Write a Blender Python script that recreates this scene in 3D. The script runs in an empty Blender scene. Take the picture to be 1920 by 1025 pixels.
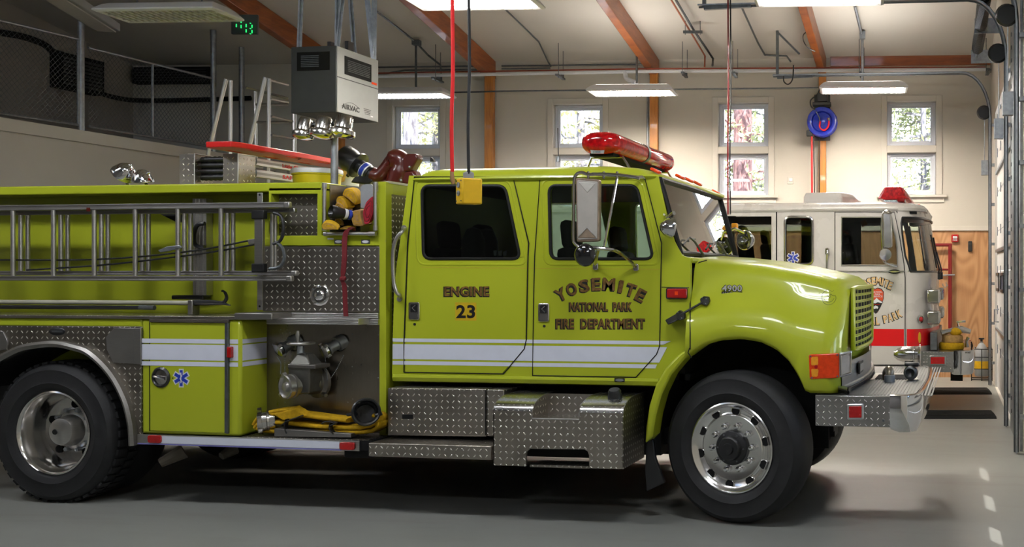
import bpy, math, random
from mathutils import Vector as V, Matrix
from mathutils.geometry import tessellate_polygon
random.seed(7)
SC = bpy.context.scene
COL = SC.collection
# ---------------------------------------------------------------- camera model: a pixel becomes a point in the place
TH = math.radians(9.1); FPX = 2000.0; U0 = 1500.0; V0 = 513.0
CAM = V((1.606, -7.155, 1.70))
FWD = V((-math.sin(TH), math.cos(TH), 0)); RGT = V((math.cos(TH), math.sin(TH), 0)); UP = V((0, 0, 1))
def ray(u, v): return FWD + RGT*((u-U0)/FPX) - UP*((v-V0)/FPX)
def onplane(u, v, p, n):
    d = ray(u, v); t = (V(p)-CAM).dot(V(n))/d.dot(V(n)); return CAM + d*t
def S(u, v, Y): return onplane(u, v, (0, Y, 0), (0, 1, 0))          # a plane along the engines' sides
def H(u, v, Z): return onplane(u, v, (0, 0, Z), (0, 0, 1))          # a level plane
def XP(u, v, X): return onplane(u, v, (X, 0, 0), (1, 0, 0))         # a plane across the engines
def D(u, v, z): return CAM + ray(u, v)*z
BA = math.radians(6.0)
BN = V((math.sin(BA), -math.cos(BA), 0)); BD = V((math.cos(BA), math.sin(BA), 0)); BO = V((1.95, 10.64, 0))
def B(u, v, off=0.0): return onplane(u, v, BO + BN*off, BN)          # the far wall, off metres in front of it
def backY(x, off=0.0):
    return (BO.y + (x-BO.x)*math.tan(BA)) - off/math.cos(BA)

# ---------------------------------------------------------------- mesh builder
class MB:
    def __init__(s): s.v = []; s.f = []
    def add(s, vs, fs):
        b = len(s.v); s.v += [V(p) for p in vs]; s.f += [tuple(b+i for i in f) for f in fs]; return s
    def box(s, x0, x1, y0, y1, z0, z1):
        if x0 > x1: x0, x1 = x1, x0
        if y0 > y1: y0, y1 = y1, y0
        if z0 > z1: z0, z1 = z1, z0
        return s.add([(x0,y0,z0),(x1,y0,z0),(x1,y1,z0),(x0,y1,z0),(x0,y0,z1),(x1,y0,z1),(x1,y1,z1),(x0,y1,z1)],
                     [(0,3,2,1),(4,5,6,7),(0,1,5,4),(1,2,6,5),(2,3,7,6),(3,0,4,7)])
    def obox(s, c, ax, ay, az, sx, sy, sz):
        c = V(c); ax, ay, az = V(ax).normalized()*sx/2, V(ay).normalized()*sy/2, V(az).normalized()*sz/2
        vs = [c + ax*i + ay*j + az*k for k in (-1,1) for (i, j) in ((-1,-1),(1,-1),(1,1),(-1,1))]
        return s.add(vs, [(0,3,2,1),(4,5,6,7),(0,1,5,4),(1,2,6,5),(2,3,7,6),(3,0,4,7)])
    def bar(s, a, b, w, h, up=(0,0,1)):
        a, b = V(a), V(b); x = (b-a); L = x.length; x.normalize(); u = V(up)
        y = u.cross(x)
        if y.length < 1e-4: y = V((0,1,0)).cross(x)
        y.normalize(); z = x.cross(y)
        return s.obox((a+b)/2, x, y, z, L, w, h)
    def slab(s, pts, vec, holes=()):
        loops = [[V(p) for p in pts]] + [[V(p) for p in h] for h in holes]
        vec = V(vec); flat = [p for l in loops for p in l]; n = len(flat)
        tris = tessellate_polygon(loops)
        if len(loops) == 1: caps = [tuple(range(n))]
        else: caps = [tuple(t) for t in tris]
        nrm = V((0,0,0))
        for i, p in enumerate(loops[0]): nrm += p.cross(loops[0][(i+1) % len(loops[0])])
        fs = []
        for t in caps:
            tn = V((0,0,0))
            for i in range(len(t)): tn += flat[t[i]].cross(flat[t[(i+1) % len(t)]])
            if tn.dot(vec) > 0: t = t[::-1]
            fs.append(t); fs.append(tuple(i+n for i in reversed(t)))
        b = 0
        for k, l in enumerate(loops):
            m = len(l); ln = V((0,0,0))
            for i, p in enumerate(l): ln += p.cross(l[(i+1) % m])
            flip = (ln.dot(vec) > 0) == (k == 0)
            for i in range(m):
                q = (b+i, b+(i+1) % m, b+(i+1) % m+n, b+i+n)
                fs.append(q if flip else q[::-1])
            b += m
        return s.add(flat + [p+vec for p in flat], fs)
    def tube(s, path, r, n=10, closed=False, cap=True):
        P = [V(p) for p in path]; m = len(P)
        R = r if isinstance(r, (list, tuple)) else [r]*m
        T = []
        for i in range(m):
            a = P[(i-1) % m] if (closed or i > 0) else P[i]; b = P[(i+1) % m] if (closed or i < m-1) else P[i]
            T.append((b-a).normalized())
        N = T[0].orthogonal().normalized(); vs = []
        for i in range(m):
            N = (N - T[i]*N.dot(T[i]))
            if N.length < 1e-6: N = T[i].orthogonal()
            N.normalize(); Bn = T[i].cross(N)
            for k in range(n):
                a = 2*math.pi*k/n; vs.append(P[i] + (N*math.cos(a)+Bn*math.sin(a))*R[i])
        fs = []
        for i in range(m if closed else m-1):
            j = (i+1) % m
            for k in range(n): fs.append((i*n+k, i*n+(k+1) % n, j*n+(k+1) % n, j*n+k))
        if cap and not closed: fs += [tuple(range(n))[::-1], tuple((m-1)*n+k for k in range(n))]
        return s.add(vs, fs)
    def lathe(s, prof, o, axis, n=32):
        o = V(o); ax = V(axis).normalized(); e1 = ax.orthogonal().normalized(); e2 = ax.cross(e1); vs = []; fs = []; m = len(prof)
        for (r, t) in prof:
            for k in range(n):
                a = 2*math.pi*k/n; vs.append(o + ax*t + (e1*math.cos(a)+e2*math.sin(a))*max(r, 1e-5))
        for i in range(m-1):
            for k in range(n): fs.append((i*n+k, i*n+(k+1) % n, (i+1)*n+(k+1) % n, (i+1)*n+k))
        return s.add(vs, fs)
    def ball(s, c, r, sc=(1,1,1), n=16, m=10):
        c = V(c); vs = []; fs = []
        for i in range(m+1):
            t = math.pi*i/m
            for k in range(n):
                a = 2*math.pi*k/n
                vs.append(c + V((r*sc[0]*math.sin(t)*math.cos(a), r*sc[1]*math.sin(t)*math.sin(a), -r*sc[2]*math.cos(t))))
        for i in range(m):
            for k in range(n): fs.append((i*n+k, i*n+(k+1) % n, (i+1)*n+(k+1) % n, (i+1)*n+k))
        return s.add(vs, fs)
    def loft(s, rings, closed=True, cap=(True, True)):
        n = len(rings[0]); vs = [p for r in rings for p in r]; fs = []
        for i in range(len(rings)-1):
            for k in range(n if closed else n-1):
                fs.append((i*n+k, i*n+(k+1) % n, (i+1)*n+(k+1) % n, (i+1)*n+k))
        if cap[0]: fs.append(tuple(range(n))[::-1])
        if cap[1]: fs.append(tuple((len(rings)-1)*n+k for k in range(n)))
        return s.add(vs, fs)
    def join(s, o): return s.add(o.v, o.f)

def pq(L, Y): return [S(u, v, Y) for (u, v) in L]
def rrect(x0, y0, x1, y1, r, n=5):
    out = []
    for (cx, cy, a0) in ((x1-r, y1-r, 0), (x0+r, y1-r, 90), (x0+r, y0+r, 180), (x1-r, y0+r, 270)):
        for i in range(n+1):
            a = math.radians(a0+90*i/n); out.append((cx+r*math.cos(a), cy+r*math.sin(a)))
    return out
def rpoly(pts, r, n=5):
    """a polygon with its corners rounded"""
    out = []; m = len(pts)
    for i in range(m):
        p = V((*pts[i], 0)); a = V((*pts[i-1], 0)); b = V((*pts[(i+1) % m], 0))
        da, db = (a-p), (b-p); rr = min(r, da.length*.48, db.length*.48); pa = p+da.normalized()*rr; pb = p+db.normalized()*rr
        for k in range(n+1):
            t = k/n; q = pa*(1-t)**2 + p*2*t*(1-t) + pb*t*t; out.append((q.x, q.y))
    return out
def ell(cx, cy, rx, ry=None, n=28):
    ry = rx if ry is None else ry
    return [(cx+rx*math.cos(2*math.pi*k/n), cy+ry*math.sin(2*math.pi*k/n)) for k in range(n)]
def spline(pts, n=8):
    P = [V(p) for p in pts]; out = []
    for i in range(len(P)-1):
        p0 = P[max(i-1, 0)]; p1 = P[i]; p2 = P[i+1]; p3 = P[min(i+2, len(P)-1)]
        for k in range(n):
            t = k/n
            out.append(.5*((2*p1)+(p2-p0)*t+(2*p0-5*p1+4*p2-p3)*t*t+(3*p1-p0-3*p2+p3)*t**3))
    out.append(P[-1]); return out
def spl2(pts, n=6): return [(p.x, p.y) for p in spline([(a, b, 0) for a, b in pts], n)]
def lerp_tab(tab, x):
    if x <= tab[0][0]: return tab[0][1]
    for (a, fa), (b, fb) in zip(tab, tab[1:]):
        if x <= b:
            t = (x-a)/(b-a); t = t*t*(3-2*t)*.35 + t*.65
            return fa+(fb-fa)*t
    return tab[-1][1]

def rootloc(o):
    while o.parent is not None: o = o.parent
    return o.location
def props(o, label=None, cat=None, group=None, kind=None):
    if label: o['label'] = label
    if cat: o['category'] = cat
    if group: o['group'] = group
    if kind: o['kind'] = kind
    return o
def obj(name, mb, mat, parent=None, bevel=0.0, label=None, cat=None, group=None, kind=None, sub=0, ang=35, seg=2):
    if parent is not None: o0 = rootloc(parent).copy()
    else:
        lo = V([min(p[i] for p in mb.v) for i in range(3)]); hi = V([max(p[i] for p in mb.v) for i in range(3)])
        o0 = V(((lo.x+hi.x)/2, (lo.y+hi.y)/2, lo.z))
    me = bpy.data.meshes.new(name)
    me.from_pydata([tuple(p-o0) for p in mb.v], [], mb.f)
    me.update()
    uv = me.uv_layers.new(name='UVMap'); vs = me.vertices; buf = [0.0]*(2*len(me.loops))
    for p in me.polygons:
        n = p.normal; ax = max(range(3), key=lambda i: abs(n[i])); i0, i1 = ((1, 2), (0, 2), (0, 1))[ax]
        for li in p.loop_indices:
            co = vs[me.loops[li].vertex_index].co; buf[2*li] = co[i0]; buf[2*li+1] = co[i1]
    uv.data.foreach_set('uv', buf)
    me.polygons.foreach_set('use_smooth', [True]*len(me.polygons))
    me.set_sharp_from_angle(angle=math.radians(ang))
    me.materials.append(mat)
    o = bpy.data.objects.new(name, me); COL.objects.link(o)
    if parent is not None: o.parent = parent
    else: o.location = o0
    if bevel:
        m = o.modifiers.new('edge', 'BEVEL'); m.width = bevel; m.segments = seg; m.limit_method = 'ANGLE'; m.angle_limit = math.radians(40)
        m.harden_normals = False
    if sub:
        m = o.modifiers.new('smooth', 'SUBSURF'); m.levels = sub; m.render_levels = sub
    return props(o, label, cat, group, kind)
def thing(name, label, cat, loc, group=None, kind=None):
    o = bpy.data.objects.new(name, None); COL.objects.link(o); o.location = V(loc); o.empty_display_size = .1
    return props(o, label, cat, group, kind)
def kids(o): return [c for c in COL.objects if c.parent == o]
def dup(root, dloc, label=None, tree=None):
    r = root.copy(); COL.objects.link(r); r.location = root.location + V(dloc)
    if label: r['label'] = label
    for ch in kids(root):
        c = ch.copy(); COL.objects.link(c); c.parent = r
        for g in kids(ch):
            d = g.copy(); COL.objects.link(d); d.parent = c
    return r

# ---------------------------------------------------------------- lettering
_tx = {}
def glyphs(s, bold=0.0):
    """the outline of a word as flat triangles, 1 high and as wide as it comes, from the built-in letters"""
    key = (s, bold)
    if key in _tx: return _tx[key]
    cu = bpy.data.curves.new('w', 'FONT'); cu.body = s; cu.size = 1; cu.offset = bold; cu.resolution_u = 3; cu.space_character = 1.06
    ob = bpy.data.objects.new('w', cu); COL.objects.link(ob)
    dg = bpy.context.evaluated_depsgraph_get(); me = ob.evaluated_get(dg).to_mesh()
    vs = [V(v.co) for v in me.vertices]; fs = [tuple(p.vertices) for p in me.polygons]
    ob.evaluated_get(dg).to_mesh_clear()
    bpy.data.objects.remove(ob); bpy.data.curves.remove(cu)
    x0 = min(v.x for v in vs); x1 = max(v.x for v in vs); y0 = min(v.y for v in vs); y1 = max(v.y for v in vs)
    r = ([((v.x-x0)/(x1-x0), (v.y-y0)/(y1-y0)) for v in vs], fs, (x1-x0)/(y1-y0))
    _tx[key] = r; return r
def word(mb, s, o, ex, ey, off, bold=0.02, flipn=None):
    """a word filling the box o + [0,1]*ex + [0,1]*ey, a thin solid standing off the surface by off"""
    vs, fs, _ = glyphs(s, bold); o, ex, ey = V(o), V(ex), V(ey); n = ex.cross(ey).normalized()
    top = [o + ex*a + ey*b + n*off for a, b in vs]; bot = [o + ex*a + ey*b for a, b in vs]; k = len(vs)
    cnt = {}
    for f in fs:
        for i in range(len(f)): cnt[(f[i], f[(i+1) % len(f)])] = 1
    sides = [(a, a+k, b+k, b) for (a, b) in cnt if (b, a) not in cnt]
    return mb.add(top+bot, list(fs) + [(a, b, c, d)[::-1] for (a, b, c, d) in sides])
def word_px(mb, s, u0, v0, u1, v1, Y, off=.002, bold=.02):
    a = S(u0, v1, Y); b = S(u1, v1, Y); c = S(u0, v0, Y)
    return word(mb, s, a, b-a, c-a, off, bold)
def arc_px(mb, letters, Y, off=.002, bold=.02, du=0, dv=0):
    """letters: (char, u, v of its middle, width, height, turn in degrees clockwise)"""
    for ch, u, v, w, h, rot in letters:
        r = math.radians(rot); c, s_ = math.cos(r), math.sin(r)
        P = lambda a, b: S(u+du+a*c-b*s_, v+dv+a*s_+b*c, Y)
        o = P(-w/2, h/2); word(mb, ch, o, P(w/2, h/2)-o, P(-w/2, -h/2)-o, off, bold)
    return mb
# ---------------------------------------------------------------- materials (all node based)
def srgb(r, g, b):
    f = lambda c: ((c/255+.055)/1.055)**2.4 if c/255 > .04045 else c/255/12.92
    return (f(r), f(g), f(b), 1)
class N:
    def __init__(s, name):
        s.m = bpy.data.materials.new(name); s.m.use_nodes = True; s.t = s.m.node_tree; s.t.nodes.clear()
        s.out = s.n('ShaderNodeOutputMaterial')
    def n(s, typ, **kw):
        x = s.t.nodes.new(typ)
        for k, v in kw.items(): setattr(x, k, v)
        return x
    def l(s, a, b): s.t.links.new(a, b)
    def set(s, sock, v):
        if isinstance(v, bpy.types.NodeSocket): s.l(v, sock)
        else: sock.default_value = v
    def math(s, op, a, b=None, c=None, clamp=False):
        x = s.n('ShaderNodeMath', operation=op); x.use_clamp = clamp; s.set(x.inputs[0], a)
        if b is not None: s.set(x.inputs[1], b)
        if c is not None: s.set(x.inputs[2], c)
        return x.outputs[0]
    def coord(s, kind='Object'): return s.n('ShaderNodeTexCoord').outputs[kind]
    def mapping(s, vec, scale=(1,1,1), rot=(0,0,0)):
        x = s.n('ShaderNodeMapping'); s.l(vec, x.inputs[0]); x.inputs['Scale'].default_value = scale; x.inputs['Rotation'].default_value = rot; return x.outputs[0]
    def noise(s, vec, scale=5, detail=4, rough=.55, dist=0):
        x = s.n('ShaderNodeTexNoise'); s.l(vec, x.inputs['Vector']); x.inputs['Scale'].default_value = scale; x.inputs['Detail'].default_value = detail
        x.inputs['Roughness'].default_value = rough; x.inputs['Distortion'].default_value = dist; return x.outputs['Fac']
    def ramp(s, fac, stops):
        x = s.n('ShaderNodeValToRGB'); s.l(fac, x.inputs[0]); e = x.color_ramp.elements
        while len(e) > len(stops): e.remove(e[-1])
        while len(e) < len(stops): e.new(.5)
        for el, (p, c) in zip(e, stops): el.position = p; el.color = c if len(c) == 4 else (*c, 1)
        return x.outputs[0]
    def mixc(s, fac, a, b):
        x = s.n('ShaderNodeMix', data_type='RGBA'); s.set(x.inputs[0], fac); s.set(x.inputs[6], a); s.set(x.inputs[7], b); return x.outputs[2]
    def bsdf(s, col, rough=.5, metal=0, coat=0, spec=.5, bump=None, bstr=.5, bdist=.01, em=None, ems=0, coatr=.05):
        x = s.n('ShaderNodeBsdfPrincipled'); s.set(x.inputs['Base Color'], col); s.set(x.inputs['Roughness'], rough); s.set(x.inputs['Metallic'], metal)
        s.set(x.inputs['Coat Weight'], coat); x.inputs['Coat Roughness'].default_value = coatr; s.set(x.inputs['Specular IOR Level'], spec)
        if em is not None: s.set(x.inputs['Emission Color'], em); s.set(x.inputs['Emission Strength'], ems)
        if bump is not None:
            b = s.n('ShaderNodeBump'); b.inputs['Strength'].default_value = bstr; b.inputs['Distance'].default_value = bdist
            s.l(bump, b.inputs['Height']); s.l(b.outputs[0], x.inputs['Normal'])
        s.l(x.outputs[0], s.out.inputs[0]); return x
def plain(name, col, rough=.5, metal=0, coat=0, var=.06, scale=6, spec=.5, bump=0, bscale=60):
    m = N(name); co = m.coord(); n = m.noise(co, scale, 5)
    c = m.ramp(n, [(.3, tuple(x*(1-var) for x in col[:3])), (.7, tuple(min(1, x*(1+var)) for x in col[:3]))])
    r = m.math('MULTIPLY_ADD', n, .16, rough-.08)
    m.bsdf(c, r, metal, coat, spec, bump=m.noise(co, bscale, 3) if bump else None, bstr=bump, bdist=.004); return m.m
def glow(name, col, st):
    m = N(name); x = m.n('ShaderNodeEmission'); x.inputs[0].default_value = col; x.inputs[1].default_value = st; m.l(x.outputs[0], m.out.inputs[0]); return m.m
def pane(name, tint=.85, rough=.0, tcol=(1,1,1), refl=1.0):
    m = N(name); t = m.n('ShaderNodeBsdfTransparent'); t.inputs[0].default_value = (tint*tcol[0], tint*tcol[1], tint*tcol[2], 1)
    g = m.n('ShaderNodeBsdfGlossy'); g.inputs['Roughness'].default_value = rough; g.inputs[0].default_value = (1,1,1,1)
    f = m.n('ShaderNodeFresnel'); f.inputs[0].default_value = 1.5
    mx = m.n('ShaderNodeMixShader'); m.l(m.math('MULTIPLY', f.outputs[0], refl, clamp=True), mx.inputs[0]); m.l(t.outputs[0], mx.inputs[1]); m.l(g.outputs[0], mx.inputs[2]); m.l(mx.outputs[0], m.out.inputs[0]); return m.m
def diamond(name, col, rough=.32, pitch=.043, hi=None, metal=1.0):
    m = N(name); co = m.coord('UV'); sp = m.n('ShaderNodeSeparateXYZ'); m.l(m.mapping(co, (1/pitch, 1/pitch, 1)), sp.inputs[0])
    x, y = sp.outputs[0], sp.outputs[1]; fx = m.math('FLOOR', x); fy = m.math('FLOOR', y)
    lx = m.math('SUBTRACT', m.math('SUBTRACT', x, fx), .5); ly = m.math('SUBTRACT', m.math('SUBTRACT', y, fy), .5)
    par = m.math('FLOORED_MODULO', m.math('ADD', fx, fy), 2.0)
    a = m.math('ADD', lx, ly); b = m.math('SUBTRACT', lx, ly)
    A = m.math('ADD', m.math('MULTIPLY', a, par), m.math('MULTIPLY', b, m.math('SUBTRACT', 1.0, par)))
    Bq = m.math('ADD', m.math('MULTIPLY', b, par), m.math('MULTIPLY', a, m.math('SUBTRACT', 1.0, par)))
    d = m.math('ADD', m.math('POWER', m.math('ABSOLUTE', m.math('DIVIDE', A, .43)), 2.0), m.math('POWER', m.math('ABSOLUTE', m.math('DIVIDE', Bq, .15)), 2.0))
    h = m.math('SUBTRACT', 1.0, d, clamp=True); mask = m.math('MULTIPLY', h, 2.2, clamp=True)
    nz = m.noise(m.coord(), 3.5, 5)
    base = m.ramp(nz, [(.3, tuple(c*.75 for c in col[:3])), (.7, col[:3])])
    c = m.mixc(mask, base, hi or tuple(min(1, q*1.5) for q in col[:3])+(1,))
    r = m.math('SUBTRACT', m.math('MULTIPLY_ADD', nz, .2, rough-.1), m.math('MULTIPLY', mask, .1))
    m.bsdf(c, r, metal, bump=m.math('SQRT', h), bstr=1.0, bdist=.0045); return m.m
def brushed(name, col, rough=.35, sc=(4, 4, 120), var=.18):
    m = N(name); n = m.noise(m.mapping(m.coord(), sc), 3, 4); n2 = m.noise(m.coord(), 4, 5)
    f = m.math('MULTIPLY_ADD', n2, .5, m.math('MULTIPLY', n, .5))
    c = m.ramp(f, [(.3, tuple(x*(1-var) for x in col[:3])), (.7, tuple(min(1, x*(1+var*.6)) for x in col[:3]))])
    m.bsdf(c, m.math('MULTIPLY_ADD', f, .25, rough-.12), 1.0); return m.m
def wood(name, a, b, axis=(1, 1, 12), scale=3, rough=.45, coat=.2):
    m = N(name); co = m.mapping(m.coord(), axis); n = m.noise(co, scale, 6, .6, .8); n2 = m.noise(m.coord(), 1.2, 3)
    c = m.ramp(m.math('MULTIPLY_ADD', n, .75, m.math('MULTIPLY', n2, .25)), [(.32, a), (.52, tuple((p+q)/2 for p, q in zip(a, b))), (.7, b)])
    m.bsdf(c, rough, 0, coat); return m.m

def paint_lime():
    m = N('lime_yellow_paint'); co = m.coord(); n = m.noise(co, 1.3, 4); n2 = m.noise(co, 260, 2)
    c = m.ramp(n, [(.3, (.405, .455, .022)), (.7, (.44, .49, .027))])
    m.bsdf(c, m.math('MULTIPLY_ADD', n, .1, .30), 0, .42, .2, bump=n2, bstr=.02, bdist=.001); return m.m
LIME = paint_lime()
LIMEB = plain('lime_yellow_body_paint', (.37, .41, .017), .34, 0, .35, .04, 1.5)
WHITEP = plain('white_truck_paint', (.66, .62, .57), .28, 0, .5, .03, 2)
REDP = plain('red_stripe_film', (.80, .004, .008), .35, 0, .3, .03)
STRIPE = plain('white_reflective_film', (.72, .74, .84), .42, 0, .15, .03, 9)
REDREFL = plain('red_reflector', (.40, .006, .006), .25, 0, .6, .15, 40)
PIPERED = plain('dark_red_pipe_paint', (.20, .008, .010), .35, 0, .3, .1)
REDDK = plain('dark_red_cast_paint', (.085, .008, .004), .3, 0, .5, .15, 6)
REDB = plain('red_board_plastic', (.62, .008, .006), .35, 0, .2, .08)
REDHOSE = plain('red_hose_rubber', (.80, .01, .012), .4, 0, .1, .08)
REDWEB = plain('red_webbing', (.13, .002, .005), .75, 0, 0, .15, 60, bump=.4, bscale=300)
ORANGE = plain('orange_lens', (.80, .055, .005), .22, 0, .6, .12, 40)
ORANGEY = plain('amber_lens', (.95, .36, .02), .22, 0, .6, .12, 40)
CHROME = plain('chrome', (.80, .80, .81), .07, 1, 0, .03, 3)
POLISHED = plain('polished_aluminium', (.78, .77, .75), .2, 1, 0, .05, 6)
CHROMED = plain('worn_chrome', (.62, .60, .57), .16, 1, 0, .10, 8)
ALU = brushed('brushed_aluminium', (.56, .545, .52), .36)
ALUD = brushed('dull_aluminium', (.30, .285, .265), .42)
ALUDK = brushed('weathered_dark_aluminium', (.30, .285, .27), .5)
STAINLESS = brushed('stainless_panel', (.36, .32, .265), .30, (20, 4, 4), .10)
MATTALU = brushed('matt_ribbed_aluminium', (.26, .255, .245), .62)
STEEL = plain('galvanised_steel', (.34, .36, .38), .42, .9, 0, .2, 18)
STEELD = plain('dark_galvanised_steel', (.13, .14, .145), .45, .8, 0, .2, 18)
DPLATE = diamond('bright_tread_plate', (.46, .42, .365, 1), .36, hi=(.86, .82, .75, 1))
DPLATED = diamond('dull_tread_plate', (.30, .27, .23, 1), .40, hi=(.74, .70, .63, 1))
DPLATEB = diamond('polished_tread_plate', (.56, .55, .54, 1), .24, .040)
RUBBER = plain('tyre_rubber', (.012, .012, .013), .62, 0, 0, .3, 14, .4, bump=.15, bscale=90)
BLACK = plain('black_plastic', (.010, .010, .011), .38, 0, .1, .2, 20)
BLACKM = plain('matt_black', (.008, .008, .008), .85, 0, 0, .2, 10, .2)
GASKET = plain('black_gasket', (.006, .006, .006), .5, 0, 0, .2, 20, .3)
CHASSIS = plain('black_chassis_paint', (.006, .006, .006), .6, 0, 0, .3, 10, .3)
GREYP = plain('grey_powder_coat', (.30, .31, .30), .42, 0, .1, .04, 8)
GREYD = plain('dark_grey_sheet_metal', (.030, .033, .032), .5, .0, 0, .12, 12)
GREYPL = plain('grey_plastic', (.28, .29, .30), .5, 0, 0, .06, 20)
YELBOX = plain('yellow_rubber_box', (.80, .48, .008), .45, 0, .1, .06, 20)
YELHOSE = plain('yellow_hose_jacket', (.55, .32, .010), .8, 0, 0, .18, 40, .2, bump=.5, bscale=260)
TANHOSE = plain('tan_hose_jacket', (.42, .25, .09), .8, 0, 0, .2, 40, .2, bump=.5, bscale=260)
REDJACK = plain('red_hose_jacket', (.36, .02, .035), .8, 0, 0, .2, 40, .2, bump=.5, bscale=260)
BLUEPL = plain('blue_label', (.02, .05, .42), .35, 0, .3, .05)
GREYLT = plain('silver_badge_paint', (.52, .52, .50), .3, .1, .3, .05)
WHITEPL = plain('white_plastic', (.75, .75, .76), .4, 0, .1, .04)
BLUEREEL = plain('blue_enamel', (.004, .016, .36), .28, 0, .5, .08, 5)
GOLD = plain('gold_leaf_lettering', (.20, .105, .028), .35, .25, .2, .5, 45)
GOLDL = plain('pale_gold_lettering', (.78, .52, .24), .4, .1, .1, .12, 30)
GOLDSQ = plain('gold_number_square', (.62, .42, .012), .4, .1, .1, .06, 20)
INK = plain('black_lettering', (.006, .006, .006), .45, 0, 0, .1, 20)
SKETCH = plain('dark_green_pen_line', (.07, .10, .005), .6, 0, 0, .1, 20)
GLASSD = pane('dark_cab_glass', .42, 0, (.9, 1, .96), .9)
GLASSG = pane('green_tint_cab_glass', .84, 0, (.90, 1, .94), 1.0)
GLASSW = pane('windscreen_glass', .62, 0, (.92, 1, .96), .95)
GLASSC = pane('clear_window_glass', .95, 0, (1, 1, 1), .8)
SEAT = plain('black_seat_cloth', (.012, .012, .013), .9, 0, 0, .2, 30, .2)
POLE = plain('cream_fibreglass_pole', (.42, .40, .30), .45, 0, .1, .08, 10)
BARK = None
def lens_red():
    m = N('red_light_bar_lens'); n = m.noise(m.coord(), 26, 2)
    c = m.ramp(n, [(.35, (.25, .002, .004)), (.6, (.72, .006, .010)), (.75, (.95, .03, .03))])
    t = m.n('ShaderNodeBsdfTranslucent'); t.inputs[0].default_value = (.9, .01, .012, 1)
    x = m.bsdf(c, .12, 0, .8); mx = m.n('ShaderNodeMixShader'); mx.inputs[0].default_value = .3
    m.l(x.outputs[0], mx.inputs[1]); m.l(t.outputs[0], mx.inputs[2]); m.l(mx.outputs[0], m.out.inputs[0]); return m.m
LENSRED = lens_red()
CLEARRED = pane('clear_red_plastic', .9, .02, (1, .02, .025), .7)
def wall_mat(name, col, var=.03, bump=.1):
    m = N(name); co = m.coord(); n = m.noise(co, .9, 5); c = m.ramp(n, [(.3, tuple(x*(1-var) for x in col)), (.7, tuple(x*(1+var) for x in col))])
    m.bsdf(c, .75, 0, 0, .25, bump=m.noise(co, 130, 3), bstr=bump, bdist=.003); return m.m
WALL = wall_mat('cream_wall_paint', (.64, .595, .515))
WALLT = wall_mat('cream_trim_paint', (.68, .635, .555), .02, .03)
CEIL = wall_mat('ceiling_paint', (.62, .585, .53), .03)
WINWH = plain('white_window_vinyl', (.80, .82, .88), .4, 0, .1, .03)
DOORP = wall_mat('white_door_panel', (.62, .62, .60), .03, .02)
def floor_mat():
    m = N('sealed_concrete'); co = m.coord(); n = m.noise(co, .55, 7, .6); n2 = m.noise(co, 9, 6, .65); n3 = m.noise(m.mapping(co, (.5, 2.5, 1)), 1.6, 5, .6)
    c = m.ramp(m.math('MULTIPLY_ADD', n, .6, m.math('MULTIPLY', n2, .4)), [(.3, (.235, .24, .218)), (.55, (.285, .29, .264)), (.75, (.32, .32, .295))])
    st = m.math('MULTIPLY', m.math('SUBTRACT', n3, .52, clamp=True), 3.0, clamp=True)
    c = m.mixc(m.math('MULTIPLY', st, .45), c, (.20, .175, .14, 1))
    m.bsdf(c, m.math('MULTIPLY_ADD', n2, .22, .34), 0, .12, .5, bump=n2, bstr=.06, bdist=.003, coatr=.25); return m.m
FLOOR = floor_mat()
GLULAM = wood('orange_glulam_timber', (.17, .040, .008, 1), (.36, .105, .022, 1), (1.2, 1.2, 9), 2.2, .42, .25)
GLULAMV = wood('orange_timber_post', (.36, .120, .014, 1), (.64, .26, .04, 1), (9, 9, 1.0), 2.2, .42, .25)
def ply_mat():
    m = N('plywood_wainscot'); co = m.coord(); n = m.noise(m.mapping(co, (1.5, 1.5, .22)), 1.1, 2, .5, .6)
    bands = m.math('MULTIPLY_ADD', m.math('SINE', m.math('MULTIPLY', n, 95.0)), .5, .5); fine = m.noise(m.mapping(co, (40, 40, 1.5)), 2, 4); big = m.noise(co, .8, 3)
    f = m.math('ADD', m.math('MULTIPLY', bands, .38), m.math('ADD', m.math('MULTIPLY', fine, .35), m.math('MULTIPLY', big, .3)))
    c = m.ramp(f, [(.2, (.38, .185, .075)), (.5, (.50, .265, .12)), (.85, (.60, .345, .17))])
    m.bsdf(c, .5, 0, .15); return m.m
PLY = ply_mat()
def bark_mat(name, a, b):
    m = N(name); n = m.noise(m.mapping(m.coord(), (6, 6, 1.3)), 2.5, 6, .65); c = m.ramp(n, [(.35, a), (.65, b)]); m.bsdf(c, .9, 0, 0, .1, bump=n, bstr=.8, bdist=.05); return m.m
BARK = bark_mat('red_pine_bark', (.10, .05, .045, 1), (.42, .24, .22, 1))
BARKG = bark_mat('grey_pine_bark', (.10, .09, .10, 1), (.34, .32, .33, 1))
LEAF = plain('pine_needles', (.26, .28, .12), .7, 0, 0, .5, 3)
LEAFY = plain('yellow_green_leaves', (.42, .40, .17), .7, 0, 0, .4, 3)
SNOW = plain('bright_ground', (.65, .66, .68), .9, 0, 0, .1, 2)
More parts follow.
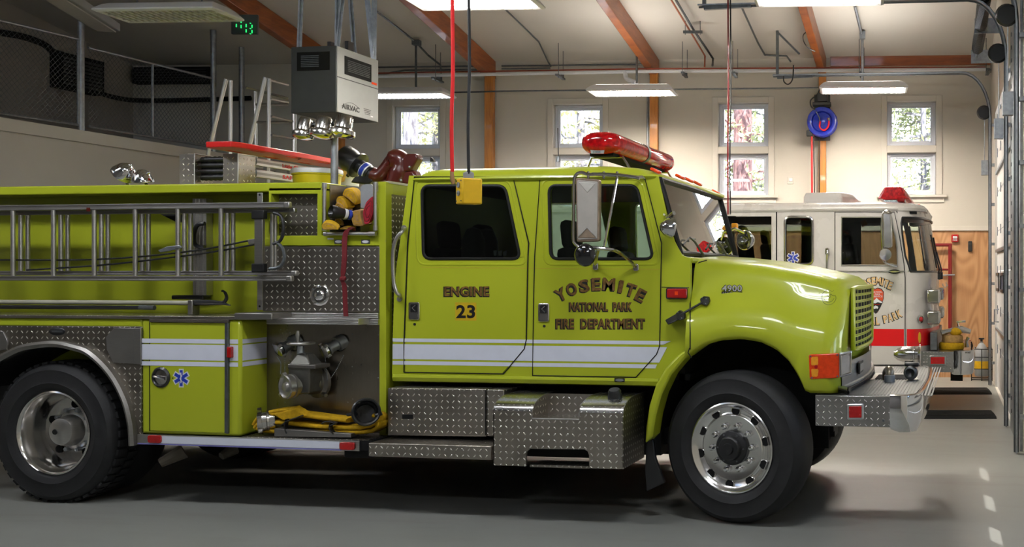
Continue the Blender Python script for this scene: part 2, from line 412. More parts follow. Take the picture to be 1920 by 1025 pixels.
# ---------------------------------------------------------------- the hall
def BW(t, off, Z): return BO + BD*t + BN*off + UP*Z
def Bt(u, off=0.0): return (B(u, 300, off)-BO).dot(BD)
def Bz(v, u=1700, off=0.0): return B(u, v, off).z
RO = V((1.95, 9.862, 0)); RD = V((-.0226, 1, 0)).normalized(); RN = V((-1, -.0226, 0)).normalized()
def R(u, v, off=0.0): return onplane(u, v, RO+RN*off, RN)
def RW(y, off, Z): return RO + RD*(y-RO.y) + RN*off + UP*Z
ZT = 5.27; PITCH = .20
def ceilZ(p, drop=0.0): return ZT + PITCH*((V((p[0], p[1], 0))-BO).dot(BN)) - drop
XL = B(250, 127).x; YF = -10.5
tL = Bt(250) - .02; tR = .40
def bbox(t0, t1, o0, o1, z0, z1, mb=None):
    mb = mb or MB(); return mb.obox((BW(t0, o0, z0)+BW(t1, o1, z1))/2, BD, BN, UP, abs(t1-t0), abs(o1-o0), abs(z1-z0))
def rbox(y0, y1, o0, o1, z0, z1, mb=None):
    mb = mb or MB(); return mb.obox((RW(y0, o0, z0)+RW(y1, o1, z1))/2, RD, RN, UP, abs(y1-y0), abs(o1-o0), abs(z1-z0))

obj('floor', MB().box(-14, 4, YF-1, 12, -.2, 0), FLOOR, kind='structure', label='sealed grey concrete floor of the engine bay')
wz = [(Bz(272.5), Bz(190.5)), (Bz(365), Bz(286.5))]
wu = [(737, 825), (1038, 1130), (1347, 1440.5), (1663.5, 1755)]
wins = []
holes = []
for (a, b) in wu:
    t0, t1 = Bt(a), Bt(b); wins.append((t0, t1))
    for (z0, z1) in wz: holes.append([BW(t, 0, z) for t, z in ((t0, z0), (t1, z0), (t1, z1), (t0, z1))])
obj('wall_back', MB().slab([BW(tL-.3, 0, 0), BW(tR, 0, 0), BW(tR, 0, ZT+.05), BW(tL-.3, 0, ZT+.05)], BN*-.22, holes), WALL, kind='structure', label='cream far wall with four tall windows')
for i, (t0, t1) in enumerate(wins):
    w = thing('window_%d' % (i+1), 'white two-sash window, number %d from the left in the far wall' % (i+1), None, BW((t0+t1)/2, 0, wz[1][0]), kind='structure')
    cas = MB(); cw = .10
    for o0, o1, z0, z1 in ((t0-cw, t0-.004, wz[1][0]-.0, wz[0][1]+cw), (t1+.004, t1+cw, wz[1][0]-.0, wz[0][1]+cw)): bbox(o0, o1, 0, .022, z0, z1, cas)
    bbox(t0-.004, t1+.004, 0, .022, wz[0][1]+.004, wz[0][1]+cw, cas); bbox(t0-.004, t1+.004, 0, .022, wz[1][1]+.004, wz[0][0]-.004, cas)
    obj('casing', cas, WALLT, w, .004)
    sl = MB(); bbox(t0-.17, t1+.17, 0, .07, wz[1][0]-.045, wz[1][0]-.003, sl); bbox(t0-.13, t1+.13, 0, .022, wz[1][0]-.13, wz[1][0]-.045, sl); obj('sill', sl, WALLT, w, .004)
    for (z0, z1) in wz:
        fr = MB(); q = .055
        for k, (ww, o0, o1) in enumerate(((.045, -.16, -.09), (.085, -.15, -.12))):
            bbox(t0+.002, t0+ww, o0, o1, z0+.002, z1-.002, fr); bbox(t1-ww, t1-.002, o0, o1, z0+.002, z1-.002, fr)
            bbox(t0+ww, t1-ww, o0, o1, z0+.002, z0+ww, fr); bbox(t0+ww, t1-ww, o0, o1, z1-ww, z1-.002, fr)
        s_ = obj('sash', fr, WINWH, w, .004)
        obj('pane', bbox(t0+.08, t1-.08, -.139, -.135, z0+.08, z1-.08), GLASSC, s_)
    if i > 0: obj('lock_handle', bbox((t0+t1)/2-.05, (t0+t1)/2+.06, -.09, -.06, wz[1][0]+.01, wz[1][0]+.03), WINWH, w, .005)
# plywood lining of the lower wall and its cap
zp = Bz(433)
obj('wall_back_wainscot', bbox(tL, .02, .002, .018, .0, zp), PLY, kind='structure', label='plywood lining of the lower far wall')
obj('trim_1', bbox(tL, .02, .0, .05, zp+.002, Bz(424)), WALLT, bevel=.006, kind='structure', label='cream cap rail above the plywood lining')
obj('trim_2', bbox(Bt(1557, .05), Bt(1857, .05), .0, .06, Bz(122.5, off=.06), Bz(100.5, off=.06)), GLULAM, bevel=.004, kind='structure', label='dark orange timber board along the top of the far wall')
obj('wall_right', MB().slab([RW(-11, 0, 0), RW(11.2, 0, 0), RW(11.2, 0, 8.6), RW(-11, 0, 8.6)], RN*-.2,
    [[RW(a, 0, 0.001), RW(b, 0, 0.001), RW(b, 0, 4.1), RW(a, 0, 4.1)] for a, b in ((5.0, 9.15), (-1.35, 3.0))]), WALL, kind='structure', label='wall of the garage doors')
obj('wall_left', MB().box(XL-.2, XL, YF, 10.2, 0, 8.6), wall_mat('dimmed_wall_paint', (.34, .31, .27)), kind='structure', label='far left wall above the mezzanine')  # light falloff put into the colour: darker than the cream walls
obj('wall_front', MB().box(-14, 3, YF-.2, YF, 0, 9), wall_mat('low_bounce_wall_paint', (.22, .21, .2)), kind='structure', label='wall behind the photographer')  # unseen wall, coloured dark to cut bounced light
c0 = BW(tL-1, 0, ZT); c1 = BW(tR+.3, 0, ZT)
cn = BN*21.5 + UP*(21.5*PITCH)
obj('ceiling', MB().slab([c0, c1, c1+cn, c0+cn], UP*.15), CEIL, kind='structure', label='sloping painted ceiling')
# posts and sloping beams
posts = [(626, 641, 648), (908, 924, 933), (1218, 1233, 1241), (1535, 1549, 1556)]
for k, (a, b, c) in enumerate(posts):
    t0, t1 = Bt(a, .17), Bt(b, .17); nm = ['behind the hanging air filter', 'behind the crew cab roof', 'behind the red light bar', 'that carries the blue hose reel'][k]
    obj('timber_post', bbox(t0, t1, .052, .17, zp*0, ZT-.22), GLULAMV, bevel=.006, kind='structure', label='orange timber wall post ' + nm)
    p0 = BW(t0, 0, 0); L = 18.0; m = MB(); d = V((-RD.x*-1, -RD.y, 0)); d = -RD
    z_ = lambda p: ceilZ(p, .005)
    a0 = BW(t0, .02, 0); a1 = BW(t1, .02, 0); b0 = a0 + d*L; b1 = a1 + d*L; dep = .30
    ring = lambda p, q: [V((p.x, p.y, z_(p)-dep)), V((q.x, q.y, z_(q)-dep)), V((q.x, q.y, z_(q))), V((p.x, p.y, z_(p)))]
    m.loft([ring(a0, a1), ring(b0, b1)])
    obj('ceiling_beam', m, GLULAM, bevel=.008, kind='structure', label='orange glued timber beam running up from the post ' + nm)
# mezzanine parapet and fence
XM = XP(480, 300, -10.1).x
def M_(u, v, off=0.0): return XP(u, v, XM+off)
pt = [M_(-60, 208), M_(470, 296)]
obj('wall_mezzanine', MB().slab([(XM-.02, -4, 0), (XM-.02, 9.6, 0), (XM-.02, 9.6, M_(300, 268).z), (XM-.02, -4, M_(300, 268).z)], V((-.14, 0, 0))), WALL, kind='structure', label='cream parapet wall of the mezzanine')
zc_ = M_(300, 268).z
obj('trim_3', MB().box(XM-.18, XM+.02, -4, 9.6, zc_-.16, zc_), WALLT, bevel=.004, kind='structure', label='cream cap board on the mezzanine parapet')
obj('mezzanine_floor', MB().box(XL, XM-.2, -6, 9.4, zc_-.7, zc_-.45), CEIL, kind='structure', label='mezzanine floor slab')
fence = thing('mezzanine_fence', 'grey pipe fence with chain link on the mezzanine parapet', 'fence', (XM-.08, 3, zc_))
def fp(u, v): return M_(u, v, -.08)
ytop = ceilZ((XM-.08, fp(152, 200).y))
for u in (152, 400, 453):
    p = fp(u, 240); obj('fence_post', MB().tube([(p.x, p.y, zc_), (p.x, p.y, ceilZ(p)-.01)], .042, 12), STEEL, fence)
zb = zc_ + .05
def rail(u0, v0, u1, v1, r=.019, nm='fence_rail'):
    a, b = fp(u0, v0), fp(u1, v1); obj(nm, MB().tube([a, b], r, 8), STEEL, fence); return a, b
a, b = rail(-40, 28.5, 147, 73); c_, d_ = rail(-40, 207, 147, 234); obj('fence_rail', MB().tube([b, (b.x, b.y, d_.z)], .019, 8), STEEL, fence)
e, f_ = rail(165, 89, 398, 147); g, h_ = rail(165, 237, 398, 275); mp = fp(286, 119); obj('fence_rail', MB().tube([mp, (mp.x, mp.y, g.z)], .019, 8), STEEL, fence)
def chain(y0, y1, z0, z1t):
    m = MB(); s_ = .075; x = XM-.08; n = int((y1-y0+3)/s_)
    for sg in (1, -1):
        for k in range(-40, n+40):
            ya = y0 + k*s_; pts = []
            for q in range(0, 41):
                z = z0 + (z1t-z0)*q/40; y = ya + sg*(z-z0)
                if y0 <= y <= y1: pts.append((x, y, z))
            if len(pts) > 1: m.tube([pts[0], pts[-1]], .0022, 4, cap=False)
    return m
obj('chain_link_mesh', chain(c_.y, d_.y, c_.z, (a.z+b.z)/2), STEELD, fence)
obj('chain_link_mesh', chain(g.y, h_.y, g.z, (e.z+f_.z)/2), STEELD, fence)
p0, p1 = XP(113, 96, XL+.2), XP(196, 180, XL+.2)
dk = thing('wall_speaker_cabinet', 'black louvred cabinet on the far left mezzanine wall', 'cabinet', (XL+.1, (p0.y+p1.y)/2, p1.z))
obj('case', MB().box(XL+.004, XL+.2, p0.y, p1.y, p1.z, p0.z), BLACKM, dk, .01)
m = MB()
for k in range(8): z = p1.z+.08+(p0.z-p1.z-.16)*k/7; m.box(XL+.2, XL+.215, p0.y+.06, p1.y-.06, z-.015, z+.015)
obj('louvre', m, GREYD, dk)
q0, q1 = B(250, 127, .1), B(399, 156, .1)
tt0, tt1 = Bt(252, .1), Bt(396, .1)
vt = thing('wall_vent_box', 'long black vent box high in the far left corner', 'vent', BW((tt0+tt1)/2, .1, q1.z))
obj('case', bbox(tt0, tt1, .004, .16, q1.z, q0.z), BLACKM, vt, .01)
m = MB()
for k in range(5): bbox(tt0+.05, tt1-.05, .16, .17, q1.z+.04+k*.045, q1.z+.055+k*.045, m)
obj('louvre', m, GREYD, vt)
pth = spline([XP(-20, 58, XL+.06), XP(40, 68, XL+.06), XP(80, 82, XL+.06), XP(100, 97, XL+.06), XP(116, 102, XL+.06)])
obj('flexible_duct', MB().tube(pth, .05, 10), BLACKM, label='black ribbed hose running into the cabinet on the left wall', cat='hose')
pth = spline([XP(195, 177, XL+.10), XP(222, 184, XL+.10), B(255, 188, .08), B(330, 188, .08), B(470, 184, .08)])
obj('flexible_duct', MB().tube(pth, .04, 10), BLACKM, label='black hose leading right along the dark mezzanine wall', cat='hose')
# small fittings on the far wall
t = Bt(1482); z = Bz(337)
ol = thing('wall_outlet', 'small cream outlet plate on the wall left of the reel post', 'outlet', BW(t, 0, z)); obj('plate', bbox(t-.05, t+.05, 0, .012, z-.06, z+.06), WALLT, ol, .004); obj('socket_cover', bbox(t-.02, t+.035, .012, .03, z-.02, z+.035), WHITEPL, ol, .004)
t = Bt(1790); z = Bz(447)
fa = thing('fire_alarm_strobe', 'red fire alarm strobe on the plywood wall', 'alarm', BW(t, .02, z)); obj('case', bbox(t-.058, t+.058, .018, .07, z-.065, z+.065), REDREFL, fa, .012)
obj('strobe_lens', bbox(t-.035, t+.035, .07, .09, z-.005, z+.035), WHITEPL, fa, .008)
m = MB(); word(m, 'FIRE', BW(t-.035, .0705, z-.04), BD*.07, UP*.025, .001); obj('lettering', m, WHITEPL, fa)
t = Bt(1818.5); z = Bz(462)
tk = thing('wall_handset', 'narrow black handset on the plywood wall right of the alarm', 'handset', BW(t, .02, z)); obj('body', bbox(t-.032, t+.032, .018, .055, z-.085, z+.085), BLACK, tk, .01); obj('speaker_grille', bbox(t-.02, t+.02, .055, .06, z+.03, z+.06), GREYD, tk)
# red standpipe frame
ps = thing('red_standpipe', 'dark red steel pipe frame against the plywood wall', 'pipe', B(1783, 640, .1))
w3 = lambda u, v, o=.12: B(u, v, o)
obj('upright_pipe', MB().tube([w3(1781.5, 458), w3(1781.5, 615)], .034, 12), PIPERED, ps)
obj('top_pipe', MB().tube([w3(1750, 459), w3(1785, 459)], .028, 12), PIPERED, ps); obj('cross_pipe', MB().tube([w3(1757, 505), w3(1782, 505)], .016, 10), PIPERED, ps)
obj('steel_bar', MB().tube([w3(1762, 516, .2), w3(1790, 515, .2)], .013, 8), STEEL, ps)
for u, v in ((1768, 535), (1774, 532)): obj('hook', MB().tube(spline([w3(u, v-3, .05), w3(u, v, .12), w3(u+4, v+4, .12), w3(u+7, v, .10)], 4), .008, 6), STEEL, ps)
# air cylinder in a rack
cp = floor_pt = H(1840, 708, 0); cy = thing('air_cylinder_rack', 'grey air cylinder in a black wire rack beside the far door', 'cylinder', (cp.x, cp.y-.35, 0))
bx, by = cp.x, cp.y-.35; zk = lambda v: CAM.z-(v-V0)/FPX*((V((bx, by, 0))-CAM).dot(FWD))
obj('cylinder', MB().lathe([(0, .06), (.10, .06), (.115, .10), (.115, zk(672)), (.10, zk(655)), (.05, zk(645)), (.03, zk(643)), (.03, zk(640)), (0, zk(640))], (bx, by, 0), UP, 24), GREYPL, cy)
obj('label_band', MB().lathe([(.117, zk(690)), (.117, zk(676))], (bx, by, 0), UP, 24), YELBOX, cy)
obj('valve', MB().lathe([(0, zk(641)), (.02, zk(641)), (.02, zk(636)), (.045, zk(636)), (.045, zk(633)), (0, zk(633))], (bx, by, 0), UP, 14), BLACK, cy)
m = MB()
for z in (.02, zk(690), zk(668), zk(653)): m.tube([(bx-.16, by-.16, z), (bx+.17, by-.16, z), (bx+.17, by+.16, z), (bx-.16, by+.16, z)], .008, 6, True)
for dx, dy in ((-.16, -.16), (.17, -.16), (.17, .16), (-.16, .16), (0, -.16)): m.tube([(bx+dx, by+dy, 0), (bx+dx, by+dy, zk(653))], .008, 6)
obj('wire_frame', m, BLACK, cy)
# rubber ramps on the floor under the white engine
for (v0, v1, u0, u1, lb) in ((771, 785, 1640, 1869, 'black rubber floor ramp nearest the yellow engine'), (728, 739.5, 1650, 1860, 'black rubber floor ramp farther in, beside the white engine bumper')):
    a, b, c, d = H(u0, v1, 0), H(u1, v1, 0), H(u1-2, v0, 0), H(u0, v0, 0)
    m = MB(); n = 8; r0 = [a, b]; w = (d-a)
    prof = [(0, .004), (.06, .022), (.5, .03), (.94, .022), (1, .004)]
    m.slab([a+w*q+UP*z for q, z in prof] + [a+w*1+UP*.001, a+UP*.001], b-a)
    rt = thing('rubber_ramp', lb, 'ramp', (a+b+c+d)/4, 'black rubber ramps on the floor'); obj('ramp_body', m, BLACKM, rt)
    m = MB()
    for q in (.2, .35, .5, .65, .8): p = a+w*q+UP*.029; m.bar(p, p+(b-a)*.98, .02, .006)
    obj('grip_rib', m, RUBBER, rt)
# ---------------------------------------------------------------- garage doors and their hardware
def garage_door(n, y0, y1, lab, wy, wz0, wz1):
    d = thing('door_%d' % n, lab, None, RW((y0+y1)/2, 0, 0), kind='structure')
    H_ = 4.06; k = 7
    for i in range(k):
        z0, z1 = .012+H_*i/k, .012+H_*(i+1)/k-.008
        hs = []
        if wz0 is not None and z0 < wz0 and wz1 < z1:
            hs = [[RW(a, -.03, wz0), RW(b, -.03, wz0), RW(b, -.03, wz1), RW(a, -.03, wz1)] for a, b in wy]
        m = MB().slab([RW(y0+.02, -.03, z0), RW(y1-.02, -.03, z0), RW(y1-.02, -.03, z1), RW(y0+.02, -.03, z1)], RN*-.045, [[h for h in q] for q in hs])
        p = obj('panel', m, DOORP, d, .006)
        for a, b in (wy if hs else ()):
            f = MB()
            for (ya, yb, za, zb) in ((a-.03, a+.012, wz0-.03, wz1+.03), (b-.012, b+.03, wz0-.03, wz1+.03), (a+.012, b-.012, wz0-.03, wz0+.012), (a+.012, b-.012, wz1-.012, wz1+.03)): rbox(ya, yb, -.03, -.012, za, zb, f)
            obj('window_frame', f, BLACK, p, .004); obj('pane', rbox(a, b, -.06, -.055, wz0, wz1), BLUEPL if n == 1 or a > 2 else GLASSC, p)
            if n == 1 or a > 2: obj('notice_lines', rbox(a+.04, b-.04, -.055, -.053, wz0+.05, wz0+.07), WHITEPL, p)
        for q in range(5):
            y = y0+.25+(y1-y0-.5)*q/4
            obj('hinge', rbox(y-.02, y+.02, -.029, -.018, z1-.06, z1+.07 if i < k-1 else z1-.005), STEEL, d)
        m = MB(); rbox(y0+.06, y1-.06, -.029, .0, (z0+z1)/2-.02, (z0+z1)/2+.02, m)
        if i in (1, 3, 5): obj('stiffener_rail', m, STEEL, d)
    m = MB(); m.tube([RW(y1-.5, -.029, 1.0), RW(y1-.5, .03, 1.0), RW(y1-.5, .03, 1.18), RW(y1-.5, -.029, 1.18)], .012, 8); obj('lift_handle', m, STEEL, d)
    return d
zw0, zw1 = R(1873, 543).z, R(1873, 515).z
ya, yb, yc, yd = R(1874, 530, -.03).y, R(1869, 530, -.03).y, R(1882.5, 530, -.03).y, R(1877.5, 530, -.03).y
garage_door(1, 5.0, 9.15, 'white sectional garage door beside the white engine', [(ya, yb), (yc, yd)], 1.475, 1.685)
garage_door(2, -1.35, 3.0, 'white sectional garage door at the right edge, beside the yellow engine bumper', [(2.15, 2.75), (1.0, 1.6), (-.15, .45), (-1.1, -.6)], 1.25, 1.69)
def track(y, lab, vis_curve=True, zt=4.76, xend=None):
    t = thing('door_track', lab, 'track', RW(y, .06, 0), 'galvanised tracks of the garage doors')
    m = MB(); rad = .42
    def prof(P, T, Nn): return None
    path = [RW(y, .07, .01), RW(y, .07, zt-.70)]
    for k in range(1, 9):
        a = math.pi/2*k/8; path.append(RW(y, .07+rad*(1-math.cos(a)), zt-.70+.70*math.sin(a)))
    path.append(RW(y, xend, zt+.03))
    m = MB()
    for i in range(len(path)-1): m.bar(path[i], path[i+1]+(path[i+1]-path[i]).normalized()*.01, .016, .085, up=(0, 1, 0.001))
    obj('rail', m, STEEL, t)
    m = MB()
    for i in range(len(path)-1): 
        o = RD*.03; m.bar(path[i]+o, path[i+1]+o+(path[i+1]-path[i]).normalized()*.01, .05, .012, up=(0, 1, 0.001))
    obj('flange', m, STEELD, t)
    for k in range(7):
        z = .35+k*.6; obj('bracket', rbox(y-.03, y+.04, .002, .045, z-.02, z+.02), STEEL, t)
    # hanger of the level part
    e = RW(y, xend-.06, zt); cz = ceilZ(e)
    m = MB(); m.bar(e, V((e.x, e.y, cz)), .04, .04); obj('hanger_strut', m, STEELD, t)
    m = MB(); m.bar(V((e.x, e.y, cz-.02)), V((e.x+.35, e.y, zt+.35)), .03, .03); m.bar(V((e.x, e.y, zt)), V((e.x+.55, e.y, zt+.01)), .05, .05); obj('hanger_brace', m, STEELD, t)
    m = MB(); c = RW(y, .16, 3.72); m.lathe([(0, -.03), (.09, -.03), (.11, -.01), (.11, .01), (.09, .03), (0, .03)], RW(y+.03, .16, 4.15), RD, 20); obj('cable_drum', m, BLACK, t)
    m = MB(); rbox(y-.02, y+.08, .1, .2, 3.2, 3.42, m); m.tube([RW(y+.03, .15, 3.4), RW(y+.03, .15, 4.1)], .006, 6); obj('cable_block', m, STEEL, t)
    return t
xe1 = (RO-H(1452, 148, 4.79)).dot(RN)
xe = lambda u, y: (RW(y, 0, 0)-S(u, 300, y)).dot(V((1, 0, 0)))
track(9.28, 'galvanised door track hanging past the far window and curving down beside the plywood wall', xend=xe(1452, 9.28))
track(4.88, 'galvanised door track curving down between the two garage doors', xend=xe(1314, 4.88))
track(3.12, 'galvanised door track closest to the photographer, at the right edge', xend=3.4)
for y0, y1, lb in ((5.1, 9.0, 'black torsion spring above the far garage door'), (-1.2, 2.9, 'black torsion spring above the near garage door')):
    sp = thing('torsion_spring', lb, 'spring', RW((y0+y1)/2, .3, 4.6), 'torsion springs over the garage doors')
    obj('shaft', MB().tube([RW(y0-.2, .28, 4.95), RW(y1+.2, .28, 4.95)], .02, 10), STEEL, sp)
    m = MB(); pts = []
    for k in range(420):
        a = k*.9; pts.append(RW(y0+.5+(y1-y0-1)*k/420, .28, 4.95) + RN*.075*math.cos(a) + UP*.075*math.sin(a))
    m.tube(pts, .012, 5); obj('coil', m, BLACK, sp)
    obj('sleeve', MB().tube([RW(y0+.55, .28, 4.95), RW(y1-.55, .28, 4.95)], .06, 14), BLACKM, sp)
    for y in (y0-.05, (y0+y1)/2, y1+.05): obj('bearing_plate', rbox(y-.01, y+.01, .002, .36, 4.85, 5.05), STEEL, sp)
j = thing('steel_jamb', 'wide galvanised steel jamb between the two garage doors', 'jamb', RW(4, 0, 0))
obj('post', rbox(3.24, 4.80, .002, .03, .004, 4.6), STEEL, j, .004)
m = MB()
for k in range(30): rbox(4.55, 4.60, .031, .034, .2+k*.14, .24+k*.14, m)
obj('slot', m, BLACKM, j)
m = MB()
for k in range(5): z = R(1892, 640).z - k*.085; rbox(3.75, 3.95, .031, .036, z, z+.06, m)
obj('warning_sticker', m, GREYD, j)
# ---------------------------------------------------------------- the yellow fire engine
FE = thing('fire_engine', 'lime yellow crew cab fire engine numbered 23 in the foreground', 'fire engine', (-2.5, 1.0, 0))
PB, CB, FAR = -.02, -.24, 2.0
def P(name, mb, mat, parent=None, bevel=0.0, **k): return obj(name, mb, mat, parent or FE, bevel, **k)
def SX(u, v, Y): return S(u, v, Y).x
def SZ(u, v, Y): return S(u, v, Y).z
def slabpx(L, Y, d, holes=()): return MB().slab(pq(L, Y), (0, d, 0), [pq(h, Y) for h in holes])
def mir(pts): return [V((p.x, FAR-p.y, p.z)) for p in pts]
# --- chassis, dark underside
m = MB(); m.box(-7.4, .55, .62, .84, .42, .72); m.box(-7.4, .55, 1.16, 1.38, .42, .72); P('frame_rail', m, CHASSIS)
P('underbody', MB().box(-3.3, -.62, .35, 1.9, .38, .96), CHASSIS); P('underbody', MB().box(-7.4, -3.3, .25, 2.1, .60, .9), CHASSIS)
P('front_axle', MB().tube([(0, .35, .5), (0, 1.65, .5)], .07, 12), CHASSIS); P('rear_axle', MB().tube([(-5.11, .2, .5), (-5.11, 1.85, .5)], .12, 12), CHASSIS)
P('added_shade_skirt', MB().box(-7.4, -.62, 2.24, 2.28, .06, .62), BLACKM); P('far_side_step', MB().box(-3.6, -.9, 1.7, 2.14, .30, .95), CHASSIS, bevel=.03); P('drive_shaft', MB().tube([(-4.9, 1.0, .5), (-1.2, 1.0, .62)], .06, 12), CHASSIS); P('exhaust_muffler', MB().tube([(-3.0, 1.45, .42), (-1.6, 1.45, .42)], .14, 14), CHASSIS)  # unseen black skirt added to block light and darken the floor underneath
P('engine_block', MB().box(-.55, .62, .55, 1.45, .55, 1.5), CHASSIS)
P('fuel_tank', MB().box(-4.4, -3.2, .3, .6, .42, .75), CHASSIS, bevel=.03)
# --- cab sides, doors
rear_d = [(757, 697.5), (757.5, 640), (764, 458), (777, 331.5), (962, 331.5), (991.5, 456), (990, 480), (987, 636), (983, 654), (944, 700.5)]
front_d = [(998.5, 703.5), (1000.5, 560), (1002.5, 480), (1012.5, 331.5), (1208.5, 331.5), (1240.5, 456), (1239.5, 500), (1237, 648), (1231, 664), (1192, 707)]
rear_w = rpoly([(791, 348), (947, 348), (976, 485), (794, 485)], 15)
front_w = rpoly([(1029, 347.5), (1194, 347.5), (1225, 485), (1032.5, 485)], 15)
cab_out = [(737, 712), (735, 700), (736, 640), (739, 540), (748, 470), (757, 400), (767, 329), (1234, 330), (1249, 396), (1264, 451), (1279, 479), (1294, 484), (1293, 652), (1262, 690), (1240, 722), (1225, 722)]
P('cab_side', slabpx(cab_out, 0, .05, [rear_d, front_d]), LIME, bevel=.006)
cab_far = [(u-16, v) if 1230 < u < 1290 and v < 481 else (u, v) for u, v in cab_out]
far = MB(); far.slab(mir(pq(cab_far, 0)), (0, -.05, 0), [mir(pq(rear_w, 0)), mir(pq(front_w, 0))]); P('far_cab_side', far, LIME, bevel=.006)
for w in (rear_w, front_w): P('far_window_pane', MB().slab(mir(pq(w, .02)), (0, -.004, 0)), GLASSG)
doors = []
for L, w, nm, gl in ((rear_d, rear_w, 'rear door lettered ENGINE 23', GLASSD), (front_d, front_w, 'front door with the gold department lettering', GLASSG)):
    d = P('cab_door', slabpx(L, -.001, .045, [w]), LIME, bevel=.010, label=nm); doors.append(d)
    P('door_seal', MB().tube(pq(L, -.003), .0042, 6, True), GASKET, d)
    P('window_gasket', MB().tube(pq(w, .001), .0115, 8, True), GASKET, d)
    P('window_pane', slabpx(w, .016, .003), gl, d)
    # raised pressing round the window
    cx = sum(q[0] for q in w)/len(w); cy = sum(q[1] for q in w)/len(w)
    big = [(cx+(a-cx)*1.13, cy+(b-cy)*1.16) for a, b in w]
    P('window_surround', MB().tube(pq(big, .006), .011, 8, True), LIME, d)
P('cab_sill', MB().loft([[V((x, -.012, SZ(900, 704, 0))), V((x, -.018, SZ(900, 709, 0))), V((x, -.008, SZ(900, 717, 0))), V((x, .04, SZ(900, 720, 0))), V((x, .08, SZ(900, 704, 0)))] for x in (SX(737, 708, 0), SX(1236, 715, 0))]), LIME, bevel=.004)
P('sill_badge', slabpx([(1152, 708.5), (1171, 709), (1171, 716), (1152, 715.5)], -.02, .004), BLACK); P('badge_oval', slabpx(ell(1161.5, 712.3, 8, 2.4), -.0215, .002), STEEL)
# rear wall, floor, roof liner, bulkhead inside
x0c, x1c = SX(738, 600, 0)+.02, SX(1290, 600, 0)
P('cab_back_wall', MB().slab([S(740, 712, .04), S(738.5, 600, .04), S(743, 500, .04), S(758, 400, .04), S(769, 331, .04), S(774, 331, .04), S(748, 500, .04), S(744, 600, .04), S(746, 712, .04)], (0, 1.92, 0)), LIMEB)
P('cab_floor', MB().box(x0c, x1c, .05, 1.95, .96, 1.0), BLACKM); P('headliner', MB().box(-2.36, -.62, .06, 1.94, 2.335, 2.365), BLACKM)
P('firewall', MB().box(-.40, -.36, .05, 1.95, .96, 1.80), BLACKM); P('dashboard', MB().box(-.75, -.40, .08, 1.92, 1.45, 1.76), BLACK, bevel=.03)
m = MB(); m.box(-1.45, -1.38, .06, .12, 1.0, 2.34); P('inner_pillar', m, BLACKM)
def seat(x, y, hi=1.78):
    s_ = P('seat', MB().box(x-.02, x+.48, y, y+.5, 1.25, 1.40), SEAT, bevel=.05)
    m = MB(); m.obox((x-.02, y+.25, 1.62), (1, 0, .0), (0, 1, 0), (-.12, 0, 1), .13, .46, .55); P('backrest', m, SEAT, s_, bevel=.05)
    m = MB(); m.obox((x-.07, y+.25, 1.99), (1, 0, 0), (0, 1, 0), (-.1, 0, 1), .10, .26, .22); P('headrest', m, SEAT, s_, bevel=.045)
    m = MB(); m.tube([(x-.05, y+.18, 1.85), (x-.05, y+.18, 1.92)], .008, 6); m.tube([(x-.05, y+.32, 1.85), (x-.05, y+.32, 1.92)], .008, 6); P('post', m, STEELD, s_)
seat(-1.28, .22); seat(-1.28, 1.3); seat(-2.25, .2); seat(-2.25, .78)
for y in (.30, .52): P('air_bottle', MB().lathe([(0, 0), (.07, 0), (.085, .03), (.085, .5), (.05, .58), (.0, .6)], (-2.05, y, 1.45), UP, 16), GREYD)
sw = P('steering_wheel', MB().tube([V((-.78, .5, 1.62)) + V((-.05*math.sin(a)*0 + .10*math.sin(a), .2*math.cos(a), .17*math.sin(a))) for a in [2*math.pi*k/24 for k in range(24)]], .014, 8, True), BLACK)
P('spoke', MB().tube([(-.78, .31, 1.62), (-.74, .5, 1.61), (-.78, .69, 1.62)], .012, 6), BLACK, sw)
# window clutter, seen through the glass
for i, (a, b) in enumerate(((925, 931), (934, 941), (943, 950))): P('paper_label', slabpx([(a, 470+i), (b, 469), (b-1, 479), (a+1, 479)], .10, .004), WHITEPL)
# --- roof
zd = 2.375
def rring(x0, x1, y0, y1, z, r): return [V((a, b, z)) for a, b in rrect(x0, y0, x1, y1, r, 6)]
xr0 = SX(764, 326, -.02)
roof = [rring(xr0+.05, -.56, .03, 1.97, zd-.02, .06), rring(xr0+.01, -.525, -.012, 2.012, zd-.012, .08), rring(xr0, -.52, -.022, 2.022, zd+.002, .08), rring(xr0+.005, -.525, -.018, 2.018, zd+.014, .08), rring(xr0+.035, -.55, .0, 2.0, zd+.018, .09),
        rring(xr0+.06, -.60, .018, 1.982, zd+.045, .10), rring(xr0+.085, -.70, .045, 1.955, zd+.070, .12), rring(xr0+.14, -.86, .11, 1.89, zd+.088, .15), rring(xr0+.25, -1.05, .25, 1.75, zd+.099, .2), rring(xr0+.5, -1.3, .55, 1.45, zd+.103, .2)]
P('cab_roof', MB().loft(roof), LIME, ang=50)
for u, v in ((1233, 320), (1278.5, 331.5), (1295, 337.5), (1310.5, 343.5), (1345, 360)):
    p = XP(u, v, -.565); m = MB(); m.obox(p+V((-.012, 0, 0)), (-.90, 0, .43), (0, 1, 0), (.43, 0, .90), .075, .06, .022); P('roof_marker_light', m, ORANGE, bevel=.008)
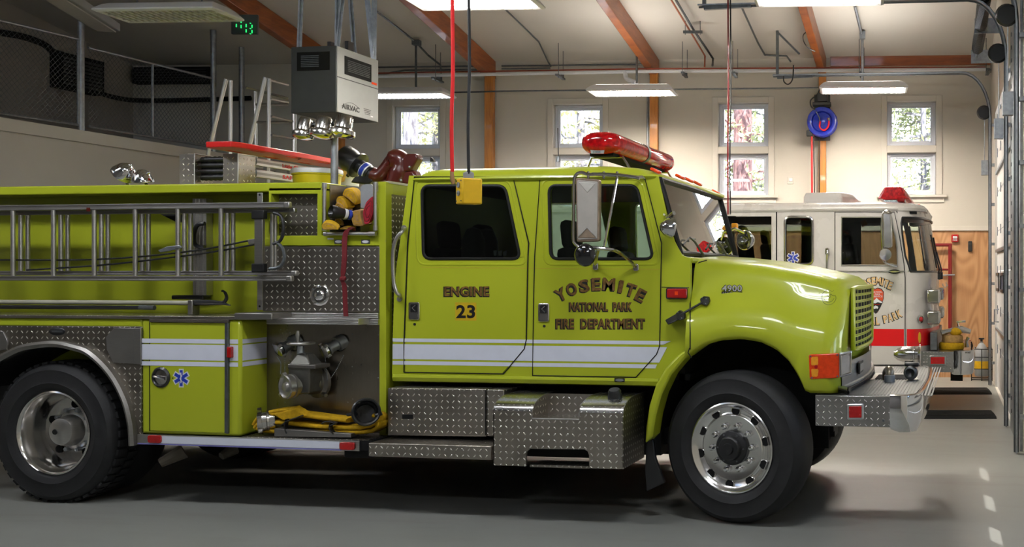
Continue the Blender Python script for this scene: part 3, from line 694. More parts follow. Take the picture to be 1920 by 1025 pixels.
# windscreen
a0, b0 = S(1237, 336, .03), S(1275, 475, .03)
def ws(t, y, out=0.0):
    f = -.016*((y-1)/.97+1) - .013*((y-1)/.97)**2 + .013
    return V((a0.x+(b0.x-a0.x)*t + f + out, y, a0.z+(b0.z-a0.z)*t + out*.4))
ys = [.03+1.94*k/12 for k in range(13)]
def corner(t, k):  # rounded outline of the glass
    return None
m = MB(); m.loft([[ws(t, y) for y in ys] for t in (0, .25, .5, .75, 1)], closed=False, cap=(False, False)); P('windscreen', m, GLASSW)
loop = [ws(0, y, .004) for y in ys] + [ws(t, 1.97, .004) for t in (.25, .5, .75)] + [ws(1, y, .004) for y in reversed(ys)] + [ws(t, .03, .004) for t in (.75, .5, .25)]
P('windscreen_gasket', MB().tube(loop, .020, 8, True), GASKET)
P('header_panel', MB().loft([[ws(-.06, y) for y in ys] , [ws(.0, y) for y in ys]], closed=False, cap=(False, False)), LIME)
# --- hood and front fenders, one pressing
arch_px = [(1223, 818), (1229, 780), (1240, 740), (1258, 703), (1284, 672), (1318, 648), (1352, 638), (1390, 635.5), (1425, 641), (1455, 655), (1480, 678), (1497, 705), (1507, 728), (1512, 737)]
arch = [S(u, v, -.13) for u, v in arch_px]
def archZ(x):
    if x <= arch[0].x: return arch[0].z
    for p, q in zip(arch, arch[1:]):
        if x <= q.x: t = (x-p.x)/(q.x-p.x); return p.z+(q.z-p.z)*t
    return arch[-1].z
xh0 = SX(1294, 600, 0); xh1 = .80
ztab = [(-.36, 1.815), (-.1, 1.80), (.15, 1.775), (.4, 1.735), (.55, 1.70), (.66, 1.665), (.73, 1.635)]
zctab = [(-.5, 1.30), (-.25, 1.385), (0, 1.42), (.25, 1.40), (.5, 1.31), (.8, 1.25)]
def hsec(x, f=0.0):
    """half section of the pressing at x; f from 0 to 1 rounds the nose off"""
    za = archZ(x); zc = max(lerp_tab(zctab, x), za+.10); zt = lerp_tab(ztab, x)
    i = .11*f*f
    pts = [(.10+i, za+.005), (-.115+i, za), (-.135+i, za+.025), (-.13+i, (za*.45+zc*.55)), (-.105+i, zc), (-.055+i, zc+.06), (.0+i, zc+.115), (.045+i, zc+.18),
           (.085+i, (zc+.18)*.45+(zt-.10)*.55), (.105+i, zt-.10), (.135+i, zt-.045), (.19+i*.8, zt-.012), (.30+i*.5, zt+.002), (.5, zt+.012-.0*f), (1.0, zt+.025)]
    return [(y, z - (.05*f*f if z > zt-.1 else 0)) for y, z in pts]
def hx(x, y, f): return x + .085*f*(1-((y-1)/1.1)**2)
sts = [(xh0+k*(.665-xh0)/26, 0) for k in range(27)] + [(.70, .5), (.715, .72), (.725, .88), (.732, 1.0)]
rings = []
for x, f in sts:
    h = hsec(x, f); full = [(y, z) for y, z in h] + [(2-y, z) for y, z in reversed(h[:-1])]
    xx = min(max((x-.2)/.6, 0), 1)**2
    rings.append([V((hx(x, y, xx), y, z)) for y, z in full])
P('hood', MB().loft(rings, closed=False, cap=(False, False)), LIME, ang=60)
def hoodY(x, z):
    h = hsec(min(x, .70))
    for (y0, z0), (y1, z1) in zip(h[2:], h[3:]):
        if z0 <= z <= z1: return y0+(y1-y0)*(z-z0)/(z1-z0)
    return .0
def HS(u, v, off=.004):
    Y = 0
    for k in range(8): p = S(u, v, Y); Y = hoodY(p.x, p.z)-off
    return S(u, v, Y)
# nose: front sheet closing the pressing, with grille opening
nf = rings[-1]; P('nose_panel', MB().slab([p+V((-.001, 0, 0)) for p in nf], (-.02, 0, 0)), LIME)
def gx(y): return .733 + .085*(1-((y-1)/1.1)**2)
gz0, gz1 = 1.165, 1.60
gy = [.30+1.4*k/14 for k in range(15)]
P('grille_panel', MB().loft([[V((gx(y)+.003, y, gz0)) for y in gy], [V((gx(y)+.003, y, gz1)) for y in gy]], closed=False, cap=(False, False)), LIME)
g = thing  # (grille is one part with its bars as sub-parts)
gr = P('grille', MB().tube([V((gx(y)+.006, y, gz0)) for y in gy]+[V((gx(y)+.006, y, gz1)) for y in reversed(gy)], .018, 8, True), LIME)
m = MB()
for k in range(9):
    za_, zb_ = gz0+(gz1-gz0)*(k+.16)/9, gz0+(gz1-gz0)*(k+.74)/9
    for q_ in range(9):
        y0_, y1_ = .34+1.32*(q_+.10)/9, .34+1.32*(q_+.90)/9; m.loft([[V((gx(y)+.0045, y, z)) for y in (y0_, (y0_+y1_)/2, y1_)] for z in (za_, zb_)], closed=False, cap=(False, False))
P('grille_opening', m, BLACKM, gr, kind='stuff')
for k in range(9):
    z = gz0+(gz1-gz0)*(k+.87)/9; m = MB()
    m.loft([[V((gx(y)+.003, y, z-.006)), V((gx(y)+.010, y, z-.005)), V((gx(y)+.010, y, z+.003)), V((gx(y)+.003, y, z+.006))] for y in gy]); P('slat', m, LIME, gr)
ly = [-.02+2.04*k/14 for k in range(15)]
P('lower_front_panel', MB().loft([[V((gx(y)+.004, y, .93)) for y in ly], [V((gx(y)+.006, y, 1.10)) for y in ly]], closed=False, cap=(False, False)), ALU)
pb = P('front_plate', MB().box(gx(.55)+.008, gx(.55)+.02, .42, .68, .985, 1.065), BLACK); P('plate_badge', MB().box(gx(.55)+.02, gx(.55)+.023, .45, .65, 1.0, 1.05), ALU, pb)
# silver lip under the fender and dark gap to the bumper
lip = [HS(u, v, .002) for u, v in ((1517, 735), (1540, 734), (1565, 731), (1590, 725))]
m = MB(); m.tube([V((p.x, p.y, .935)) for p in lip] + [V((gx(y)+.012, y, .935)) for y in ly], .013, 8); P('silver_lip', m, ALU)
# wheel arch flare behind the gap line, lower cowl
rearf = [(1209, 832), (1211, 800), (1217, 760), (1229, 722), (1248, 690), (1272, 664), (1293, 651), (1293, 664)] 
infr = [(u, v) for u, v in arch_px if u < 1293]
poly = rearf[:7] + [(1293, 663)] + list(reversed(infr))
P('rear_flare', slabpx(poly, -.13, .20), LIME, bevel=.016)
P('gap_seal', MB().tube([HS(1294, v, .0) for v in (655, 630, 600, 560, 525)] + [HS(1299, 505, 0), HS(1311, 492, 0), HS(1325, 488, 0)], .005, 6), GASKET)
P('flare_seal', MB().tube([S(1293, 652, -.135), S(1290, 661, -.137), S(1297, 671, -.137)], .004, 6), GASKET)
cow = [S(1262, 477, .02), S(1276, 476.5, .02), S(1330, 479, .1), S(1330, 489, .1), S(1294, 490, .02)]
m = MB(); m.box(-.42, xh0+.01, .02, 1.98, 1.775, 1.815); P('cowl_panel', m, LIME, bevel=.015)
wl = MB(); wl.box(-.62, .60, .42, .46, .45, 1.45); P('wheel_well', wl, BLACKM)
arc_in = [V((p.x, .06, p.z)) for p in arch]
m = MB(); m.loft([[V((p.x, -.09, p.z+.012)) for p in arch], [V((p.x, .44, p.z+.012)) for p in arch]], closed=False, cap=(False, False)); P('arch_liner', m, BLACKM)
mf = slabpx([(1212, 826), (1224, 823), (1229, 860), (1246, 905), (1212, 921), (1209, 880)], -.02, .04); P('mud_flap', mf, BLACK, bevel=.006)
# --- headlight cluster
hl = [(1516, 664.5), (1573, 662), (1574, 708), (1518, 711)]
q = [HS(u, v, .006) for u, v in rpoly(hl, 4)]
ym = min(p.y for p in q); lamp = P('turn_signal', MB().slab([V((p.x, ym, p.z)) for p in [S(u, v, ym) for u, v in rpoly(hl, 4)]], (0, .06, 0)), ORANGE, bevel=.006)
P('amber_section', slabpx(rpoly([(1521, 669), (1534, 668), (1534, 684), (1521, 685)], 3), ym-.003, .006), ORANGEY, lamp); P('amber_section', slabpx(rpoly([(1521, 691), (1535, 692), (1533, 706), (1522, 706)], 3), ym-.003, .006), ORANGEY, lamp)
P('bulb_boss', slabpx(ell(1530, 687.5, 3, 3.5), ym-.004, .006), REDREFL, lamp)
m = MB()
for u, v in ((1520, 668), (1570, 665), (1570, 705), (1522, 708)): m.lathe([(.006, 0), (.006, .003), (0, .003)], S(u, v, ym), (0, -1, 0), 8)
P('screw', m, STEELD, lamp)
pa_, pb_, pc_, pd_ = S(1574, 662, ym-.004), S(1574, 708, ym-.004), S(1597, 701, ym+.03), S(1597, 657, ym+.03)
m = MB(); m.slab([pa_, pb_, pc_, pd_], V((-.02, .09, 0))); hl_ = P('headlamp', m, plain('frosted_headlamp', (.50, .50, .52), .15, .6, .6, .1, 20), bevel=.006)
m = MB(); n_ = (pd_-pa_).cross(pb_-pa_).normalized(); n_ = n_ if n_.y < 0 else -n_; ce_ = (pa_+pb_+pc_+pd_)/4; m.tube([ce_+(q_-ce_)*.82+n_*.003 for q_ in (pa_, pb_, pc_, pd_)], .006, 6, True); P('lens_rib', m, CHROMED, hl_)
# --- badges and rubber catch on the hood side
p = HS(1372, 545); yb = p.y
m = MB(); word_px(m, '4900', 1353, 533.5, 1392, 547, yb, .006, .05); P('hood_badge', m, INK)
m = MB(); word_px(m, '4900', 1354.2, 534.5, 1391, 546, yb-.0062, .002, .012); P('hood_badge', m, GREYLT, label='silver numerals')
m = MB(); m.slab(pq([(1353, 547), (1392, 546.5), (1391, 554.5), (1353, 554.5)], yb), (0, -.003, 0)); P('hood_badge', m, INK); m = MB(); word_px(m, '530 Power', 1355, 548, 1390, 553.5, yb-.0032, .002, .0); P('hood_badge', m, GREYLT, label='silver lettering')
c1 = P('hood_catch', MB().slab([HS(u, v, .03) for u, v in ((1246, 600), (1269, 587), (1276, 597), (1252, 609))], (0, .05, 0)), BLACK, bevel=.008)
P('pivot', MB().slab([HS(u, v, .04) for u, v in ((1266, 588), (1274, 581), (1283, 588), (1283, 597), (1274, 601), (1268, 597))], (0, .05, 0)), BLACK, c1, bevel=.006)
P('rod', MB().tube([HS(1276, 590, .035), HS(1318, 566, .035)], .008, 8), BLACK, c1)
P('anchor', MB().slab([HS(u, v, .035) for u, v in ((1312, 560), (1319, 555), (1328, 556), (1330, 565), (1324, 573), (1314, 570))], (0, .05, 0)), BLACK, c1, bevel=.005)
m = MB()
for u, v in ((1271, 585), (1278, 596), (1317, 558), (1324, 560), (1323, 569)): m.lathe([(.005, 0), (.004, .004), (0, .005)], HS(u, v, .046), (0, -1, 0), 8)
P('screw', m, STEEL, c1)
sk = MB()
def pen(L, r=.0016): sk.tube([HS(u, v, .002) for u, v in spl2(L, 5)], r, 5)
pen([(1547, 545), (1541, 553), (1543, 565), (1551, 571), (1561, 569), (1567, 561), (1567, 555)]); pen([(1547, 545), (1553, 543), (1560, 546), (1564, 543), (1564, 537), (1562, 533)]); pen([(1545, 560), (1551, 566), (1559, 565), (1564, 559)]); pen([(1551, 553), (1556, 558), (1557, 551), (1562, 554), (1567, 554)])
P('pen_sketch', sk, SKETCH)
rm = P('side_marker_light', slabpx(rpoly([(1250, 541), (1288, 541), (1287, 559), (1250, 558.5)], 3), -.025, .03), REDREFL, bevel=.006)
P('bezel', MB().tube(pq(rpoly([(1250, 540.5), (1288, 540.5), (1287.5, 559.5), (1250, 559)], 3), -.012), .006, 6, True), BLACK, rm)
P('marker_badge', slabpx([(1265, 546), (1271, 546), (1271, 553), (1265, 553)], -.028, .004), ORANGE, rm)
P('panel_line', MB().tube([S(1241, 538, -.001), S(1292, 539, -.001)], .0025, 5), GASKET)
P('stain_line', slabpx([(790, 500), (1240, 504), (1240, 506), (790, 501.6)], -.0018, .001), plain('faint_orange_stain', (.44, .40, .02), .4, 0, .3))
# --- stripes
def zline(v, u, Y): return S(u, v, Y).z
ZS = [(zline(641, 800, 0), zline(634.5, 800, 0)), (zline(673.5, 800, 0), zline(645.5, 800, 0)), (zline(684, 800, 0), zline(677, 800, 0))]
for (za, zb), ends in zip(ZS, (((1244, 0), (1258, 0)), ((1236, 0), (1251, 0)), ((1229, 0), (1232, 0)))):
    xL_ = SX(736.5, 650, 0); xa, xb = SX(ends[0][0], 660, 0), SX(ends[1][0], 660, 0)
    P('reflective_stripe', MB().slab([(xL_, -.0028, za), (xa, -.0028, za), (xb, -.0028, zb), (xL_, -.0028, zb)], (0, .0022, 0)), STRIPE)
# --- lettering on the doors
def shadowed(fn, d, dx=-2.2, dy=2.0):
    a = MB(); fn(a, -.0016, dx, dy, .075); P('lettering_shadow', a, INK, d)
    b = MB(); fn(b, -.0028, 0, 0, .022); P('lettering', b, GOLD, d)
wf = lambda s, u0, v0, u1, v1: (lambda mb, Y, dx, dy, bo: word_px(mb, s, u0+dx*(1 if dx else 0), v0+dy*.2, u1+(.6 if dx else 0), v1+dy, Y, .0010, bo))
shadowed(wf('ENGINE', 833.5, 536.5, 917, 555), doors[0])
sq = P('number_plate', slabpx([(853.5, 566.5), (893, 567), (893, 601), (853.5, 600.5)], -.0022, .0012), GOLDSQ, doors[0])
m = MB(); word_px(m, '23', 855.5, 571.5, 891, 596.5, -.0024, .001, .03); P('number', m, INK, sq)
shadowed(wf('NATIONAL  PARK', 1068.5, 566, 1185, 583), doors[1]); shadowed(wf('FIRE  DEPARTMENT', 1043, 597, 1209, 615.5), doors[1])
arcL = [('Y', 1052, 551.5, 20, 24, -27), ('O', 1072, 542, 19, 24, -19), ('S', 1095.5, 535.5, 19, 24, -10), ('E', 1118, 532.5, 17, 24, -3), ('M', 1142, 532.5, 23, 24, 4), ('I', 1164, 537, 8, 24, 11), ('T', 1183, 543.5, 19, 24, 18), ('E', 1201.5, 553.5, 17, 24, 27)]
shadowed(lambda mb, Y, dx, dy, bo: arc_px(mb, arcL, Y, .001, bo, dx*.7, dy*.9), doors[1])
# --- door handles, rail, small fittings
for d, (u0, v0, u1, v1) in zip(doors, ((765.5, 566, 786, 599.5), (1008.5, 568, 1029, 603))):
    h = P('door_handle', slabpx(rpoly([(u0, v0), (u1, v0), (u1, v1), (u0, v1)], 4), -.012, .012), CHROMED, d, bevel=.005)
    P('handle_pocket', slabpx(rpoly([(u0+4, v0+4), (u1-4, v0+4), (u1-4, v0+19), (u0+4, v0+19)], 2), -.0135, .003), BLACK, h)
    P('pull_flap', slabpx(rpoly([(u0+3, v0+21), (u1-3, v0+21), (u1-3, v1-3), (u0+3, v1-3)], 2), -.016, .006), CHROME, h)
    P('chevron', MB().tube(pq([(u0+13, v0+6), (u0+7, v0+11), (u0+13, v0+17)], -.015), .003, 6), ALU, h)
    P('lock_barrel', MB().lathe([(.010, 0), (.010, .004), (0, .005)], S((u0+u1)/2+2, v1+8, 0), (0, -1, 0), 14), BLACK, h)
hr = P('grab_rail', MB().tube(spline([S(759, 428, .0), S(754, 434, -.07), S(743, 448, -.08), S(737.5, 470, -.08), S(737, 500, -.08), S(739, 530, -.08), S(744, 548, -.08), S(749, 553, -.06), S(750, 558, 0)], 5), .014, 10), ALU)
m = MB(); m.lathe([(.02, 0), (.02, .012), (0, .012)], S(758.5, 427, .0), (0, -1, 0), 12); P('rail_foot', m, ALU, hr); m = MB(); m.lathe([(.02, 0), (.02, .012), (0, .012)], S(750, 560, .0), (0, -1, 0), 12); P('rail_foot', m, ALU, hr)
# --- mirror on its bracket
Ym = -.34
mi = P('mirror_frame', MB().slab(pq(rpoly([(1079, 333), (1123.5, 336), (1122.5, 452), (1081, 454)], 5), Ym), (0, .05, 0)), plain('worn_mirror_frame', (.30, .22, .16), .4, .6, 0, .3, 20), bevel=.006)
P('mirror_back', slabpx(rpoly([(1081.5, 337.5), (1120.5, 340), (1119.5, 448), (1083, 449.5)], 3), Ym-.006, .008), plain('pale_mirror_back', (.44, .41, .37), .42, .25, 0, .08, 9), mi, bevel=.003)
P('pressed_corner', slabpx([(1084, 341), (1117, 343), (1101, 361)], Ym-.010, .006), plain('pale_corner', (.55, .53, .48), .35, .2, .2, .1, 20), mi, bevel=.003); P('pressed_corner', slabpx([(1082.5, 445.5), (1101, 427), (1118, 446)], Ym-.010, .006), plain('rusty_mirror_corner', (.27, .20, .14), .5, .3, 0, .2, 20), mi, bevel=.003)
P('corner_edge', MB().tube(pq([(1082.5, 445.5), (1101, 427), (1118, 446)], Ym-.012), .003, 6), CHROME, mi)
P('mirror_bracket', MB().tube(spline(pq([(1199, 334), (1170, 329), (1130, 326), (1104, 327), (1090, 323), (1080, 328), (1076, 345), (1075.5, 400), (1075, 445), (1078, 456), (1088, 463), (1100, 464)], Ym+.02), 5), .011, 10), CHROMED, mi)
br = P('mirror_bracket', MB().tube([S(1208, 332, 0), S(1196, 333, -.05), S(1155, 328, Ym+.03), S(1110, 326, Ym+.02)], [.016, .014, .013, .011], 10), CHROMED, mi)
P('mirror_strut', MB().tube([S(1157, 332, Ym+.03), S(1145, 400, Ym+.05), S(1133, 462, Ym+.06)], .009, 8), CHROME, mi)
P('lower_arm', MB().tube(spline([S(1098, 463, Ym+.02), S(1133, 466, Ym+.05), S(1155, 470, Ym+.12), S(1175, 484, -.10), S(1191, 499, -.02)], 5), .012, 8), CHROMED, mi)
P('lower_arm', MB().tube([S(1122, 467, Ym+.06), S(1119, 480, -.18), S(1116, 497, -.02)], .011, 8), CHROMED, mi)
for u, v in ((1116, 499), (1192, 501)): P('bracket_foot', slabpx(rpoly([(u-5, v-7), (u+5, v-7), (u+5, v+7), (u-5, v+7)], 4), -.016, .017), CHROMED, mi, bevel=.004)
for u in (1103, 1132, 1157): P('clamp_bolt', MB().tube([S(u, 321.5, Ym+.02), S(u, 335, Ym+.02)], .009, 8), CHROMED, mi)
cm = P('convex_mirror', MB().lathe([(0, .05), (.05, .045), (.072, .02), (.078, 0), (.074, -.012), (.05, -.03), (0, -.035)], S(1097, 478, Ym), (.12, 1, .05), 28), plain('gloss_black_mirror', (.008, .008, .009), .12, 0, .8, .1), mi)
# --- pair of chrome spot lamps at the windscreen pillars
def spot(c, ax, r, parent, name='spot_lamp'):
    s_ = P(name, MB().lathe([(0, -r*1.15), (r*.35, -r*1.08), (r*.75, -r*.7), (r*.98, -r*.15), (r*1.05, 0), (r*1.05, r*.12), (r*.95, r*.16)], c, ax, 28), CHROME)
    P('lens', MB().lathe([(r*.95, r*.13), (r*.6, r*.22), (0, r*.26)], c, ax, 24), pane(name+'_glass', .6, .05), s_); P('reflector', MB().lathe([(r*.94, r*.1), (r*.5, -r*.3), (0, -r*.45)], c, ax, 20), CHROME, s_)
    return s_
sp = spot(S(1259, 427, -.10), (.75, .5, -.1), .072, FE); P('handle', MB().tube([S(1252, 408, -.05), S(1258, 402, -.08), S(1264, 399, -.10)], [.014, .012, .016], 8), CHROMED, sp); P('mount', MB().tube([S(1246, 402, .0), S(1254, 408, -.06), S(1259, 415, -.1)], .012, 8), CHROMED, sp)
pf = S(1397, 450, 2.08); sp = spot(pf, (-.45, -.9, 0), .085, FE); P('mount', MB().tube([pf+V((0, 0, .06)), pf+V((-.08, -.06, .10)), pf+V((-.18, -.06, .06))], .014, 8), CHROMED, sp)
P('far_marker_light', MB().box(pf.x-.12, pf.x-.07, pf.y-.02, pf.y+.04, pf.z+.08, pf.z+.15), ORANGEY, bevel=.008)
# wipers
for y0 in (.55, 1.40):
    w_ = P('wiper', MB().tube([ws(1.03, y0, .03), ws(.86, y0-.22, .045), ws(.80, y0-.30, .04)], [.010, .008, .006], 8), BLACK)
    P('blade', MB().tube([ws(.90, y0-.48, .022), ws(.80, y0-.28, .024), ws(.80, y0-.1, .024)], .008, 6), BLACK, w_)
# --- light bar on the cab roof
lb0 = S(1128, 268, .30); xl, zl = lb0.x, lb0.z
def lring(y, s=1.0, wx=.15, hz=.083): return [V((xl+wx*s*math.copysign(abs(math.cos(a))**.75, math.cos(a)), y, zl+hz*s*math.copysign(abs(math.sin(a))**.8, math.sin(a)))) for a in [2*math.pi*k/28 for k in range(28)]]
ya, yb = .22, 1.78
lens = MB().loft([lring(ya+.0, .35), lring(ya+.015, .7), lring(ya+.045, .92), lring(ya+.09, 1.0), lring(.98, 1.0)], cap=(True, True)); LB = P('light_bar', lens, LENSRED, ang=60)
P('lens_section', MB().loft([lring(1.02, 1.0), lring(yb-.09, 1.0), lring(yb-.045, .92), lring(yb-.015, .7), lring(yb, .4)]), LENSRED, LB, ang=60)
P('dividing_band', MB().loft([lring(.975, 1.03), lring(1.025, 1.03)]), BLACK, LB)
P('base_tray', MB().loft([[V((xl+a, y, zl+b)) for a, b in ((-.09, -.07), (.09, -.07), (.09, -.094), (-.09, -.094))] for y in (ya+.08, yb-.08)]), BLACKM, LB)
for y in (.42, 1.6): P('foot', MB().tube([(xl-.17, y, zd+.075), (xl-.12, y, zl-.09), (xl+.12, y, zl-.09), (xl+.2, y, zd+.06)], .011, 8), CHROMED, LB)
P('maker_plate', slabpx([(1107, 281), (1133, 281.5), (1132, 288), (1108, 287.5)], ya+.02, .004), ALU, LB); m = MB(); word_px(m, 'CODE', 1112, 283, 1126, 286.3, ya+.019, .001, 0); P('plate_lettering', m, INK, LB)
for k, y in enumerate((.42, .62, 1.25, 1.5)): P('rotator', MB().lathe([(0, -.05), (.05, -.045), (.055, .04), (0, .045)], (xl, y, zl), (.3, -.9, .1), 14), CHROME, LB)
for u in (831, 868, 903): c = S(u, 298.5, 1.35); P('roof_horn', MB().lathe([(0, -.10), (.045, -.09), (.062, 0), (.062, .02), (.03, .05), (.02, .2), (0, .2)], (c.x, 1.35, zd+.150), (0, -1, .05), 18), CHROME)
P('whip_aerial', MB().tube([S(1047, 301, .9), S(1046, 240, .9)], .004, 6), BLACK); P('aerial_base', MB().lathe([(.02, 0), (.014, .04), (0, .05)], S(1047, 303, .9), UP, 10), STEEL)
P('roof_fin', slabpx([(806, 303), (807, 294), (811, 297), (814, 303)], .5, .03), BLACK)
# --- wheels
def wheel(c, steer, kind):
    """c: middle of the outer face"""
    R_ = Matrix.Rotation(math.radians(-steer), 3, 'Z'); c = V(c); rot = lambda mb: (setattr(mb, 'v', [c + R_@(p) for p in mb.v]), mb)[1]
    ax = (0, 1, 0)
    ty = P('tyre', rot(MB().lathe([(.300, .045), (.312, .012), (.335, -.002), (.365, -.012), (.372, -.016), (.378, -.012), (.42, -.014), (.455, -.008), (.468, -.010), (.474, -.002), (.492, .014), (.508, .036), (.515, .06), (.518, .075), (.520, .14), (.518, .205), (.513, .225), (.495, .26), (.44, .285), (.36, .285), (.30, .25)], (0, 0, 0), ax, 72)), RUBBER, ang=50)
    if kind == 'front':
        rim = P('rim', rot(MB().lathe([(.302, .05), (.309, .020), (.309, .006), (.300, .002), (.290, .010), (.284, .022), (.262, .036), (.238, .044), (.230, .040), (.226, .030), (.220, .026), (.200, .030), (.160, .034), (.110, .034), (.108, .05)], (0, 0, 0), ax, 72)), POLISHED)
        hub = P('hub_cap', rot(MB().lathe([(.118, .034), (.118, .012), (.112, .004), (.085, -.004), (.078, -.030), (.07, -.036), (.04, -.036), (.036, -.048), (0, -.050)], (0, 0, 0), ax, 40)), BLACK, rim)
        for k in range(10):
            a = 2*math.pi*(k+.35)/10; q_ = V((.252*math.cos(a), .0, .252*math.sin(a)))
            P('hand_hole', rot(MB().lathe([(.030, .0325), (.029, .0335), (0, .0336)], q_, ax, 20)), BLACKM, rim)
            P('hole_rim', rot(MB().lathe([(.033, .044), (.034, .033), (.030, .031), (.029, .044)], q_, ax, 20)), CHROMED, rim)
        for k in range(10):
            a = 2*math.pi*(k+.1)/10; q_ = V((.150*math.cos(a), 0, .150*math.sin(a)))
            P('lug_nut', rot(MB().lathe([(.024, .034), (.024, .024), (.018, .022), (.018, -.002), (.012, -.010), (0, -.012)], q_, ax, 12)), CHROME, rim)
        m = MB()
        for k in range(6): a = 2*math.pi*k/6; m.join(rot(MB().lathe([(.006, -.002), (.006, -.008), (0, -.009)], (.098*math.cos(a), 0, .098*math.sin(a)), ax, 8)))
        P('hub_bolt', m, STEELD, rim)
    else:
        rim = P('rim', rot(MB().lathe([(.302, .05), (.312, .022), (.312, .006), (.302, .0), (.292, .010), (.286, .03), (.272, .06), (.262, .11), (.258, .17), (.245, .195), (.18, .20), (.12, .205), (.1, .2)], (0, 0, 0), ax, 72)), CHROMED)
        P('hub', rot(MB().lathe([(.150, .20), (.14, .185), (.118, .175), (.108, .10), (.098, .075), (.075, .066), (0, .062)], (0, 0, 0), ax, 40)), ALU, rim)
        P('hub_plug', rot(MB().lathe([(.022, .064), (.020, .058), (0, .057)], (-.035, 0, .0), ax, 16)), BLACK, rim)
        for k in range(5): a = 2*math.pi*(k+.2)/5; P('hand_hole', rot(MB().lathe([(.030, .19), (.028, .1945), (0, .1946)], (.195*math.cos(a), 0, .195*math.sin(a)), ax, 18)), BLACKM, rim)
        for k in range(10): a = 2*math.pi*k/10; P('lug_nut', rot(MB().lathe([(.017, .2), (.015, .165), (0, .16)], (.155*math.cos(a), 0, .155*math.sin(a)), ax, 10)), STEEL, rim)
        m = MB()
        for k in range(46):
            a = 2*math.pi*k/46
            for s_, y0, y1, o in ((0, .045, .13, 0), (1, .15, .235, .5)):
                b = 2*math.pi*(k+o)/46; e = V((math.cos(b), 0, math.sin(b))); t_ = V((-math.sin(b), 0, math.cos(b)))
                m.obox(e*.5225+V((0, (y0+y1)/2, 0)), e, (0, 1, 0), t_, .018, y1-y0, .048)
        P('tread_block', rot(m), RUBBER, ty, kind='stuff')
    return ty
wheel((0, -.10, .52), 14, 'front'); 
wheel((-5.11, -.235, .52), 0, 'rear')
R2 = MB(); R2.lathe([(.30, .25), (.44, .285), (.495, .26), (.518, .205), (.52, .14), (.518, .07), (.495, .02), (.44, -.01), (.30, .0)], (0, 0, 0), (0, 1, 0), 48)
def plainwheel(x, y, st=0):
    Rm = Matrix.Rotation(math.radians(-st), 3, 'Z'); m = MB(); m.add([Rm@p+V((x, y, .52)) for p in R2.v], R2.f); t_ = P('tyre', m, RUBBER); P('rim', MB().tube([(x, y+.05, .52), (x, y+.2, .52)], .30, 24), STEELD, t_)
plainwheel(0, 1.80, 14); plainwheel(-5.11, .07); plainwheel(-5.11, 1.62); plainwheel(-5.11, 1.93)
# ---------------------------------------------------------------- pump body of the yellow engine
XB0 = -7.4
zt = SZ(600, 341, PB); zlip = SZ(400, 360.5, PB); xcol = SX(723, 500, PB)
P('body_core', MB().box(XB0, SX(503, 400, PB)+.02, .22, 2.25, .95, zt-.01), LIMEB)
P('body_core', MB().box(SX(503, 400, PB)-.02, xcol-.012, .62, 2.25, .60, zt-.02), LIMEB)
P('body_core', MB().box(SX(503, 400, PB)-.02, xcol-.012, .10, .62, .60, SZ(650, 450, PB)), LIMEB)
P('body_top_lip', MB().box(XB0, SX(603, 350, PB), PB, .30, zlip, zt), LIME, bevel=.008)
fr = [(504, 352), (603, 352), (603, 441), (709, 441), (709, 341), (723, 340.5), (724.5, 816), (711.5, 815), (711, 460), (493, 460), (493, 446), (504, 446)]
P('pump_frame', slabpx(fr, PB, .10, [[(508.5, 363), (595, 363), (595, 441.5), (508.5, 441.5)]]), LIME, bevel=.004)
P('front_face', MB().box(xcol-.012, xcol, PB+.09, 2.25, .60, zt-.01), LIMEB)
P('front_tread_plate', MB().box(xcol, xcol+.004, .06, 2.2, 1.0, zt-.09), DPLATED)
P('edge_trim', MB().box(xcol-.02, xcol+.006, .02, 2.25, zt-.012, zt+.004), ALU)
P('small_tread_panel', slabpx([(508, 362.5), (596, 362.5), (596, 442), (508, 442)], .07, .01), DPLATED)
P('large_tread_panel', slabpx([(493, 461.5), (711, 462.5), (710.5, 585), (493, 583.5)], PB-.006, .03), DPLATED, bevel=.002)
lampc = S(600, 553, PB-.006); sl_ = P('step_lamp', MB().lathe([(.078, 0), (.078, .006), (.070, .012), (.055, .014), (.05, .006), (.0, .004)], lampc, (0, -1, 0), 32), CHROMED)
P('lens', MB().ball(lampc+V((0, -.006, 0)), .04, (1, .5, 1), 18, 10), CHROME, sl_)
m = MB()
for k in range(6): a = 2*math.pi*(k+.3)/6; m.ball(lampc+V((.064*math.cos(a), -.012, .064*math.sin(a))), .005, n=8, m=5)
P('screw', m, STEEL, sl_)
def ribbed(L, Y, d, n, nm='ribbed_step'):
    a = pq(L, Y); m = MB(); m.box(a[0].x, a[1].x, Y, Y+d, a[2].z, a[0].z)
    for k in range(n): z = a[2].z+(a[0].z-a[2].z)*(k+.5)/n; m.box(a[0].x, a[1].x, Y-.006, Y, z-(a[0].z-a[2].z)/n*.28, z+(a[0].z-a[2].z)/n*.28)
    return P(nm, m, ALU, bevel=.002)
ribbed([(496, 585.5), (709, 588), (709, 597)], PB-.012, .10, 3); rs = ribbed([(500, 596), (672, 598), (672, 609)], PB-.16, .16, 4)
ribbed([(688, 598), (709, 598), (709, 609)], PB-.02, .06, 4)
yp = .05
P('stainless_pump_panel', slabpx([(482, 603), (713, 606), (713, 826), (482, 822)], yp, .02), STAINLESS)
m = MB()
for u, v in ((498, 622), (498, 704), (534, 754), (652, 754), (661, 626), (660, 687), (661, 748), (709, 627), (709, 708), (526, 618)): m.ball(S(u, v, yp), .005, (1, .6, 1), 8, 5)
P('panel_screw', m, STEEL)
P('pump_side_wall', MB().box(xcol-.04, xcol-.02, PB+.08, .1, .6, 1.4), LIMEB)
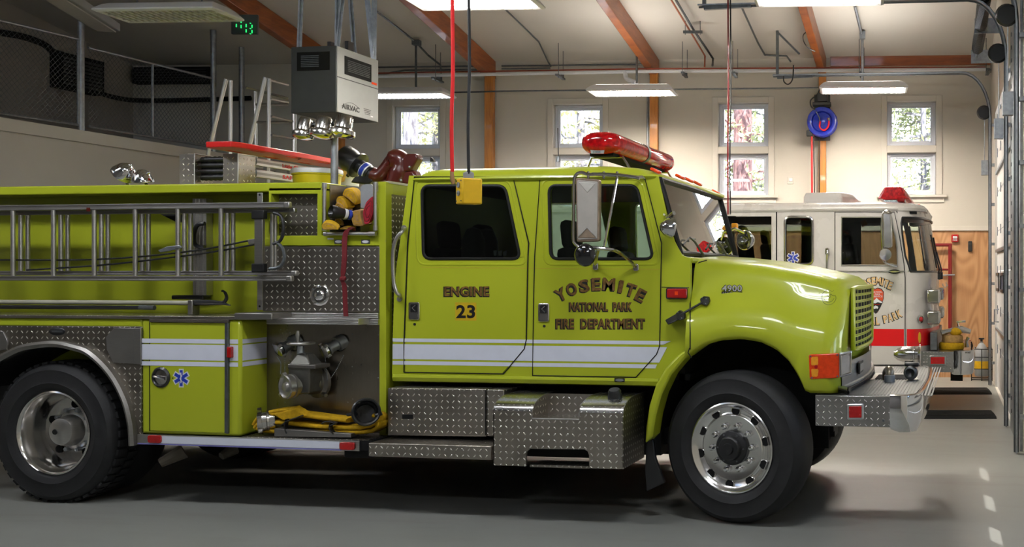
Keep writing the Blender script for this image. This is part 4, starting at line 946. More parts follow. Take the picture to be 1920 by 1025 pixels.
for u, v, w in ((627, 630.5, 8), (543, 629, 8)):
    lb = P('valve_tag', slabpx([(u, v-3), (u+2*w, v-3), (u+2*w, v+3), (u, v+3)], yp-.003, .003), STAINLESS); P('tag_face', slabpx([(u+2, v-1.6), (u+2*w-2, v-1.6), (u+2*w-2, v+1.6), (u+2, v+1.6)], yp-.004, .002), BLACK, lb)
# big intake valve
vb = S(573, 695, yp-.16)
iv = P('intake_valve', MB().loft([[V((vb.x+a*w, vb.y+b*dp, z)) for a, b in ((-1, -1), (1, -1), (1, 1), (-1, 1))] for w, dp, z in ((.075, .07, SZ(573, 735, vb.y)), (.085, .08, SZ(573, 715, vb.y)), (.085, .08, SZ(573, 690, vb.y)), (.092, .085, SZ(573, 686, vb.y)), (.085, .075, SZ(573, 682, vb.y)), (.045, .05, SZ(573, 665, vb.y)), (.03, .035, SZ(573, 661, vb.y)))]), plain('cast_grey_valve', (.13, .125, .11), .45, .7, 0, .2, 14), bevel=.01)
P('valve_flange', slabpx(rpoly([(539, 682), (591, 684), (591, 692), (539, 690)], 2), vb.y-.09, .18), plain('cast_grey_flange', (.15, .14, .125), .45, .7), iv, bevel=.006)
P('valve_bonnet', MB().tube([S(564, 664, vb.y), S(564, 648, vb.y)], [.028, .022], 14), STEEL, iv)
hw = S(564.5, 643.5, vb.y-.02); P('hand_wheel', MB().tube([hw+V((.085*math.cos(a), .085*math.sin(a), 0)) for a in [2*math.pi*k/28 for k in range(28)]], .011, 8, True), ALU, iv)
m = MB()
for k in range(4): a = math.pi*k/2+.4; m.tube([hw, hw+V((.085*math.cos(a), .085*math.sin(a), 0))], .008, 6)
P('wheel_spoke', m, ALU, iv); P('crank_knob', MB().lathe([(.008, 0), (.012, .03), (.016, .06), (.012, .085), (0, .09)], S(558.5, 642, vb.y-.02), UP, 12), ALU, iv)
P('rear_flange', MB().lathe([(.0, -.01), (.115, -.01), (.12, .0), (.12, .02), (.09, .03), (.085, .12), (0, .12)], S(598, 715, yp-.02), (-.3, -1, 0), 32), plain('cast_grey_ring', (.24, .225, .20), .4, .7), iv)
oc = S(543, 724, yp-.26); oax = (-.42, -.9, -.05)
P('outlet_barrel', MB().lathe([(.068, -.20), (.068, -.03), (.086, -.03), (.088, -.012), (.08, -.008), (.08, .012), (.088, .016), (.088, .034), (.08, .04)], oc, oax, 30), plain('worn_alloy', (.35, .335, .31), .33, .9, 0, .15, 14), iv)
P('outlet_cap', MB().lathe([(.08, .036), (.070, .028), (.045, .020), (.035, .022), (.028, .04), (.012, .046), (0, .046)], oc, oax, 30), ALU, iv)
a_ = V(oax).normalized(); e1 = a_.orthogonal().normalized(); e2 = a_.cross(e1)
for k in range(3): q = oc + (e1*math.cos(2.1*k)+e2*math.sin(2.1*k))*.088; P('cap_lug', MB().obox(q+a_*.025, a_, e1, e2, .03, .022, .022), ALU, iv); P('drain_cock', MB().tube([S(568, 712, yp-.2), S(576, 708, yp-.22)], [.008, .013], 8), CHROME, iv); P('drain_cock', MB().tube([S(604, 734, yp-.03), S(611, 741, yp-.08)], [.02, .014], 8), STEEL, iv)
def discharge(u, v, nm):
    c = S(u, v, yp-.03); ax = (-.45, -.8, -.42); d = P('discharge_outlet', MB().lathe([(.055, -.06), (.055, .0), (.040, .004), (.038, .06), (.046, .062), (.048, .08), (.044, .082)], c, ax, 22), STEEL, label=nm)
    P('outlet_hole', MB().lathe([(.062, 0), (.062, .003), (0, .003)], S(u+4, v-2, yp), (0, -1, 0), 22), BLACKM, d)
    c2 = c + V(ax).normalized()*.10; P('chrome_cap', MB().lathe([(.046, -.012), (.052, -.008), (.052, .012), (.04, .02), (0, .022)], c2, ax, 18), CHROMED, d)
    A = V(ax).normalized(); f1 = A.orthogonal().normalized(); f2 = A.cross(f1)
    for k in range(4): P('cap_lug', MB().obox(c2+(f1*math.cos(1.57*k)+f2*math.sin(1.57*k))*.054, A, f1, f2, .024, .02, .02), CHROMED, d)
    return c2, d
def chain_(pts, d):
    m = MB(); pp = spline(pts, 9)
    for p in pp: m.ball(p, .0042, n=6, m=4)
    P('bead_chain', m, STEEL, d)
c2, d = discharge(547, 644, 'left discharge outlet of the pump panel'); chain_([c2+V((-.02, 0, -.05)), S(526, 680, yp-.1), S(526, 700, yp-.1)], d); chain_([S(534, 660, yp-.1), S(534, 690, yp-.1), S(535, 704, yp-.1)], d)
c2, d = discharge(632, 645, 'right discharge outlet of the pump panel'); chain_([c2+V((0, 0, -.04)), S(613, 700, yp-.1), S(614, 715, yp-.06)], d); chain_([S(644, 666, yp-.02), S(632, 690, yp-.04), S(618, 712, yp-.05)], d)
# lower compartment box with door
xc0, xc1 = SX(265, 700, CB), SX(451, 700, CB); zc1 = SZ(265, 597.5, CB); zc0 = SZ(265, 813.5, CB)
P('front_compartment', MB().box(xc0, xc1, CB, .24, zc0, zc1), LIME, bevel=.022)
cd = P('compartment_door', slabpx([(281, 604), (424, 604), (424, 812), (281, 807)], CB-.008, .012), LIME, bevel=.004)
P('door_top_rail', slabpx([(279, 598), (428, 599), (428, 605.5), (279, 604)], CB-.022, .024), plain('brown_rubber_rail', (.055, .045, .035), .5), cd, bevel=.004); P('door_edge_rail', slabpx([(421, 604), (427.5, 604), (427, 813), (420.5, 812)], CB-.020, .022), STEELD, cd, bevel=.003)
P('door_gap', MB().tube(pq([(280.5, 604), (280.5, 808)], CB-.002), .003, 5), GASKET, cd)
hc = S(302, 707, CB-.008); dh = P('latch_handle', MB().lathe([(.075, 0), (.075, .006), (.062, .016), (.056, .010), (.05, -.0), (0, .001)], hc, (0, -1, 0), 32), BLACK, cd)
P('latch_bowl', MB().lathe([(.054, .002), (.045, .004), (0, .006)], hc, (0, -1, 0), 28), CHROMED, cd); P('pull_bar', MB().tube([hc+V((-.045, -.016, .01)), hc+V((0, -.024, .0)), hc+V((.045, -.016, -.008))], .010, 8), CHROME, cd); P('keyhole', MB().lathe([(.006, 0), (.005, .002), (0, .002)], S(324, 708.5, CB-.008), (0, -1, 0), 8), BLACK, cd)
def star(c, r, ex, ey, mats, parent, d=.0016):
    """six barred star with a staff"""
    ex, ey = V(ex), V(ey); n = ex.cross(ey).normalized()
    for s_, mt, o in ((1.16, mats[0], 0), (1.0, mats[1], d)):
        m = MB()
        for k in range(3):
            a = math.pi*k/3+math.pi/2; u_ = ex*math.cos(a)+ey*math.sin(a); v_ = ex*-math.sin(a)+ey*math.cos(a); w = r*.20 + (s_-1)*r*.8; L = r*s_
            m.slab([c-u_*L-v_*w, c+u_*L-v_*w, c+u_*L+v_*w, c-u_*L+v_*w], n*(d*.8+o+.0002*k))
        nm = 'star_border' if mt is mats[0] else 'star_of_life'; P(nm, m, mt, parent) if isinstance(parent, str) is False else None
    m = MB(); m.tube([c-ey*r*.62+n*(2.6*d), c+ey*r*.7+n*(2.6*d)], r*.05, 6); sn = [c+ex*r*.14*math.sin(k*.95)+ey*r*(-.55+k*.1)+n*(2.9*d) for k in range(13)]; m.tube(sn, r*.035, 5); P('star_staff', m, mats[0], parent)
star(S(340, 708.5, CB-.008), .058, (1, 0, 0), (0, 0, 1), (WHITEPL, BLUEPL), cd)
ZC = [(zline(642.5, 300, CB), zline(634.5, 300, CB)), (zline(674, 300, CB), zline(645, 300, CB)), (zline(685, 300, CB), zline(677, 300, CB))]
for za, zb in ZC:
    P('reflective_stripe', MB().box(xc0+.004, SX(424, 650, CB), CB-.0105, CB-.0082, za, zb), STRIPE); P('reflective_stripe', MB().box(SX(428.5, 650, CB), xc1-.018, CB-.0025, CB-.0005, za, zb), STRIPE)
    P('reflective_stripe', MB().box(xc1+.0005, xc1+.0025, CB+.02, .045, za, zb), STRIPE)
P('side_reflector', slabpx(rpoly([(424.5, 650), (433, 650), (433, 671), (424.5, 670)], 2), CB-.03, .03), REDREFL, bevel=.004)
# yellow band over the wheel, tread ledge, fender panel with arch
P('upper_band', MB().box(XB0, xc0, CB+.003, .24, SZ(100, 612, CB), zc1), LIME, bevel=.012)
P('tread_ledge', MB().box(XB0, SX(494, 590, CB)-.04, CB-.012, .21, zc1, SZ(100, 590.5, CB)), DPLATE, bevel=.003)
P('ledge_end', MB().box(SX(441, 590, CB), SX(441, 590, CB)+.30, CB-.014, PB, zc1, SZ(441, 586, CB)), ALUD, bevel=.008)
ra = [(-60, 720), (-30, 690), (0, 668), (39, 648), (74, 640.5), (109, 638.5), (143, 645), (176, 658), (215, 697), (242, 747), (254, 794), (257, 834)]
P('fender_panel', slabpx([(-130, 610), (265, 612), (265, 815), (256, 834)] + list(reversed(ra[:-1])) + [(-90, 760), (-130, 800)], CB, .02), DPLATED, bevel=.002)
rp = [S(u, v, CB-.012) for u, v in spl2(ra, 4)]
m = MB(); inner = []
for i, p in enumerate(rp):
    a = rp[max(i-1, 0)]; b = rp[min(i+1, len(rp)-1)]; t_ = (b-a).normalized(); nn = V((t_.z, 0, -t_.x)); inner.append((p, nn))
m.loft([[p+V((0, .015, 0)), p+V((0, -.03, 0)), p+nn*.02+V((0, -.045, 0)), p+nn*.045+V((0, -.03, 0)), p+nn*.05+V((0, .3, 0)), p+nn*.03+V((0, .3, 0))] for p, nn in inner]); P('fender_ring', m, ALUD, ang=50)
m = MB(); m.loft([[p+nn*.052+V((0, .02, 0)) for p, nn in inner], [p+nn*.052+V((0, .75, 0)) for p, nn in inner]], closed=False, cap=(False, False)); P('arch_liner', m, BLACKM)
P('arch_back', MB().box(-6.2, -4.3, .6, .64, .5, 1.35), BLACKM)
P('fuel_door_plate', slabpx([(214, 614.5), (258, 615), (258, 682), (212, 680), (200, 655), (198, 632)], CB-.012, .012), ALUDK, bevel=.003); P('plate_fold', slabpx([(250, 615), (264, 615.5), (264, 683), (250, 682)], CB-.020, .02), ALUDK, bevel=.003)
ob = P('oval_badge', MB().lathe([(.0, .006), (.05, .006), (.06, 0)], V((0, 0, 0)), (0, -1, 0), 24), BLACK); 
for vtx in ob.data.vertices: vtx.co = (V((vtx.co.x+FE.location.x, vtx.co.y+FE.location.y, vtx.co.z+FE.location.z))); vtx.co = V((vtx.co.x*1.15, vtx.co.y, vtx.co.z*.5)) + S(107, 621, CB-.001) - FE.location
P('badge_line', slabpx([(97, 619), (117, 619.5), (117, 623), (97, 622.5)], CB-.008, .002), STEELD)
P('latch_plate', slabpx(rpoly([(-20, 615), (6, 622), (14, 640), (12, 655), (-20, 660)], 2), CB-.015, .015), ALUDK, bevel=.003)
# running board with the reflective edge
yl = CB-.012
P('running_board', MB().box(SX(258, 815, yl), SX(690, 826, yl)+.02, yl+.012, .20, SZ(450, 838, yl), SZ(450, 819.5, yl)), BLACKM)
P('board_top', MB().box(SX(451, 815, yl), SX(688, 826, yl), yl+.01, yp, SZ(450, 819.5, yl), SZ(450, 818.5, yl)), DPLATED)
P('board_edge', slabpx([(257, 813.5), (673.5, 826.5), (673.5, 845.5), (257, 832.5)], yl, .012), ALU, bevel=.002)
P('reflective_edge', slabpx([(302, 817), (636, 827.5), (636, 841), (302, 830.5)], yl-.002, .002), STRIPE)
P('blue_edge', slabpx([(258, 830), (640, 842), (640, 844.5), (258, 832.3)], yl-.002, .002), plain('blue_violet_tape', (.20, .19, .48), .4))
for L in ([(276, 815.5), (301, 816), (301, 831), (276, 830)], [(636, 828.5), (664, 829.5), (664, 844), (636, 843)]): P('edge_reflector', slabpx(rpoly(L, 5), yl-.016, .016), REDREFL, bevel=.004)
P('step_bracket', MB().box(SX(640, 830, CB), SX(690, 830, CB), yl+.05, .3, .40, .50), CHASSIS)
# hanging exhaust ends under the body
P('under_bracket', MB().tube([S(300, 868, .1), S(345, 845, .2)], [.035, .06], 10), plain('muddy_metal', (.20, .17, .13), .8)); P('under_bracket', MB().tube([S(415, 855, .3), S(440, 840, .4)], [.03, .05], 10), plain('muddy_metal_b', (.16, .14, .11), .8))
# hose tray in the pump top
tx0, tx1 = SX(604, 400, PB), SX(708, 400, PB); tz0 = SZ(650, 441, PB)
P('tray_floor', MB().box(tx0, tx1, PB+.10, .60, tz0-.01, tz0), BLACKM); P('tray_side', MB().box(tx0-.015, tx0, PB+.1, .6, tz0, zt-.01), ALUD); P('tray_side', MB().box(tx1, tx1+.01, PB+.1, .6, tz0, zt-.01), ALUD)
P('tray_back', slabpx([(608, 343), (676, 350), (676, 436), (608, 436)], .30, .012), ALUD); P('tray_divider', slabpx(rpoly([(676, 349), (684, 345), (699, 345), (699, 390), (676, 390)], 5), .12, .008), GREYPL)
for L in ([(604.5, 343), (612, 343), (612, 432), (605, 432)], [(700, 341), (708, 341), (708, 432), (700, 432)]):
    a, b = S((L[0][0]+L[1][0])/2, L[0][1], PB-.03), S((L[0][0]+L[1][0])/2, L[2][1], PB-.03); tp = P('tray_post', MB().tube([a, b], .013, 12), ALU); P('post_clamp', MB().tube([b, b-(b-a)*.1], .017, 12), ALU, tp); P('post_clamp', MB().tube([a, a+(b-a)*.1], .017, 12), ALU, tp)
a, b = S(608, 438, PB-.03), S(705, 438, PB-.03); tp = P('tray_bottom_bar', MB().tube([a, b], .013, 12), ALU); P('bar_clamp', MB().tube([a, a+(b-a)*.05], .017, 12), ALU, tp); P('bar_clamp', MB().tube([b-(b-a)*.14, b], .017, 12), ALU, tp)
for u0, u1 in ((627, 641.5), (677, 693)): q = P('tray_badge', slabpx([(u0, 449), (u1, 449), (u1, 456.5), (u0, 456.5)], PB-.004, .004), STEELD); P('badge_oval', slabpx(ell((u0+u1)/2, 452.8, 6, 2.6), PB-.006, .003), WHITEPL, q)
P('small_label', slabpx([(614, 446), (625, 446), (625, 449), (614, 449)], PB-.003, .003), WHITEPL)
# bracket strip, ladder rail channel and hook in the side recess
bs = P('ladder_bracket', slabpx([(482, 361), (491.5, 361), (491.5, 581), (482, 581)], PB-.012, .012), ALU, bevel=.002)
m = MB()
for v in (365, 390, 430, 470, 505, 574): m.lathe([(.008, 0), (.008, .003), (0, .003)], S(487, v, PB-.012), (0, -1, 0), 10)
P('bolt_hole', m, BLACK, bs)
ch = P('ladder_channel', slabpx([(361, 372), (387, 372), (387.5, 553), (362, 553)], .14, .07), ALU)
for k in range(4): u = 363.5+k*7; P('channel_rib', slabpx([(u, 373), (u+2.4, 373), (u+2.4, 552), (u, 552)], .132, .008), ALU, ch)
P('channel_hook', MB().tube(spline(pq([(384, 419), (372, 421), (366, 430), (363, 445), (366, 458), (376, 464), (384, 463)], .10), 4), .016, 8), BLACK, ch)
P('recess_brace', slabpx([(300, 401), (330, 401), (330, 416), (322, 412)], .0, .1), CHASSIS)
# small compartment walls at the top: treadplate cans with ribbed suction hose between
can = []
for u0, u1 in ((336, 364.5), (418, 446)):
    a, b = S(u0, 288.5, .35), S(u1, 341, .35); c_ = P('tread_box', MB().box(a.x, b.x, .35, .56, zt-.004, a.z), DPLATE, bevel=.003); can.append(c_)
    P('box_edge', MB().tube([(b.x, .35, zt), (b.x, .35, a.z), (b.x, .56, a.z)], .006, 6), ALU, c_)
for k in range(4):
    v = 299+11*k; a = S(392, v, .42); m = MB(); pts = [V((a.x-.26+.02*i, .44, a.z)) for i in range(27)]; m.tube(pts, [.024+(.004 if i % 2 else -.002) for i in range(27)], 12); P('suction_hose', m, BLACK)
# chrome flood lamps standing on the body edge
for (u, v, ax, r) in ((231, 326, (-.7, .15, -.65), .084), (267, 338, (-.1, .2, -.95), .074)):
    c = S(u, v, .10); q = spot(c, ax, r, FE, 'flood_lamp'); P('mount', MB().tube([c+V((.02, 0, -.01)), V((c.x+.04, .10, zt))], .012, 8), CHROMED, q); P('knob', MB().ball(c+V((r*.8, -.01, r*.75)), .013, n=10, m=6), CHROME, q)
# light tower
tc = S(627, 300, .66); lt = P('light_tower', MB().tube([(tc.x, .66, zt-.05), (tc.x, .66, S(627, 258, .66).z)], .029, 14), STEEL)
P('lamp_bar', MB().tube([S(580, 234, .61), S(652, 232, .76)], .020, 10), BLACK, lt)
P('tower_motor', MB().box(S(592, 240, .68).x, S(622, 240, .68).x, .68, .78, S(600, 247, .68).z, S(600, 228, .68).z), CHROMED, lt, bevel=.015)
for u, v, Y, r in ((570, 244, .58, .078), (605, 242, .56, .088), (643, 240, .60, .098)):
    c = S(u, v, Y); lh = P('lamp_head', MB().lathe([(0, .10), (r*.55, .10), (r*.65, .08), (r*.7, .0), (r, -.02), (r*1.03, -.035), (r*1.03, -.055), (r*.95, -.065)], c, (.1, .15, 1), 28), CHROMED, lt)
    P('lamp_head', MB().lathe([(r*.95, -.06), (r*.5, -.075), (0, -.08)], c, (.1, .15, 1), 24), pane('lamp_glass', .5, .05), lt, label='lamp glass')
# --- steps under the cab
zs = .412
def dbox(name, L, Y, Y1, mat=DPLATE, bevel=.005):
    a = pq(L, Y); return P(name, MB().box(a[0].x, a[1].x, Y, Y1, a[2].z, a[0].z), mat, bevel=bevel)
dbox('side_step', [(691, 830), (921, 834), (921, 862)], -.30, .2)
bxp = P('battery_box', slabpx([(727, 727), (911, 729), (912, 818), (727, 816)], -.10, .4), DPLATE, bevel=.005)
P('box_seam', MB().tube(pq([(910, 730), (910.5, 816)], -.103), .004, 5), GASKET, bxp); P('box_slot', slabpx([(754, 777), (774, 777), (774, 785), (754, 785)], -.103, .004), BLACKM, bxp)
dbox('box_extension', [(913, 730), (945, 731), (945, 818)], -.10, .4)
# big step with two scooped shoulders
Yf, Yb = -.36, .10; q = lambda u, v, Y=Yf: S(u, v, Y)
xa, xb, xm0, xm1 = q(925, 800).x, q(1168, 800).x, q(998, 770).x, q(1086, 770).x
zb_, ztp, zsh = q(1000, 874).z, q(1000, 771).z, S(980, 737, -.12).z
zn = q(1040, 785).z
hole = rpoly([(987, 880), (987, 848), (996, 840.5), (1094, 841.5), (1104, 849), (1104, 880)], 6)
face = [(xa, zb_), (q(986, 870).x, zb_)] + [(p.x, p.z) for p in pq([(986.5, 852), (988, 846), (993, 841), (1096, 842), (1102, 846), (1104.5, 853)], Yf)] + [(q(1105, 870).x, zb_), (xb, zb_), (xb, ztp), (xm1, ztp), (xm1, zn), (xm0, zn), (xm0, ztp), (xa, ztp)]
bst = P('fuel_tank_step', MB().slab([V((x, Yf, z)) for x, z in face], (0, .02, 0)), DPLATE)
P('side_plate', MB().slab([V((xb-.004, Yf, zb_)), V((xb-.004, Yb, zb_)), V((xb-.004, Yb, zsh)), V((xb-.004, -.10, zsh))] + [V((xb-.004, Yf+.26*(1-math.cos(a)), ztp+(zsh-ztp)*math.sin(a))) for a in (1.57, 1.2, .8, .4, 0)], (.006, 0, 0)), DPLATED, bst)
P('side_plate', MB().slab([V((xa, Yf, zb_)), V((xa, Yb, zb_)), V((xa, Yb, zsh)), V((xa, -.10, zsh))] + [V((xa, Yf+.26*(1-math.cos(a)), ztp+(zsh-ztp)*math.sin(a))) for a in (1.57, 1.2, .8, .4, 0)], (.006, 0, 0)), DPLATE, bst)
for x0_, x1_ in ((xa, xm0), (xm1, xb)):
    prof = [V((0, Yf+.26*(1-math.cos(a)), ztp+(zsh-ztp)*math.sin(a))) for a in [1.5708*k/8 for k in range(9)]] + [V((0, Yb, zsh))]
    m = MB(); m.loft([[p+V((x0_, 0, 0)) for p in prof], [p+V((x1_, 0, 0)) for p in prof]], closed=False, cap=(False, False)); P('shoulder', m, DPLATEB, bst, ang=60)
    xs = xm0 if x0_ == xa else xm1
    m = MB(); m.slab([V((xs, Yf, zn)), V((xs, -.10, zn)), V((xs, -.10, zsh))] + [p+V((xs, 0, 0)) for p in reversed(prof[:-1])], (.004, 0, 0)); P('notch_side', m, DPLATE, bst)
P('notch_floor', MB().box(xm0, xm1, Yf, -.10, zn-.004, zn), DPLATEB, bst); P('notch_back', MB().box(xm0, xm1, -.10, -.095, zn, zsh), DPLATE, bst)
P('edge_trim', MB().tube([V((xm0, Yf, ztp)), V((xm0, Yf-.002, zn)), V((xm1, Yf-.002, zn)), V((xm1, Yf, ztp))], .005, 6), ALU, bst)
P('tank_body', MB().box(xa+.02, xb-.02, Yf+.15, Yb, zb_+.04, zn-.01), CHASSIS, bst); P('toe_step', MB().box(q(990, 870).x, q(1101, 870).x, Yf+.03, Yf+.22, zb_-.01, zb_+.005), DPLATED, bst)
fc = S(1153, 741, -.20); P('filler_cap', MB().lathe([(0, .045), (.035, .045), (.045, .03), (.045, .012), (.05, .0), (.05, -.03), (0, -.03)], fc, (0, -.35, 1), 22), BLACK, bst)
# --- bumper
Yn = -.13; zB1 = SZ(1600, 742, Yn); zB0 = SZ(1600, 799.5, Yn); xn0, xn1 = SX(1528.5, 770, Yn), SX(1672, 770, Yn)
bp = P('bumper_side', MB().box(xn0, xn1, Yn, Yn+.02, zB0, zB1), DPLATEB, bevel=.003)
yy = [Yn+.0+k*(2-2*Yn)/20 for k in range(21)]
plan = [(xn1-.01, Yn-.006), (xn1+.05, Yn-.012), (xn1+.11, Yn-.004), (xn1+.145, Yn+.035), (xn1+.172, Yn+.09), (xn1+.185, Yn+.17), (xn1+.195, .3), (xn1+.205, .7), (xn1+.21, 1.0)]
plan = plan + [(x, 2-y) for x, y in reversed(plan[:-1])]
zlow = lambda i: zB0-.03+.02*abs(i-2)/3 if i < 5 else zB0
rg = []
for i, (x, y) in enumerate(plan):
    j = min(i, len(plan)-1-i); d_ = V(plan[min(i+1, len(plan)-1)]+(0,))-V(plan[max(i-1, 0)]+(0,)); nn = V((d_.y, -d_.x, 0)).normalized()
    zl_ = zB0 - (.030 if 1 <= j <= 4 else .012 if j == 0 else .015); p = V((x, y, 0)); zu = zB1+.012
    rg.append([p+UP*zu-nn*.03, p+UP*(zu+.004)-nn*.012, p+UP*(zu-.004)+nn*.004, p+UP*(zu*.8+zl_*.2)+nn*.014, p+UP*(zu*.5+zl_*.5)+nn*.016, p+UP*(zu*.2+zl_*.8)+nn*.004, p+UP*zl_-nn*.012, p+UP*(zl_+.004)-nn*.03, p+UP*(zu*.5+zl_*.5)-nn*.02])
P('chrome_bumper', MB().loft(rg), CHROME, ang=50)
m = MB(); top = [(xn0, Yn+.01)] + [(x-.015, y+(.008 if y < 1 else -.008)) for x, y in plan] + [(xn0, 2-Yn-.01)]; m.slab([V((x, y, zB1-.006)) for x, y in top], (0, 0, .008)); P('bumper_top', m, MATTALU)
m = MB()
for k in range(22): x = xn0+.30+k*.022; m.box(x, x+.010, Yn+.05, 2-Yn-.05, zB1+.002, zB1+.006)
P('top_rib', m, MATTALU)
rl_ = P('bumper_marker_light', slabpx(rpoly([(1587, 757), (1619.5, 757), (1619.5, 787), (1587, 787)], 4), Yn-.02, .02), CHROME, bevel=.006); P('lens', slabpx(rpoly([(1591.5, 761), (1615.5, 761), (1615.5, 783), (1591.5, 783)], 2), Yn-.027, .01), REDREFL, rl_, bevel=.003)
P('bumper_bolt', MB().lathe([(.010, 0), (.008, .006), (0, .006)], S(1656, 788, Yn), (0, -1, 0), 10), STEELD)
wl_ = P('bumper_well', MB().slab([H(u, v, zB1+.003) for u, v in ((1629, 712), (1722, 712), (1716, 701), (1640, 700))], (0, 0, .004)), ALUD)
P('well_opening', MB().slab([H(u, v, zB1+.008) for u, v in ((1640, 710.5), (1714, 710.5), (1711, 702), (1648, 702))], (0, 0, .002)), BLACKM, wl_)
sc = H(1703, 686, zB1); sc = V((sc.x, sc.y, SZ(1703, 664, sc.y)))
sn_ = P('siren', MB().lathe([(0, -.13), (.025, -.125), (.050, -.095), (.066, -.05), (.072, 0), (.068, .05), (.066, .085), (.09, .10), (.092, .106), (.05, .108), (.04, .09), (0, .09)], sc, (1, .0, 0), 32), CHROMED)
P('siren_band', MB().lathe([(.0685, .042), (.074, .046), (.074, .054), (.0685, .058)], sc, (1, 0, 0), 32), CHROME, sn_); P('siren_foot', MB().box(sc.x-.03, sc.x+.05, sc.y-.03, sc.y+.03, zB1, sc.z-.05), STEELD, sn_)
e0 = H(1668, 716, zB1+.005); P('hose_elbow', MB().tube(spline([e0+V((-.03, .12, .01)), e0+V((-.03, .10, .06)), e0+V((-.01, .05, .085)), e0+V((.0, .01, .07)), e0+V((.0, 0, .0))], 5), [.032]*21, 14), plain('bronze_elbow', (.20, .165, .12), .4, .7, 0, .2, 16)); P('elbow_coupling', MB().lathe([(.040, 0), (.040, .05), (.034, .055)], e0, UP, 18), STEEL)
P('headlamp_rim_seal', MB().tube([V((p.x, p.y+.005, .915)) for p in lip] + [V((gx(y)+.02, y, .915)) for y in ly[1:]], .014, 6), GASKET)
bn = H(1708, 712, zB1+.008); bn = V((bn.x, bn.y, bn.z+.055)); nz_ = P('bumper_nozzle', MB().lathe([(0, .10), (.035, .10), (.04, .05), (.052, .02), (.054, -.02), (.046, -.04), (.03, -.03), (0, -.02)], bn, (.1, 1, 0), 24), BLACK); P('nozzle_ring', MB().lathe([(.047, -.04), (.036, -.045), (.03, -.035)], bn, (.1, 1, 0), 24), STEELD, nz_); P('nozzle_cap', MB().box(bn.x-.05, bn.x+.06, bn.y-.01, bn.y+.06, bn.z+.045, bn.z+.075), BLACK, nz_, bevel=.012)
# ---------------------------------------------------------------- things carried on the yellow engine
# the extension ladder in the side recess
la = thing('extension_ladder', 'three section aluminium extension ladder racked on the side of the yellow engine', 'ladder', (-5, -.1, 1.75))
def zat(v, Y, u=480): return S(u, v, Y).z
secs = ((-.195, 379, 389.5, 517, 526.5, 543, 547), (-.130, 390.5, 398.5, 507.5, 516, 553, 556), (-.068, 391, 398, 508, 515, 553, 553))
rung_u = (-132, -55, 21.6, 97.5, 174, 251, 331, 412)
for Y, a, b, c, d, e1_, e2_ in secs:
    for v0, v1, ue in ((a, b, e1_), (c, d, e2_)):
        x1_ = SX(ue, v0, Y); z0, z1 = zat(v1, Y), zat(v0, Y)
        m = MB(); m.box(-7.3, x1_-.03, Y, Y+.028, z0, z1); m.box(-7.3, x1_-.03, Y-.004, Y, z1-.012, z1); m.box(-7.3, x1_-.03, Y-.004, Y, z0, z0+.012)
        r_ = obj('rail', m, ALUDK, la, .003); obj('end_cap', MB().box(x1_-.045, x1_, Y-.006, Y+.032, z0-.002, z1+.002), ALU, r_, .008)
    for u in rung_u:
        x = SX(u, 450, -.195); 
        obj('rung', MB().tube([(x, Y+.014, zat(c, Y)), (x, Y+.014, zat(b, Y))], .0165, 12), ALU, la)
x = SX(492, 450, -.19)
ep = obj('pulley_bracket', MB().box(x-.032, x+.032, -.235, -.205, zat(508, -.19), zat(396, -.19)), ALUD, la, .003)
for v in (403, 502): obj('guide_block', MB().box(x-.05, x+.05, -.245, -.202, zat(v+8, -.19), zat(v-8, -.19)), CHASSIS, ep, .006)
for k, (p_) in enumerate((((513, 399), (527, 405), (532, 428), (526, 450), (512, 457)), ((519, 454), (530, 466), (533, 485), (524, 500), (505, 504)))): obj('guide_hoop', MB().tube(spline(pq(p_, -.21), 5), .012, 8), STEELD if k else BLACK, la)
obj('rung', MB().tube([S(510, 400, -.10), S(510, 508, -.10)], .013, 10), ALU, la); obj('rung', MB().tube([S(516, 400, -.055), S(516, 508, -.055)], .013, 10), ALU, la)
for L in (((-10, 487), (150, 487), (250, 482), (330, 474), (395, 465), (466, 451)), ((50, 506), (100, 503), (200, 496), (300, 485), (400, 472), (484, 457))): obj('halyard_rope', MB().tube(spline(pq(L, -.158), 4), .0065, 6), BLACK, la)
obj('cable_plate', slabpx([(464, 449), (487, 446), (488, 455), (466, 458)], -.22, .012), ALU, la, .002)
obj('rung_lock', slabpx([(296, 469), (312, 462), (336, 459), (340, 464), (318, 470), (300, 473)], -.22, .02), STEEL, la, .004)
obj('red_mark', slabpx([(162, 389), (169, 389), (169, 396), (162, 396)], -.2015, .002), REDDK, la)
# pike poles under it
pk = thing('pike_pole', 'cream pike pole with a black hook on the tread plate ledge', 'pole', (-5, -.1, 1.42))
obj('pole', MB().tube([(-7.3, -.10, S(100, 566.5, -.10).z), (SX(366, 567, -.10), -.10, S(366, 567.5, -.10).z)], .018, 12), POLE, pk)
h0 = S(366, 567, -.10); obj('hook_socket', MB().tube([h0, S(398, 567, -.10), S(417, 568, -.10), S(432, 572, -.10)], [.022, .020, .014, .004], 10), BLACK, pk)
obj('hook', MB().tube(spline(pq([(408, 568), (420, 566), (425, 557), (421, 547), (415, 545)], -.10), 4), [.013]*8+[.011]*4+[.008]*4+[.003], 8), BLACK, pk); obj('pole_clip', MB().box(h0.x-.04, h0.x+.0, -.13, -.05, zc1+.025, h0.z+.02), ALUD, pk, .006)
pk = thing('pike_pole', 'black pole lying below the cream pike pole', 'pole', (-5.5, -.17, 1.40)); obj('pole', MB().tube([(-7.3, -.18, S(100, 576, -.18).z), (SX(287, 576, -.18), -.18, S(287, 576.5, -.18).z)], .0155, 10), BLACK, pk); obj('pole_tip', MB().tube([S(262, 576, -.18), S(290, 576.5, -.18)], .0175, 10), STEELD, pk)
